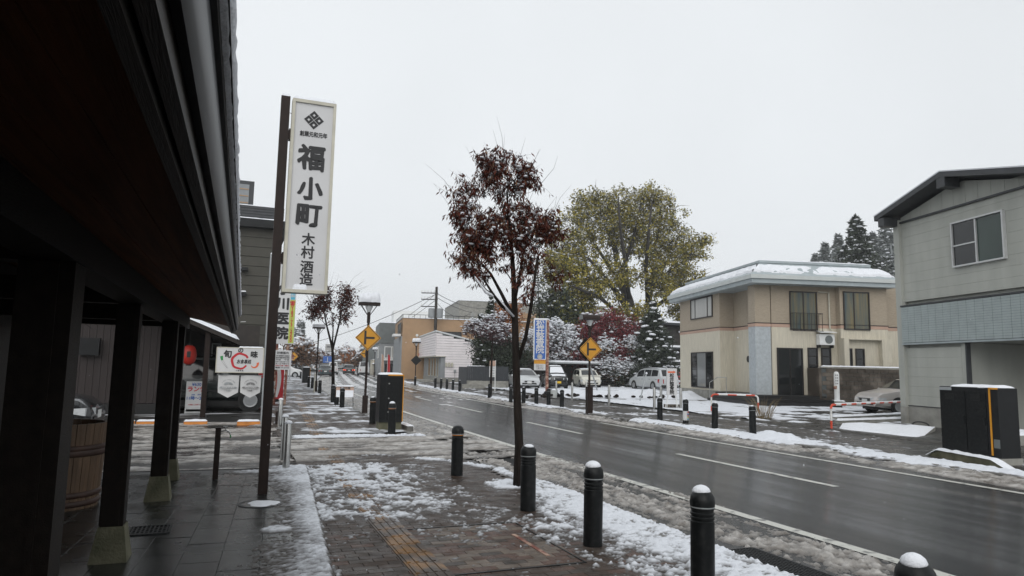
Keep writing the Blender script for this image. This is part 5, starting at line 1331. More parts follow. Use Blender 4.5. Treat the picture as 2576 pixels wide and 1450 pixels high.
# ------------------------------------------------------------------ buildings on the far side
def window(par, wx, dpt, z0, z1, face, glass, frame='frame_dark', mull=(), trans=(), fw=.06, axis='x', out=1, dep=.06, rail=None):
    """framed window on a wall: wx=(a,b) along the wall, dpt = wall plane; axis x: wall runs along local x and faces y*out"""
    a, b = wx; d0, d1 = sorted((dpt, dpt+out*dep))
    def bx(q, u0, u1, v0, v1, w0, w1):
        if axis == 'x': q.box(u0,u1,v0,v1,w0,w1)
        else: q.box(v0,v1,u0,u1,w0,w1)
    q = MB(); bx(q,a,a+fw,d0,d1,z0,z1); bx(q,b-fw,b,d0,d1,z0,z1); bx(q,a+fw,b-fw,d0,d1,z0,z0+fw); bx(q,a+fw,b-fw,d0,d1,z1-fw,z1)
    e0, e1 = sorted((dpt, dpt+out*dep*.8))
    for m in mull: bx(q,a+(b-a)*m-fw*.5,a+(b-a)*m+fw*.5,e0,e1,z0+fw,z1-fw)
    w = q.build('window', frame, par)
    edges = [0]+list(mull)+[1]
    for k in range(len(edges)-1):
        u0 = a+(b-a)*edges[k]+(fw if k == 0 else fw*.5)+.002; u1 = a+(b-a)*edges[k+1]-(fw if k == len(edges)-2 else fw*.5)-.002
        g = MB(); p0, p1 = sorted((dpt+out*.004, dpt+out*dep*(.35+.15*(k % 2)))); bx(g,u0,u1,p0,p1,z0+fw+.002,z1-fw-.002)
        g.build('pane', glass if isinstance(glass, str) else glass[k], w)
        for tz in trans:
            g = MB(); p0, p1 = sorted((dpt+out*dep*.2, dpt+out*dep*.7)); bx(g,u0,u1,p0,p1,z0+(z1-z0)*tz-.02,z0+(z1-z0)*tz+.02); g.build('glazing_bar', frame, w)
    return w
# beige two-storey building: local x runs back along the street, local y faces the street
TL = G(1712, 992, .2); TA = math.radians(90-14.5)
tan = thing('beige_building', 'two-storey beige and cream building with snowy blue-grey mansard roof', 'building', (TL.x, TL.y, LZ), TA)
ZB = 3.90-LZ
def wall(x0, x1, y0, y1, par=tan):
    q = MB(); q.box(x0,x1,y0,y1,.50,ZB-.06); q.build('wall', 'cream_siding', par)
    q = MB(); q.box(x0-.012,x1+.012,y0-.012,y1+.012,ZB-.06,ZB+.10); q.build('band', 'pink_band', par)
    q = MB(); q.box(x0-.03,x1+.03,y0-.03,y1+.03,ZB+.10,ZB+.135); q.build('band_cap', 'frame_dark', par)
    q = MB(); q.box(x0,x1,y0,y1,ZB+.135,6.0); q.build('wall', 'tan_siding', par)
    q = MB(); q.box(x0+.02,x1-.02,y0+.02,y1-.02,-.1,.50); q.build('plinth', 'concrete', par)
wall(-5.75, 0, -8.0, 0)
wall(-9.30, -5.75, -8.0, -.80)
wall(-9.72, -9.30, -4.25, -.85)
wall(-10.05, -9.30, -6.75, -4.25)
q = MB(); q.box(-9.75,-9.05,-.79,0,.2,ZB-.06); q.build('column', 'column_grey', tan)
q = MB(); q.box(-9.765,-9.035,-.801,.015,ZB-.06,ZB+.10); q.build('band', 'pink_band', tan)
q = MB(); q.box(-9.78,-9.02,-.82,.03,ZB+.10,ZB+.135); q.build('band_cap', 'frame_dark', tan)
q = MB(); q.box(-9.75,-9.05,-.79,0,ZB+.135,6.0); q.build('wall', 'tan_siding', tan)
wall(-8.6, -2, -12.5, -8.0)
def mansard(x0, x1, y0, y1, z0, z1, ins, seed, snow_all=True):
    q = MB(); q.box(x0,x1,y0,y1,z0-.03,z0+.16); q.build('fascia', 'fascia_pale', tan)
    q = MB(); q.box(x0+.08,x1-.08,y0+.08,y1-.08,z0-.24,z0-.031); q.build('soffit', 'roof_teal', tan)
    q = MB()
    lo = [(x0,y0),(x1,y0),(x1,y1),(x0,y1)]; hi = [(x0+ins,y0+ins),(x1-ins,y0+ins),(x1-ins,y1-ins),(x0+ins,y1-ins)]
    q.add([(*p,z0+.16) for p in lo]+[(*p,z1) for p in hi], [(k,(k+1) % 4,4+(k+1) % 4,4+k) for k in range(4)]+[(4,5,6,7)])
    r = q.build('roof', 'roof_teal', tan)
    q = MB(); e = .08; q.box(x0+ins-e,x1-ins+e,y0+ins-e,y1-ins+e,z1-.02,z1+.10); q.build('roof_edge', 'roof_teal', r)
    q = MB(); snow_cap(q,x0+ins-e,x1-ins+e,y0+ins-e,y1-ins+e,z1+.10,.07,.2,seed); q.build('snow', 'snow', r, smooth=180)
    # snow slipping down the two visible slopes in ragged drifts
    for side in (0, 1):
        q = MB(); n = 90; m = 16; vs = []
        for i in range(n+1):
            for j in range(m+1):
                f = j/m; s = i/n
                if side == 0: a = (x0+ins*f+(x1-x0-2*ins*f)*s, y1-ins*f)          # street side
                else: a = (x0+ins*f, y0+ins*f+(y1-y0-2*ins*f)*s)                 # end side
                z = z0+.16+(z1-z0-.16)*f
                c = float(fbm(np.array([s*(14 if side == 0 else 11)]), np.array([f*2.2+side*7]), seed, 4, .6)[0])
                lip = float(fbm(np.array([s*26]), np.array([side*3.]), seed+9, 3)[0])
                h = .075*np.clip((.72-c)/.18, -1, 1)*(.8+.5*float(vnoise(np.array([s*60.]), np.array([f*9.]), seed)[0]))
                if f < .10+.16*lip: h = -.03
                if f > .72: h = min(h, .075*(.84-f)/.1-.02)
                hh = max(h, -.03)
                o = .06*hh/.1
                vs.append((a[0]-(o if side == 1 else 0), a[1]+(o if side == 0 else 0), z+hh))
        q.add(vs, [(i*(m+1)+j,(i+1)*(m+1)+j,(i+1)*(m+1)+j+1,i*(m+1)+j+1) for i in range(n) for j in range(m)])
        q.build('roof_snow', 'snow', r, smooth=180)
mansard(-10.55, .75, -7.1, .55, 6.02, 7.0-LZ, .95, 3)
mansard(-9.2, -2, -13.2, -7.3, 5.72, 6.45, .8, 5)
# street-side windows (local +y)
window(tan, (-4.9,-1.8), 0, 4.55, 5.75, 1, ('curtain','curtain','curtain'), mull=(.22,.78))
window(tan, (-4.88,-1.82), 0, .60, 2.62, 1, ('glass','screen_glass','glass'), mull=(.30,.72))
window(tan, (-9.0,-7.75), -.80, 4.50, 5.75, 1, 'curtain', dep=.08)
window(tan, (-9.0,-7.9), -.80, .25, 2.66, 1, 'glass', dep=.08, mull=(.6,))
# end windows (facing -x)
def ew(u, z0, z1, plane, gl, mull=(), trans=()): return window(tan, (-u[1],-u[0]), plane, z0, z1, 1, gl, axis='y', out=-1, mull=mull, trans=trans)
ew((1.09,2.42), .35, 2.74, -9.72, 'glass', (.5,)); ew((2.68,3.20), 1.55, 2.78, -9.72, 'glass', (), (.33,.66)); ew((3.38,3.90), 1.55, 2.78, -9.72, 'glass', (), (.33,.66))
ew((1.80,3.24), 3.62, 5.52, -9.72, ('curtain_reflection','curtain_reflection'), (.5,)); ew((4.42,5.80), 3.68, 5.56, -10.05, ('curtain_reflection','curtain_reflection'), (.6,))
q = MB(); q.box(-10.3,-10.051,-6.23,-4.52,3.20,3.26); q.build('niche_hood', 'cream_siding', tan)
ew((4.56,4.80), 1.3, 2.78, -10.05, 'glass'); ew((4.97,5.44), 1.3, 2.78, -10.05, 'glass', (), (.33,.66))
q = MB(); q.box(-10.30,-10.051,-6.75,-6.24,.4,3.26); q.build('niche_pier', 'cream_siding', tan)
q = MB(); q.box(-10.30,-10.051,-4.51,-4.25,.4,3.26); q.build('niche_pier', 'cream_siding', tan)
ew((7.0,9.5), 3.9, 5.0, -8.6, 'curtain_reflection'); ew((7.0,9.6), .5, 2.5, -8.6, 'glass')
q = MB()
for k in range(9): u = -3.36+1.52*k/8; q.box(-9.98,-9.96,u-.008,u+.008,3.58,4.42)
q.box(-9.985,-9.955,-3.40,-1.82,4.42,4.45); q.box(-9.985,-9.955,-3.40,-1.82,3.56,3.59); q.box(-9.98,-9.72,-3.40,-3.37,4.42,4.45); q.box(-9.98,-9.72,-1.85,-1.82,4.42,4.45); q.build('balcony_rail', 'frame_dark', tan)
q = MB(); q.tube([(-9.80,-3.3,5.52),(-9.80,-3.84,5.50),(-9.80,-3.85,3.75),(-9.80,-3.95,3.6)], .035, 8); q.build('downpipe', 'cream_frame', tan)
ac = q = MB(); q.box(-10.05,-9.75,-3.92,-3.14,2.92,3.44); acb = q.build('air_conditioner', 'white_paint', tan)
q = MB(); q.lathe([(0,0),(.20,0),(.20,.01)], 20, (-10.065,-3.62,3.18), 'x'); q.build('fan_grille', 'slate_wall', acb)
q = MB(); q.add([(-10.2,-3.98,3.50),(-9.73,-3.98,3.60),(-9.73,-3.08,3.60),(-10.2,-3.08,3.50),(-10.2,-3.98,3.52),(-9.73,-3.98,3.62),(-9.73,-3.08,3.62),(-10.2,-3.08,3.52)], [(0,1,2,3),(4,7,6,5),(0,4,5,1),(3,2,6,7),(0,3,7,4)]); q.build('hood', 'white_paint', acb)
q = MB(); q.box(-10.0,-9.73,-3.9,-3.84,2.78,2.92); q.box(-10.0,-9.73,-3.22,-3.16,2.78,2.92); q.build('bracket', 'metal_dark', acb)
q = MB(); q.lathe([(.10,0),(.17,0),(.17,.03),(.10,.03)], 20, (-7.4,-.80,2.2), 'y'); q.box(-7.56,-7.24,-.79,-.775,2.17,2.23); q.build('round_emblem', 'frame_dark', tan)
# entrance steps and rail
for k, (a, d) in enumerate(((0,.16),(.45,.32),(.9,.48))):
    q = MB(); q.box(-11.6+a*.9,-9.76,-3.2+a*.3,.9-a*.5,-.05,d); q.box(-9.755,-6.1,-.79,.9-a*.5,-.05,d) if True else None; q.build('step', 'grout', tan)
q = MB(); q.tube([(-6.3,.85,.0),(-6.3,.85,.95),(-7.2,.8,1.25),(-8.2,.8,1.25),(-8.2,.8,.4)], .02, 8); q.build('handrail', 'steel', tan)
# block wall beside it
bwl = thing('block_wall', 'stained brown concrete block wall with snow along its top', 'wall', (TL.x, TL.y, LZ), TA)
rng = random.Random(9)
bm_ = MB(); bm_.box(-.06,.06,-.193,.193,-.092,.092); blk = bm_.mesh('block', 'block')
for r in range(8):
    for c in range(22):
        y = -2.75-.2-c*.4-(.2 if r % 2 else 0)
        if y > -11.6: link('block', blk, bwl, (-10.75+rng.uniform(-.004,.004), y, .30+r*.2))
q = MB(); q.box(-10.79,-10.71,-11.6,-2.72,.2,1.78); q.build('mortar_core', 'tile_joint', bwl)
q = MB(); q.box(-10.84,-10.66,-11.6,-2.65,0,.205); q.build('footing', 'concrete', bwl)
q = MB(); q.box(-10.83,-10.67,-11.62,-2.7,1.80,1.87); q.build('coping', 'concrete', bwl)
q = MB(); snow_cap(q,-10.83,-10.67,-11.62,-2.7,1.87,.06,.06,6); q.build('snow', 'snow', bwl, smooth=180)
q = MB(); q.box(-10.8,-9.8,-2.72,-2.6,0,1.8); q.build('side_wall', 'block', bwl)

# grey gabled building
GC = G(2278, 1066, .1); GA = math.radians(90-14.3)
gb = thing('grey_gabled_building', 'pale grey sided two-storey building with blue tile band and low gable', 'building', (GC.x, GC.y, .08), GA)
q = MB(); q.box(-5.5,-.02,-9,-.121,2.53,6.9); q.build('wall', 'grey_siding', gb)
q = MB(); q.box(-2.46,-.02,-9,-.121,.0,2.529); q.build('wall', 'grey_siding', gb)
q = MB(); q.box(-5.5,-2.461,-9,-2.4,.0,2.529); q.build('porch_wall', 'grey_siding', gb)
z = .62; k = 0
while z < 6.45:
    h = .30
    segs = [(-5.5,-.20)] if z > 3.72 else [(-2.46,-.20)]
    if not (2.55 < z+h*.5 < 3.8):
        for a, b in segs:
            parts = [(a,b)]
            for p0, p1 in parts:
                q = MB(); q.bevbox(p0,p1,-.12,.0,z+.0015,min(z+h-.0015, 6.50),.003); q.build('siding_board', 'grey_siding', gb)
    z += h; k += 1
q = MB(); q.box(-.20,.06,-.14,.10,.56,6.62); q.build('corner_pilaster', 'grey_siding', gb)
q = MB(); q.box(-2.46,-.02,-.118,.02,-.1,.60); q.box(-.20,.062,-.15,.105,-.1,.555); q.build('plinth', 'concrete', gb)
q = MB(); q.box(-2.46,-.02,-.1,.035,.595,.615); q.build('flashing', 'roof_dark', gb)
for k in range(12):
    x1 = -.20-k*.455; q = MB(); 
    zt = lambda x: 6.62+.235*min(-x+.1, 5.4+x+.1)
    q.add([(x1,-.11,6.56),(x1-.445,-.11,6.56),(x1-.445,-.11,zt(x1-.445)),(x1,-.11,zt(x1)),(x1,.004,6.56),(x1-.445,.004,6.56),(x1-.445,.004,zt(x1-.445)),(x1,.004,zt(x1))], [(0,1,2,3),(4,7,6,5),(0,4,5,1),(1,5,6,2),(2,6,7,3),(3,7,4,0)])
    if x1-.445 > -5.6: q.build('gable_panel', 'grey_siding', gb)
q = MB(); q.box(-5.5,.05,-.1,.07,6.50,6.555); q.build('belt_trim', 'roof_dark', gb)
zt = lambda x: 6.66+.235*min(-x+.1, 5.5+x+.1)
for (xa, xb) in ((.30,-2.7),(-2.7,-5.7)):
    q = MB(); za, zb_ = (6.66 if xa > 0 else 7.37), (7.37 if xb > -3 else 6.66)
    q.add([(xa,-9.2,za),(xb,-9.2,zb_),(xb,.60,zb_),(xa,.60,za),(xa,-9.2,za+.15),(xb,-9.2,zb_+.15),(xb,.60,zb_+.15),(xa,.60,za+.15)], [(0,1,2,3),(4,7,6,5),(0,4,5,1),(1,5,6,2),(2,6,7,3),(3,7,4,0)])
    r = q.build('roof', 'roof_dark', gb)
    q = MB(); q.add([(xa,-9.2,za+.155),(xb,-9.2,zb_+.155),(xb,.61,zb_+.155),(xa,.61,za+.155),(xa,-9.2,za+.195),(xb,-9.2,zb_+.195),(xb,.615,zb_+.19),(xa,.615,za+.19)], [(4,7,6,5),(2,6,7,3),(3,7,4,0),(0,1,2,3)]); q.build('snow', 'snow', r)
q = MB(); q.box(-2.86,-2.54,.1,.59,7.05,7.36); q.build('purlin_end', 'roof_dark', gb)
q = MB(); q.box(-.16,.12,.1,.59,6.42,6.70); q.build('purlin_end', 'roof_dark', gb)
window(gb, (-4.25,-2.40), .001, 4.73, 6.07, 1, ('glass_green','glass'), frame='alu', mull=(.52,), fw=.045, dep=.10)
q = MB(); q.box(-3.28,-2.46,.075,.085,5.34,5.38); q.build('screen_bar', 'alu', gb)
# tile band
q = MB(); q.box(-5.5,-.16,-.11,.10,2.58,3.75); q.build('tile_backing', 'tile_joint', gb)
tb_ = MB(); tb_.bevbox(-.145,.145,.0,.012,-.033,.033,.0); tl_me = tb_.mesh('tile', 'grey_tile')
for r in range(16):
    for c in range(18):
        link('tile', tl_me, gb, (-.31-c*.30, .10, 2.63+r*.0715))
q = MB(); q.box(-5.5,-.15,-.11,.13,3.752,3.80); q.build('band_flashing', 'roof_dark', gb)
q = MB(); q.box(-5.5,-.14,-.11,.12,2.53,2.578); q.build('band_sill', 'roof_teal', gb)
# porch recess
q = MB(); q.box(-2.64,-2.465,-2.0,-.001,.0,2.52); q.build('porch_pier', 'grey_siding', gb)
q = MB(); q.box(-2.70,-2.645,-.1,.03,.0,2.52); q.build('downpipe', 'roof_dark', gb)
q = MB(); q.box(-5.6,-2.65,.001,.12,-.05,.12); q.build('porch_step', 'concrete', gb)
q = MB(); q.box(-5.2,-4.1,-2.399,-2.33,.05,2.3); q.build('door', 'fence_brown', gb)
q = MB(); q.box(-4.22,-4.18,-2.33,-2.29,.9,1.1); q.build('door_handle', 'steel', gb)
q = MB(); q.tube([(.12,.16,5.85),(.12,.13,5.5)], .03, 8); q.box(.02,.16,.10,.2,5.5,5.53); q.build('gutter_pipe', 'grey_metal', gb)
q = MB(); q.tube([(-1.0+.35*math.cos(a), .25, .05+.10*math.sin(a)) for a in np.linspace(0, math.pi, 12)], .02, 6); q.build('coiled_hose', 'wire', None, label='dark coiled hose lying against the grey building plinth', category='hose').matrix_world = Matrix.Translation((GC.x,GC.y,.08)) @ Matrix.Rotation(GA, 4, 'Z')
# sloping snow-covered concrete ramps and ledges before it
rm = thing('concrete_ramp', 'snow-covered sloping concrete ramp block before the grey building', 'ramp', (0,0,0))
P = [G(2106,1084,SWZ), G(2309,1109,SWZ), at(2353,1073,0.1) if False else G(2353,1073,.23), G(2120,1064,.23)]
q = MB(); low = [Vector((p.x,p.y,SWZ-.05)) for p in P]
q.add([*low,*[p-Vector((0,0,.02)) for p in P]], [(0,1,5,4),(1,2,6,5),(2,3,7,6),(3,0,4,7),(4,5,6,7)]); q.build('ramp_block', 'concrete', rm)
q = MB(); n = 26; m = 12; vs = []
for i in range(n+1):
    for j in range(m+1):
        s, f = i/n, j/m; p = P[0].lerp(P[1], s).lerp(P[3].lerp(P[2], s), f); e = min(s, 1-s, .12)/.12*min(f, 1-f, .15)/.15
        vs.append((p.x, p.y, p.z-.01+.07*e**.5*(.7+.6*float(vnoise(np.array([s*9.]), np.array([f*5.]), 4)[0]))))
q.add(vs, [(i*(m+1)+j,(i+1)*(m+1)+j,(i+1)*(m+1)+j+1,i*(m+1)+j+1) for i in range(n) for j in range(m)]); q.build('snow', 'snow', rm, smooth=180)
for k, (a, b, zt_, lab) in enumerate((((2107,1058),(2274,1053),.22,'first'),((2098,1049),(2274,1041),.20,'second'))):
    A, B = G(*a, zt_), G(*b, zt_)
    t = thing('low_ledge', '%s low concrete ledge with a line of snow beside the grey building' % lab, 'ledge', (A.x,A.y,LZ), math.atan2(B.y-A.y, B.x-A.x), 'low ledges beside the grey building')
    L_ = (B-A).length+1; q = MB(); q.box(0,L_,-.07,.07,-.05,zt_-LZ); q.build('ledge_wall', 'concrete', t)
    q = MB(); snow_cap(q,-.02,L_,-.09,.09,zt_-LZ,.06,.06,k+3); q.build('snow', 'snow', t, smooth=180)
# big dark street cabinet
cR = thing('street_cabinet', 'wide black street cabinet with amber edge strip on the far pavement', 'cabinet', G(2450, 1172, SWZ)+Vector((.0,.15,0)), math.radians(-36))
ca, cb2 = G(2372,1150,SWZ), G(2520,1172,SWZ)
cR.location = ((ca.x+cb2.x)/2, (ca.y+cb2.y)/2, SWZ); cR.rotation_euler[2] = math.atan2(cb2.y-ca.y, cb2.x-ca.x)
wc = (cb2-ca).length/2
q = MB(); q.box(-wc-.02,wc+.02,-.02,.5,-.03,.12); q.build('plinth', 'concrete', cR)
q = MB(); q.bevbox(-wc,wc,0,.48,.12,1.40,.01); bd = q.build('body', 'metal_dark', cR)
for a, b in ((-wc+.03,-.05),(-.03,wc*.62)):
    q = MB(); q.box(a,b,-.012,-.001,.2,1.32); d_ = q.build('door', 'bollard', cR)
    for j in range(5): q = MB(); q.box(a+.1,a+.3,-.018,-.0125,1.15+j*.025,1.16+j*.025); q.build('vent_slot', 'grout', d_)
q = MB(); q.box(wc*.72,wc*.72+.03,-.014,-.001,.16,1.395); q.box(wc*.72,wc+.006,-.014,-.001,1.37,1.402); q.build('amber_strip', 'amber', cR)
q = MB(); q.box(-wc+.01,-wc+.28,-.016,-.0125,1.325,1.385); q.build('plate', 'grey_metal', cR)
for a in (-.11, wc*.62-.06):
    q = MB(); q.box(a,a+.03,-.03,-.0125,.70,.84); q.build('handle', 'metal_dark', cR)
for a in (-wc+.035, -.025):
    for z in (.32,1.2): q = MB(); q.box(a,a+.02,-.022,-.0125,z,z+.08); q.build('hinge', 'metal_dark', cR)
q = MB(); q.box(wc*.80,wc*.80+.12,-.004,-.0005,.30,.46); q.build('notice', 'slate_wall', cR)
q = MB(); snow_cap(q,-wc+.2,wc,.0,.48,1.40,.05,.06,3, ragged=.02); q.build('snow', 'snow', bd, smooth=180)
ki = thing('kerb_wedge', 'wedge-shaped raised kerb with snow in front of the black street cabinet', 'kerb', (0,0,0))
A, B = G(2330,1150,0), G(2545,1192,0); dv = (B-A).normalized(); nv = Vector((dv.y,-dv.x,0))
q = MB(); L_ = (B-A).length
pf = [(0,.02),(.35,.17),(L_-.45,.17),(L_,.02)]
fr = [A+dv*u for u, h in pf]; bk = [A+dv*u-nv*.16 for u, h in pf]
q.add([Vector((p.x,p.y,-.02)) for p in fr]+[Vector((p.x,p.y,h)) for p, (u, h) in zip(fr, pf)]+[Vector((p.x,p.y,h)) for p, (u, h) in zip(bk, pf)], [(0,1,5,4),(1,2,6,5),(2,3,7,6),(4,5,9,8),(5,6,10,9),(6,7,11,10)]); q.build('kerb_block', 'concrete_moss', ki)
q = MB(); vs = []
for i in range(41):
    u = L_*i/40; h = float(np.interp(u, [p[0] for p in pf], [p[1] for p in pf])); n_ = float(fbm(np.array([u*5]), np.array([0.]), 4, 3)[0])
    for j in range(7):
        f = j/6; p = A+dv*u-nv*(-.03+.22*f); vs.append((p.x, p.y, h-.01+.06*math.sin(math.pi*min(1, f+.05))**.6*(.6+.8*n_)))
q.add(vs, [(i*7+j,(i+1)*7+j,(i+1)*7+j+1,i*7+j+1) for i in range(40) for j in range(6)]); q.build('snow', 'snow', ki, smooth=180)
rk = thing('snow_slab', 'snow-covered concrete slab at the picture edge beside the black cabinet', 'slab', G(2556, 1125, SWZ)); q = MB(); q.box(-.3,1.2,-.2,.9,-.05,.28); q.build('slab_block', 'concrete', rk); q = MB(); snow_cap(q,-.3,1.2,-.2,.9,.28,.06,.08,2); q.build('snow', 'snow', rk, smooth=180)
# ------------------------------------------------------------------ street furniture on the far side
GR = 'black bollards along the far kerb'
for (x, y), lab, s, stk in (((1894,1092),'black bollard on the far kerb closest to the snow heap',1,False),((1798,1079),'black bollard in front of the red and white barrier',1,False),((1725,1064),'bollard wrapped with a white notice sleeve on the far kerb',1,True),((1660,1059),'black bollard before the small white clinic stand sign',1,False),
        ((1413,1026),'black bollard just before the far diamond-sign lamp',0,False),((1380,1021),'black bollard beside the rusty blue-sign post',0,False),((1349,1018),'black bollard below the blue vertical sign',1,False),((1317,1015),'black bollard just beyond the street tree trunk',1,False),((1285,1011),'black bollard in front of the silver sedan',1,False),((1231,1001),'black bollard touching the plum-leaved street tree',0,False)):
    bollard(G(x, y, SWZ), lab, GR, s, sticker=stk)
for k, (x, y) in enumerate(((1156,987),(1139,983),(1124,981),(1109,979),(1095,977),(1044,970),(1013,966),(1001,961),(990,957),(981,954),(972,952),(963,950))):
    bollard(G(x, y, SWZ), '%s distant bollard along the far kerb past the fence' % ORD[k], GR, 1)
LR = G(1482, 1040, SWZ)
lamp(LR, 'brown street lamp without snow carrying a yellow diamond sign on the far kerb', math.radians(-3), 3.55, 0)
q = MB(); q.bevbox(-.1,.1,-.1,.1,-.02,.95,.006); q.build('foot_casing', 'brown_paint', bpy.data.objects['street_lamp.002'] if 'street_lamp.002' in bpy.data.objects else None)
diamond((LR.x, LR.y-.06, 2.35), 'yellow diamond junction sign on the far street lamp', math.radians(-12), .62)
t = diamond((LR.x-.12, LR.y+.08, 2.37), 'back of a second diamond plate behind the far yellow sign', math.radians(12), .60, True)
def barrier(A, B, label, h=.72):
    t = thing('pipe_barrier', label, 'barrier', A, math.atan2(B.y-A.y, B.x-A.x), 'red and white pipe barriers')
    L = (Vector((B.x,B.y,0))-Vector((A.x,A.y,0))).length; r = .12
    path = [(0,0,-.05),(0,0,h-r)]+[(r-r*math.cos(a),0,h-r+r*math.sin(a)) for a in np.linspace(.2,math.pi/2,6)]+[(x,0,h) for x in np.linspace(r+.1,L-r-.1,7)]+[(L-r+r*math.sin(a),0,h-r+r*math.cos(a)) for a in np.linspace(0,math.pi/2,6)]+[(L,0,-.05)]
    P = [Vector(p) for p in path]; d = [0]
    for a, b in zip(P[:-1], P[1:]): d.append(d[-1]+(b-a).length)
    S = .33; n = int(d[-1]/S)
    for k in range(n+1):
        s0, s1 = k*S, min((k+1)*S, d[-1]); ss = np.linspace(s0, s1, 6)
        if s1-s0 < .02: continue
        pts = [tuple(np.interp(s, d, [p[i] for p in P]) for i in range(3)) for s in ss]
        q = MB(); q.tube(pts, .032, 10, False); q.build('pipe_band', 'barrier_red' if k % 2 == 0 else 'barrier_white', t, smooth=180)
    q = MB(); snow_cap(q, r+.1, L-r-.1, -.022, .022, h+.028, .022, .03, 4); q.build('snow', 'snow', t, smooth=180)
barrier(G(1790,1040,SWZ), G(1911,1046,SWZ)+Vector((.3,.4,0)), 'low red and white pipe barrier behind the far bollards')
bA = G(2092,1084,SWZ); bB = G(2290,1009,SWZ+.74)
barrier(bA, Vector((bB.x,bB.y,SWZ)), 'red and white pipe barrier running up to the grey building corner')
mp = thing('marker_pillar', 'white round-topped marker pillar with vertical lettering on a plinth', 'pillar', G(2106, 1016, LZ+.15)-Vector((0,0,.1)), math.radians(-40))
q = MB(); q.bevbox(-.32,.32,-.25,.25,-.05,.22,.02); pl = q.build('plinth', 'concrete', mp); q = MB(); snow_cap(q,-.33,.33,-.26,.26,.22,.05,.06,2); q.build('snow', 'snow', pl, smooth=180)
q = MB(); q.lathe([(.125,.2),(.125,1.45),(.11,1.53),(.07,1.585),(0,1.60)], 20); q.build('pillar', 'white_paint', mp, smooth=50)

for k in range(4):
    q = MB()
    for s in (-1,1): q.box(s*.035-.022,s*.035+.022,-.129,-.124,1.40-k*.13,1.455-k*.13)
    q.build('print', 'grey_ink', mp)
q = MB(); q.box(-.14,.0,-.132,-.126,.78,.93); q.build('plaque', 'rust', mp)
def steel_post(x, y, label):
    t = thing('steel_post', label, 'post', G(x, y, SWZ), 0, 'steel posts along the far lot edge')
    q = MB(); q.lathe([(.055,-.05),(.055,.88),(.05,.90),(0,.90)], 16); q.build('tube', 'steel', t, smooth=40)
for k, (x, y) in enumerate(((1399,1001),(1439,1009),(1475,1006),(1532,1021),(1646,1032),(1663,1030),(1713,1034))):
    steel_post(x, y, '%s steel post along the snowy lot edge counted from the blue sign' % ORD[k])
for (xa,ya),(xb,yb) in (((1646,1032),(1713,1034)),):
    a, b = G(xa,ya,SWZ), G(xb,yb,SWZ); q = MB(); q.tube([a.lerp(b,k/10)+Vector((0,0,.72-.25*4*(k/10)*(1-k/10)*.4)) for k in range(11)], .008, 5); q.build('hanging_chain', 'grey_metal', None, label='thin chain slung between the steel posts at the lot edge', category='chain')
# blue vertical sign
BS = G(1376, 992, LZ)
bs = thing('blue_vertical_sign', 'blue vertical clinic sign with white lettering on a rusty post', 'sign', (BS.x, BS.y, LZ), math.radians(-16))
kx = BS.y/ (FPX*.93); zt_ = at(1360, 803, BS.y).z-LZ; zb_ = at(1360, 905, BS.y).z-LZ
q = MB(); q.bevbox(-.09,.07,-.06,.10,-.1,zt_-.05,.004); q.build('post', 'rust', bs)
q = MB(); q.box(-.86,-.10,-.06,.06,zb_,zt_); q.build('sign_box', 'white_paint', bs)
q = MB(); q.box(-.80,-.14,-.066,-.061,zb_+.04,zt_-.06); q.build('blue_face', 'sign_blue', bs)
h_ = (zt_-zb_)
vtext(bs, '松井整骨院', .52, -.47, -.069, zb_+h_*.16, zt_-.10, 'sign_white', .010)
q = MB(); c_ = (-.47, zb_+h_*.075); q.lathe([(.13,0),(.16,0)], 20, (c_[0],-.069,c_[1]), 'y'); q.add([(c_[0]-.09,-.07,c_[1]-.02),(c_[0],-.07,c_[1]-.02),(c_[0],-.07,c_[1]-.07),(c_[0]+.10,-.07,c_[1]),(c_[0],-.07,c_[1]+.07),(c_[0],-.07,c_[1]+.02),(c_[0]-.09,-.07,c_[1]+.02)], [(0,1,2,3,4,5,6)]); q.build('arrow_mark', 'sign_white', bs)
z1_ = at(1360, 932, BS.y).z-LZ; zm = z1_+(zb_-z1_)*.6
q = MB(); q.box(-.80,-.12,-.05,.03,z1_,zm-.003); q.build('notice_panel', 'sign_white', bs); q = MB(); q.box(-.80,-.12,-.05,.03,zm,zb_-.03); q.build('notice_header', 'sign_yellow', bs)
text(bs, '診療時間', .12, (-.46,-.054,zm+.25), XD, YD, 'red_ink', .002); text(bs, '午前 8:30〜\n午後 2:00〜\n土曜 午前', .10, (-.46,-.054,(z1_+zm)/2), XD, YD, 'grey_ink', .001, line=1.0)
q = MB(); snow_cap(q,-.86,.05,-.07,.1,zt_,.06,.05,4); q.build('snow', 'snow', bs, smooth=180)
# little stand sign of the clinic
ss = thing('clinic_stand_sign', 'small white stand sign with black vertical lettering and orange arrow', 'sign', G(1690, 1034, SWZ), math.radians(-26))
q = MB(); q.bevbox(-.20,.20,-.06,.06,.62,1.68,.01); q.build('panel', 'sign_face', ss)
q = MB()
for s in (-1,1): q.tube([(s*.14,-.02,.66),(s*.24,-.22,0)], .013, 6); q.tube([(s*.14,.02,.66),(s*.24,.22,0)], .013, 6)
q.build('leg_frame', 'white_paint', ss)
vtext(ss, '松井整骨院', .18, 0, -.064, .64, 1.47, 'ink', .006)
q = MB(); q.add([(-.16,-.063,1.50),(.06,-.063,1.50),(.06,-.063,1.48),(.16,-.063,1.53),(.06,-.063,1.60),(.06,-.063,1.565),(-.16,-.063,1.56)], [(0,1,2,3,4,5,6)]); q.build('arrow_mark', 'orange_ink', ss)
wb = thing('weight_block', 'dark ribbed weight block with snow under the small stand sign', 'block', G(1692, 1032, SWZ), math.radians(-26))
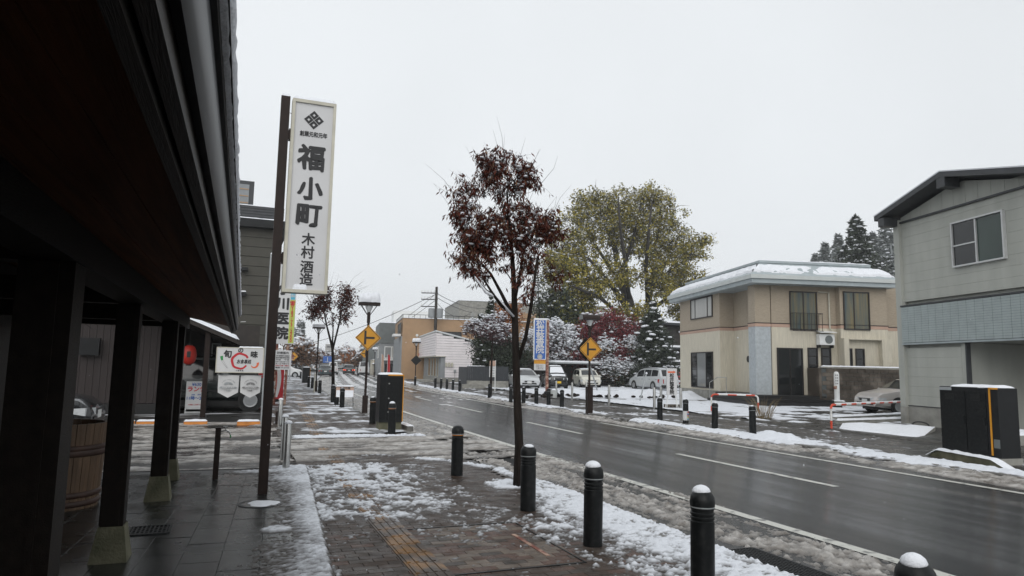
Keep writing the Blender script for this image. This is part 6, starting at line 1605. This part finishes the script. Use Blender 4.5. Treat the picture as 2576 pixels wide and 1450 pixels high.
q = MB(); q.bevbox(-.34,.34,-.14,.14,0,.24,.01); q.build('block', 'block', wb); q = MB(); snow_cap(q,-.34,.34,-.14,.14,.24,.05,.05,3); q.build('snow', 'snow', wb, smooth=180)
for k in range(4): q = MB(); q.box(-.26+k*.14,-.20+k*.14,-.145,-.1405,.06,.18); q.build('slot', 'grout', wb)
bk = thing('plastic_bucket', 'pale blue bucket standing in the snow near the steel posts', 'bucket', G(1393, 1001, LZ)); q = MB(); q.lathe([(.16,0),(.21,.4),(.22,.4),(.2,.39),(.15,.02)], 18); q.build('pail', 'fascia_pale', bk, smooth=40); q = MB(); q.lathe([(.2,.38),(.1,.43),(0,.44)], 14); q.build('snow', 'snow', bk, smooth=180)
st = thing('leaning_stake', 'thin white-capped stake leaning out of the snow bank', 'stake', G(1610, 1003, LZ+.2)); q = MB(); q.tube([(0,0,-.1),(.35,0,1.15)], .03, 6); q.build('rod', 'grey_metal', st); q = MB(); q.lathe([(.05,0),(.06,.05),(0,.1)], 8, (.36,0,1.15)); q.build('knob', 'snow', st, smooth=180)
sr = thing('leaning_stake', 'grey rod leaning behind the far street lamp', 'stake', G(1506, 990, LZ+.2)); q = MB(); q.tube([(0,0,-.1),(-.55,0,1.5)], .04, 6); q.build('rod', 'grey_metal', sr)
# dry grass tuft
rs = np.random.RandomState(3); g0 = G(1920, 1058, SWZ); t = thing('dry_grass_tuft', 'tuft of dry brown grass between barrier and far bollards', 'grass tuft', g0); q = MB(); rnd = random.Random(8)
for k in range(90):
    a = rnd.uniform(0,6.28); r = rnd.uniform(0,.25); h = rnd.uniform(.3,.85); b = Vector((r*math.cos(a), r*math.sin(a), 0)); e = b+Vector((math.cos(a)*h*.55, math.sin(a)*h*.55, h)); m = b.lerp(e,.55)+Vector((0,0,h*.15)); q.tube([b,m,e], [.006,.005,.002], 3, False)
q.build('blades', 'dry_grass', t)
# fence, bus stop
FA, FB = G(1174, 977, SWZ), Vector((19.4,48.4,SWZ))
fn = thing('slatted_fence', 'dark blue-grey board fence on a concrete base beside the plum tree', 'fence', (FA.x, FA.y, SWZ), math.atan2(FB.y-FA.y, FB.x-FA.x))
FL = (FB-FA).length; q = MB(); q.box(0,FL,-.12,.12,-.05,.55); q.box(-.4,FL*.9,-.5,-.125,-.05,.30); q.build('base_wall', 'concrete', fn)
nb_ = int(FL/.13)
for k in range(nb_): q = MB(); x = k*FL/nb_; q.box(x+.005,x+FL/nb_-.005,-.03,.0,.56,1.56+.002*(k % 3)); q.build('board', 'fence_dark', fn)
q = MB(); q.box(-.03,FL,-.05,.04,1.565,1.62); q.build('top_rail', 'fence_dark', fn); q = MB(); snow_cap(q,-.05,FL*.3,-.06,.05,1.62,.04,.05,3); q.build('snow', 'snow', fn, smooth=180)
fr_ = thing('slatted_fence', 'return side of the dark board fence receding beside the white building', 'fence', (FA.x, FA.y, SWZ), math.radians(90-9))
for k in range(30): q = MB(); q.box(.13*k+.1,.13*k+.22,-.02,.02,.0,1.55); q.build('board', 'fence_dark', fr_)
bp = G(1241, 985, SWZ); bt = thing('bus_stop_sign', 'small white bus stop board on a pale post behind the fence corner', 'sign', bp, math.radians(-12))
zz = lambda y: at(1241, y, bp.y).z-SWZ
q = MB(); q.lathe([(.03,-.05),(.03,zz(907))], 10, (.10,0,0)); q.lathe([(.02,-.05),(.02,zz(950))], 8, (-.22,0,0)); q.build('post', 'white_paint', bt)
q = MB(); q.box(-.30,.08,-.03,.0,zz(949),zz(922)); q.build('timetable_panel', 'sign_white', bt); q = MB(); q.box(-.28,.10,-.03,.0,zz(921),zz(908)); q.build('header_panel', 'pink_band', bt)
for k in range(4): q = MB(); z_ = zz(947)+k*.17; q.box(-.26,.04,-.034,-.031,z_,z_+.05); q.build('print', 'grey_metal', bt)
# parked cars
gz = LZ+.01
def park(x, y, **k): return G(x, y, gz)
car('silver_sedan', 'silver sedan with snow on its roof parked facing out beside the fence', park(1308,977)+Vector((.4,.4,0)), 191, 4.5, 1.75, CIV_T, CIV_B, 'car_silver', (-1.33,1.37), .31, ((-1.3,-.28),(-.2,.9)), (.5,1.40), None, [(-.9,.35)])
car('black_minicar', 'black tall mini car with yellow number plate and snowy windscreen', park(1388,977)+Vector((.3,.3,0)), 192, 3.4, 1.48, KEI_T, KEI_B, 'car_black', (-1.1,1.15), .28, ((-1.35,-.5),(-.42,.55)), (.66,1.08), None, [(-1.45,.55),(.64,1.05),(1.2,1.6)], plate='plate_yellow')
car('cream_hatchback', 'cream hatchback parked between the black mini car and the snowy bush', park(1472,975)+Vector((.2,.2,0)), 196, 4.2, 1.70, HAT_T, HAT_B, 'car_cream', (-1.28,1.32), .30, ((-1.4,-.45),(-.35,.75)), (.58,1.22), None, [(-1.4,.45)])
car('silver_minivan', 'silver minivan with roof rails seen from behind by the beige building', park(1638,981)+Vector((.3,.2,0)), 2, 4.7, 1.78, MPV_T, MPV_B, 'car_silver', (-1.42,1.42), .32, ((-2.0,-1.15),(-1.05,-.1),(0,.95)), (.75,1.5), (-2.31,-2.08), [(-1.9,.6)], boxy=.5, roof_rails=True)
car('hidden_wagon', 'part-hidden dark red car squeezed beside the beige building', park(1716,978)+Vector((2.0,5.5,0)), 5, 4.3, 1.7, HAT_T, HAT_B, 'red_machine', (-1.28,1.32), .30, ((-1.4,-.45),(-.35,.75)), (.58,1.22), (-2.0,-1.65), [(-1.4,.45)])
cw = G(2205, 1042, LZ); n_ = Vector((math.cos(math.radians(14.5)), -math.sin(math.radians(14.5)), 0))
sedan('champagne_sedan', 'champagne grey sedan half hidden behind the grey gabled building', cw+n_*2.25+Vector((.2,.75,0)), 284.5, 'car_champagne')
# long snowy carport roof
CA, CB = at(1395,911,53), at(1640,908,53.5)
cp = thing('carport', 'long thin carport roof edge lined with snow behind the parked cars', 'carport', (CA.x,CA.y,LZ), math.atan2(CB.y-CA.y, CB.x-CA.x)); L_ = (CB-CA).length; z_ = CA.z-LZ
q = MB(); q.box(0,L_,-.1,3.0,z_-.12,z_); q.build('roof_panel', 'grey_metal', cp); q = MB(); snow_cap(q,0,L_,-.12,3.0,z_,.14,.2,3); q.build('snow', 'snow', cp, smooth=180)
for k in range(4): q = MB(); x = .4+k*(L_-.8)/3; q.box(x-.05,x+.05,.3,.4,0,z_-.12); q.build('post', 'grey_metal', cp)
bg = thing('storage_shed', 'dark shed in shade under the carport behind the cars', 'shed', (CA.x, CA.y+3.2, LZ), 0); q = MB(); q.box(-3,L_+1,0,2,0,z_+.3); q.build('wall', 'fence_brown', bg); q = MB(); snow_cap(q,-3.1,L_+1.1,-.1,2.1,z_+.3,.15,.3,6); q.build('snow', 'snow', bg, smooth=180)
# dark house behind the conifer
HA = at(1700, 880, 58); hs = thing('dark_house', 'dark low house with snowy roofs between conifer and beige building', 'house', (HA.x-2, 58, LZ))
q = MB(); q.box(-1,9,0,6,0,6.0); q.build('wall', 'fence_brown', hs)
for z, d in ((6.0,1.2),(3.6,1.6),(2.2,2.2)):
    q = MB(); q.box(-1.4,9.4,-d,6,z,z+.18); r_ = q.build('roof', 'roof_dark', hs); q = MB(); snow_cap(q,-1.5,9.5,-d-.05,6,z+.18,.2,.4,int(z)); q.build('snow', 'snow', r_, smooth=180)

# ------------------------------------------------------------------ white clapboard shop and the row beyond
WC = G((1500+705/2.9)/1.59, (1100+1243/2.9)/1.59, .1); WA = math.radians(90-8.5)
wh = thing('white_shop', 'low white clapboard shop with peaked front seen beside the fence', 'shop', (WC.x, WC.y, .1), WA)
q = MB(); q.box(.452,15,-5.6,-.5,0,3.4); q.build('wall', 'grey_wall', wh)  # darker grey backing stands in for shadow lines between the boards
q = MB(); q.box(.4,15,-5.65,-.45,-.05,.40); q.build('plinth', 'concrete', wh)
def rl(v): return 4.85-.24*max(0, v)
for k in range(17):          # end face boards
    z = .42+k*.25; 
    if z+.25 > 4.7: break
    vmax = min(5.6, (4.80-(z+.25))/.23) ; v0 = 0.0 if z > 2.4 else .9
    if vmax > v0: q = MB(); q.prism([(.39,z+.012),(.45,z+.012),(.45,z+.244),(.42,z+.244)], 'y', -vmax, -v0); o = q.build('siding_board', 'white_siding', wh)
for k in range(9):           # street face boards of the fascia storey
    z = 2.50+k*.25; q = MB(); q.prism([(.02,z+.012),(-.05,z+.012),(-.05,z+.244),(-.015,z+.244)], 'x', .2, 15.5); o = q.build('siding_board', 'white_siding', wh); o.rotation_euler = (0,0,0); o.location = (.22,.06,0)
q = MB(); q.box(.452,15.6,-.9,-.0,2.46,4.58); q.build('fascia_storey', 'grey_wall', wh)  # same darker backing, shade lines of the street boards put into its colour
q = MB(); q.box(.3,15.8,-.95,.2,2.40,2.455); q.build('soffit', 'cream_frame', wh)
q = MB(); q.add([(.32,.12,4.86),(15.7,.12,4.86),(15.7,-5.7,3.55),(.32,-5.7,3.55),(.32,.12,4.78),(15.7,.12,4.78),(15.7,-5.7,3.47),(.32,-5.7,3.47)], [(0,1,2,3),(0,3,7,4),(0,4,5,1),(4,7,6,5),(3,2,6,7)]); r_ = q.build('roof', 'fascia_pale', wh)
q = MB(); q.add([(.36,.10,4.87),(15.7,.10,4.87),(15.7,-5.7,3.56),(.36,-5.7,3.56),(.36,.10,4.93),(15.7,.10,4.93),(15.7,-5.7,3.62),(.36,-5.7,3.62)], [(4,5,6,7),(0,4,7,3),(0,1,5,4)]); q.build('snow', 'snow', r_)
for a, b in ((2.2,3.0),(4.0,5.4),(6.2,7.6),(8.6,10.4)): window(wh, (a,b), -.5, .45, 2.35, 1, 'glass', frame='cream_frame', dep=.05)
for k in range(3):
    q = MB(); v = -1.0-.28*k; q.box(.27,.40,v-.10,v+.10,1.45,1.85); q.build('meter', 'cream_frame', wh)
q = MB(); q.box(.2,.40,-1.95,-1.75,.95,1.2); q.build('gas_meter', 'grey_metal', wh)
q = MB(); q.tube([(.3,-1.85,.95),(.3,-1.85,.1)], .02, 6); q.build('gas_pipe', 'grey_metal', wh)
q = MB(); q.tube([(.35,-2.6,3.75),(.2,-3.1,3.72),(.2,-3.4,3.72)], .025, 6); q.lathe([(.02,0),(.22,.06),(.22,.08)], 16, (.15,-3.5,3.8), 'x'); q.build('satellite_dish', 'grey_metal', wh)

q = MB(); q.box(12.9,13.2,.285,.295,2.62,2.90); q.box(13.3,13.6,.285,.295,2.62,2.90); q.build('print', 'red_ink', wh)
q = MB(); q.box(1.5,6,.1,1.4,-.08,.14); q.build('door_step', 'concrete', wh)
sf = thing('dark_screen_fence', 'low dark timber screen with snow on top beyond the white shop', 'fence', G((1500+370/2.9)/1.59,(1100+1190/2.9)/1.59,SWZ), WA)
for k in range(12): q = MB(); q.box(-5.5+k*.46,-5.06+k*.46,-.05,.05,0,2.1); q.build('board', 'fence_brown', sf)
q = MB(); snow_cap(q,-5.5,0,-.25,.25,2.1,.1,.2,2); q.build('snow', 'snow', sf, smooth=180)
# brown block
def block(name, label, x, ytop, Y, heading, w, d, wallm, snow=True, cat='building', parapet=None):
    p = at(x, ytop, Y); t = thing(name, label, cat, (p.x, Y, -.02), math.radians(90-heading))
    q = MB(); q.box(0,d,-w,0,0,p.z+.02); q.build('wall', wallm, t); h = p.z+.02
    if snow: q = MB(); snow_cap(q,-.1,d+.1,-w-.1,.1,h,.12,.5,3); q.build('snow', 'snow', t, smooth=180)
    return t, h
t, h = block('brown_building', 'brown flat-roofed block with roof railing behind the white shop', 1014+.0, 800, 80, 9, 16, 14, 'brown_wall')
q = MB(); q.box(-.02,14,.0,.14,0,h*.70); q.build('front_wall', 'grey_wall', t)
q = MB()
for k in range(24): q.box(-.06+0,-.02,-k*.66-.02,-k*.66+.02,h,h+.42)
q.box(-.06,-.02,-15.8,.05,h+.40,h+.45); 
for k in range(10): q.box(.1+k*1.3,.14+k*1.3,.0,.04,h,h+.42)
q.box(0,12,.0,.05,h+.40,h+.45); q.build('roof_railing', 'metal_dark', t)
for a, b, z0, z1 in ((4.2,7.0,4.6,5.7),(10.2,12.0,4.0,5.5)): window(t, (-b,-a), 0, z0, z1, 1, 'glass', axis='y', out=-1, mull=(.5,), fw=.09)
for k in range(4): window(t, (.3+k*1.5,1.4+k*1.5), .14, h*.76, h*.93, 1, 'curtain', frame='frame_dark')
for y in (1.7,8.6): q = MB(); q.lathe([(0,-.02),(.16,-.02),(.16,-.06),(0,-.08)], 12, (-.02,-y,h*.72), 'x'); q.build('round_vent', 'white_paint', t)
q = MB(); q.box(.6,3.5,.14,1.0,h*.70,h*.74); q.build('awning', 'white_paint', t)
q = MB(); q.box(3,6,-12,-9,h,h+1.3); q.build('roof_hut', 'concrete', t)
t, h = block('grey_white_building', 'pale grey two-storey building with slate upper band down the street', 957, 812, 96, 8.5, 9, 12, 'grey_wall')
q = MB(); q.box(-.12,11,-9,.13,h*.62,h-.05); q.build('slate_band', 'slate_wall', t); window(t, (-2.6,-.7), 0, h*.34, h*.56, 1, ('curtain','screen_glass'), frame='white_paint', axis='y', out=-1, mull=(.5,), fw=.1)
q = MB(); q.box(-1.0,-.13,-3.0,-.5,h*.30,h*.335); q.build('balcony', 'white_paint', t); window(t, (1,5), 0, h*.34, h*.56, 1, 'glass', frame='white_paint', mull=(.5,)); window(t, (-4.5,-.8), 0, .2, h*.24, 1, 'glass', axis='y', out=-1)
q = MB(); q.box(3,8,-7,-2,h,h+2.0); q.build('roof_hut', 'white_paint', t)
t, h = block('grey_long_building', 'grey long building with flat roof behind the diamond sign', 915, 862, 120, 8, 13, 18, 'slate_wall'); window(t, (-11,-2), 0, h*.3, h*.5, 1, 'glass', axis='y', out=-1, mull=(.33,.66), fw=.15)
q = MB(); q.box(-.05,18,.0,.3,h*.8,h*.86); q.build('sign_band', 'white_paint', t); window(t, (1,7), 0, .3, h*.35, 1, 'glass', mull=(.5,))
t, h = block('cream_annex', 'small cream shopfront with snowy canopy down the far pavement', 938, 905, 110, 8, 4, 8, 'cream_siding'); window(t, (-3.4,-.6), 0, .6, h*.6, 1, 'glass', axis='y', out=-1)
q = MB(); snow_cap(q,-1.6,0,-4,.2,h*.72,.15,.3,3); q.build('canopy_snow', 'snow', t, smooth=180)
t, h = block('concrete_apartment', 'concrete and brown apartment block rising behind the cypresses', 1155, 756, 100, 9, 24, 16, 'concrete')
q = MB(); q.box(-.3,10,-24,-6.5,0,h*.86); q.build('brown_wing', 'brown_wall', t); window(t, (-15.5,-11.5), -.3, h*.55, h*.72, 1, 'glass', axis='y', out=-1, mull=(.5,), fw=.12); window(t, (-9.6,-7.6), -.3, h*.5, h*.66, 1, 'curtain', axis='y', out=-1, mull=(.5,), fw=.12); window(t, (-21.5,-17.5), -.3, h*.55, h*.72, 1, 'glass', axis='y', out=-1, mull=(.5,), fw=.12)
q = MB(); q.tube([(-.4,-5.6,0),(-.4,-5.6,h+.1),(-.4,-4.6,h+.1),(-.4,-4.6,0)], .1, 6); q.build('roof_ladder', 'metal_dark', t)
for k, (x, yt, Y, w, d, mt, lab) in enumerate(((819,866,420,4.2,10,'far_wall','tall pale tower block at the end of the street'),(797,888,300,9,20,'far_wall','pale block beside the tower at the end of the street'),(872,890,200,6,16,'far_wall','narrow pale building past the parked suv'),(905,880,165,8,14,'slate_wall','grey house between lamp posts down the far side'),(760,896,210,14,20,'far_wall','low pale building behind the distant near-side trees'),(728,905,150,12,20,'grey_wall','grey glazed hall behind the distant bollards'),(845,897,340,16,14,'far_wall','hazy low block right at the street end'))):
    t, h = block('distant_building', lab.replace(' right at', ' at'), x, yt, Y, 7.5, w, d, mt, cat='building')
    nf = max(2, int(h/3))
    for f in range(nf): 
        z0 = h*(f+.3)/nf; window(t, (-w+.6,-.6), 0, z0, z0+min(1.5, h/nf*.5), 1, 'glass', axis='y', out=-1, mull=(.25,.5,.75), fw=.15, frame='far_wall', dep=.05); window(t, (.6,d-.6), 0, z0, z0+min(1.5, h/nf*.5), 1, 'glass', mull=(.5,), fw=.15, frame='far_wall', dep=.05)
# utility pole and wires
UP = at(1096, 800, 78); up = thing('utility_pole', 'tall utility pole with crossarms and transformers behind the brown block', 'utility pole', (UP.x, 78, 0), math.radians(-20))
z_ = lambda y: at(1096, y, 78).z
q = MB(); q.tube([(0,0,-.1),(0,0,z_(722))], [.24,.15], 10); q.build('pole', 'bark_grey', up)
for y in (738, 754, 772):
    q = MB(); q.box(-1.75,.2,-.06,.06,z_(y)-.05,z_(y)+.05); q.build('crossarm', 'metal_dark', up)
    for k in range(5 if y < 760 else 1): q = MB(); q.lathe([(.04,0),(.06,.12),(.03,.3)], 8, (-1.7+k*.36,0,z_(y)+.05)); q.build('insulator', 'white_paint', up)
for x in (-.5,.45): q = MB(); q.lathe([(.36,0),(.38,.1),(.38,1.0),(.3,1.1)], 14, (x,0,z_(800))); q.build('transformer', 'grey_wall', up, smooth=40)
for k, (y0, xb, yb, Yb) in enumerate(((738,1260,770,100),(748,1260,785,100),(760,1180,790,95),(738,940,835,150),(754,930,842,150),(740,700,880,130))):
    a, b = Vector((UP.x,78,z_(y0))), at(xb,yb,Yb); q = MB(); q.tube([a.lerp(b,i/10)-Vector((0,0,1.0*4*(i/10)*(1-i/10))) for i in range(11)], .035, 4, False); q.build('overhead_wire', 'wire', None, label='thin overhead wire, %s of those leaving the utility pole' % ORD[k], category='wire', group='overhead wires')
# far lamps, signs, flags
for k, (x, y, lab) in enumerate(((1044,968,'dark street lamp with snow cap before the white shop'),(941,948,'street lamp beyond the near diamond sign on the far side'),(864,941,'distant street lamp behind the white van'),(722,944,'distant street lamp cluster end on the near side'))):
    g = G(x, y, SWZ); lamp(g, lab, math.radians(-10), 3.6, .22)
    if k == 0: diamond((g.x,g.y-.06,2.05), 'dark back of a diamond sign on the lamp before the white shop', math.radians(-10), .62, True)
g = at(917,890,62); diamond((g.x,62,g.z), 'small distant yellow diamond sign beside the near lamp pole', math.radians(-10), .55, flip=True)
g = at(739,897,75); diamond((g.x,75,g.z), 'distant yellow diamond sign over the near-side bollards', math.radians(-10), .65)
def signpost(x, y, Y, r, m_, lab, square=False, w=None, h=None):
    p = at(x, y, Y); t = thing('traffic_sign', lab, 'road sign', (p.x, Y, 0), math.radians(-8)); q = MB()
    if square: q.box(-w,w,-.04,.0,p.z-h,p.z+h)
    else: q.lathe([(0,0),(r,0),(r,.03),(0,.03)], 20, (0,-.03,p.z), 'y')
    q.build('plate', m_, t); q = MB(); q.tube([(0 if not square else w+.1,.05,0),(0 if not square else w+.1,.05,p.z)], .05, 8); q.build('post', 'grey_metal', t); return t
t = signpost(824, 905, 118, 0, 'sign_blue', 'blue overhead direction sign down the road', True, .72, .55)
q = MB(); zc = at(824,905,118).z; q.box(-.04,.04,-.06,-.041,zc-.4,zc+.4); q.box(-.4,.4,-.061,-.0415,zc-.42,zc-.36); q.build('arrow_mark', 'sign_white', t)
signpost(725, 910, 70, .30, 'sign_blue', 'round blue road sign in the distant near-side cluster'); signpost(731, 899, 70, .35, 'rust', 'round red-rimmed mirror on a post in the near-side cluster')
for k, (x, y, c, lab) in enumerate(((1012,925,'orange_ink','orange banner flag'),(974,912,'red_ink','red slanting banner flag'),(958,915,'pink_band','pale pink banner flag'))):
    b = at(x, y+22, 84); t = thing('banner_flag', lab+' standing on the far pavement down the street', 'flag', (b.x, 84, SWZ)); q = MB(); q.tube([(0,0,0),(0,0,2.9)], .02, 6); q.build('pole', 'white_paint', t)
    q = MB(); q.add([(0,0,.7),(.22,.05,.7),(.34,0,.7),(.30,0,2.5-.6*(k == 0)),(.2,.05,2.8-.3*(k == 0)),(0,0,2.85)], [(0,1,4,5),(1,2,3,4)]); q.build('cloth', c, t)
# far vehicles
def onroad(x, y): return G(x, y, .005)
sedan('dark_sedan', 'dark teal sedan driving away on the near lane', onroad(818,947)+Vector((.2,2.2,0)), 5, 'car_teal', snowy=False)
KV_T = [(-1.75,.9),(-1.73,1.2),(-1.62,1.80),(-1.3,1.88),(.6,1.86),(.9,1.78),(1.45,1.15),(1.7,.9),(1.75,.5)]
car('white_van', 'white van with yellow plate driving ahead of the dark sedan', onroad(840,942)+Vector((.2,3,0)), 6, 3.5, 1.55, KV_T, KEI_B, 'car_white', (-1.2,1.2), .29, ((-1.5,-.4),(-.3,.8)), (.95,1.4), (-1.72,-1.63), None, plate='plate_yellow', snowy=False, boxy=.7)
car('black_suv', 'black suv with lit brake lights waiting on the far lane', onroad(879,942)+Vector((.2,2,0)), 8, 4.4, 1.76, HAT_T, HAT_B, 'car_black', (-1.3,1.35), .33, ((-1.4,-.45),(-.35,.75)), (.58,1.22), (-2.02,-1.65), None, brake=True, snowy=False)
car('white_truck', 'white van parked at the kerb beside the standing person', onroad(912,945)+Vector((.8,4,0)), 8, 4.4, 1.7, [(-2.2,.9),(-2.18,1.2),(-2.1,1.9),(-1.8,1.96),(1.0,1.95),(1.3,1.85),(1.9,1.1),(2.15,.9),(2.2,.5)], [(-2.2,.9),(-1.9,1.05),(1.8,1.0),(2.2,.6)], 'car_white', (-1.5,1.5), .3, ((-1.9,-.7),(-.6,.9)), (1.32,1.85), (-2.17,-2.1), [(-2,1)], boxy=.7)
for k, (x, y, Y, m_, lab) in enumerate(((712,930,80,'car_white','white car parked far along the near pavement'),(792,935,150,'car_silver','pale car far behind the dark sedan'))):
    g = at(x, y, Y); car('distant_car', lab, (g.x, Y, .02), 8 if k else 95, 4.0, 1.66, HAT_T, HAT_B, m_, (-1.25,1.28), .29, ((-1.4,-.45),(-.35,.75)), (.58,1.22), (-2.0,-1.65), [(-1.4,.45)])
# person standing by the van
pp = onroad(901, 944); me = bpy.data.meshes.new('person')
J = [(0,0,.95),(0,0,1.18),(0,.0,1.42),(0,0,1.52),(0,-.01,1.64),(-.20,0,1.40),(-.24,-.03,1.13),(-.22,-.12,.92),(.20,0,1.40),(.30,-.12,1.20),(.40,-.30,1.22),(-.10,0,.90),(-.11,-.02,.50),(-.11,.03,.06),(-.11,-.12,.04),(.10,0,.90),(.12,-.03,.50),(.12,.04,.06),(.12,-.11,.04)]
Ed = [(0,1),(1,2),(2,3),(3,4),(2,5),(5,6),(6,7),(2,8),(8,9),(9,10),(0,11),(11,12),(12,13),(13,14),(0,15),(15,16),(16,17),(17,18)]
Rr = [.16,.155,.15,.062,.095,.08,.058,.042,.08,.058,.042,.10,.07,.05,.04,.10,.07,.05,.04]
me.from_pydata(J, Ed, []); me.materials.append(MAT['cloth_dark'])
pe = link('person', me, None, pp, math.radians(150), label='person in dark clothes reaching towards the white van by the kerb', category='person')
sk = pe.modifiers.new('skin', 'SKIN'); sk.use_smooth_shade = True
for i, r in enumerate(Rr): me.skin_vertices[0].data[i].radius = (r, r*.8)
me.skin_vertices[0].data[0].use_root = True
sd = pe.modifiers.new('sub', 'SUBSURF'); sd.levels = 1; sd.render_levels = 1
q = MB(); q.lathe([(.0,-.13),(.06,-.11),(.085,-.02),(.088,.05),(.06,.11),(0,.13)], 12, (0,-.015,1.66)); q.build('face', 'skin', pe, smooth=180)
q = MB(); q.lathe([(.092,.0),(.095,.05),(.07,.115),(0,.14)], 12, (0,.005,1.665)); q.build('hair', 'ink', pe, smooth=180)
# far street trees
fr = random.Random(12)
for k, (x, Y, wpx, hpx, y, m_, sn, lab) in enumerate(((745,95,34,24,880,'leaf_rust',90,'rust-leaved snowy street tree far along the near pavement'),(775,120,28,22,892,'leaf_rust',90,'second rust-leaved tree farther along the near pavement'),(795,150,22,18,900,'leaf_plum',60,'distant plum-brown tree near the street end'),(862,170,24,18,893,'leaf_rust',60,'distant rusty tree behind the black suv'),(886,140,20,20,893,'leaf_orange',50,'distant orange-brown tree on the far pavement'),(836,210,26,14,900,'leaf_plum',60,'small hazy tree under the blue direction sign'),(905,125,16,16,905,'leaf_rust',40,'small rust tree beside the distant lamp'))):
    b = gbase(x, Y, 0); kk = Y/FPX*1.05
    tree('distant_tree', lab, b, [[(b,.14),(at(x,922,Y),.12),(at(x,y+hpx*.5,Y),.08)]], [pxblob(x,y,Y,wpx,hpx,2),pxblob(x-wpx*.4,y+hpx*.5,Y,wpx*.6,hpx*.6,1),pxblob(x+wpx*.4,y+hpx*.4,Y,wpx*.6,hpx*.6,1)], m_, 1700, .42, .55, .1, 80+k, 'bark_grey', .5, 60, sn*2, .24, 14, 1.6, br=.05, group='distant street trees')
for k, (x, yt, Y, w, lab) in enumerate(((757,810,130,26,'tall layered conifer rising above the distant near-side trees'),(733,828,125,22,'second layered conifer behind the clinic sign edge'))):
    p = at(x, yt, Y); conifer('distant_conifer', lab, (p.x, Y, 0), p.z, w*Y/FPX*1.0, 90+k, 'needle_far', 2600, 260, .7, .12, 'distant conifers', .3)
# falling snow
fs = MB(); rnd = random.Random(77)
for k in range(300):
    Y = 2.5+rnd.random()**1.5*26; x = rnd.uniform(0, 2576); y = rnd.uniform(0, 1450); p = at(x, y, Y)
    if p.z < .1 or (p.x < .15 and Y < 11.5) or p.z > 2.2: continue
    r = rnd.uniform(.002,.0042); c = p; fs.add([(c.x-r,c.y,c.z),(c.x,c.y-r,c.z),(c.x+r,c.y,c.z),(c.x,c.y+r,c.z),(c.x,c.y,c.z-r*1.6),(c.x,c.y,c.z+r*1.6)], [(0,1,5),(1,2,5),(2,3,5),(3,0,5),(1,0,4),(2,1,4),(3,2,4),(0,3,4)])
fs.build('falling_snow', 'snow', None, kind='stuff')

# snowy air
hz = MB(); hz.box(-352,452,-42,642,-1.1,62)
m_ = bpy.data.materials.new('haze'); m_.use_nodes = True; nt_ = m_.node_tree; nt_.nodes.clear()
o_ = nt_.nodes.new('ShaderNodeOutputMaterial'); v_ = nt_.nodes.new('ShaderNodeVolumePrincipled')
v_.inputs['Color'].default_value = (.93,.95,.97,1); v_.inputs['Density'].default_value = .0006; v_.inputs['Anisotropy'].default_value = 0.2
nt_.links.new(v_.outputs[0], o_.inputs['Volume']); MAT['haze'] = m_
hz.build('haze', 'haze', None, kind='stuff')
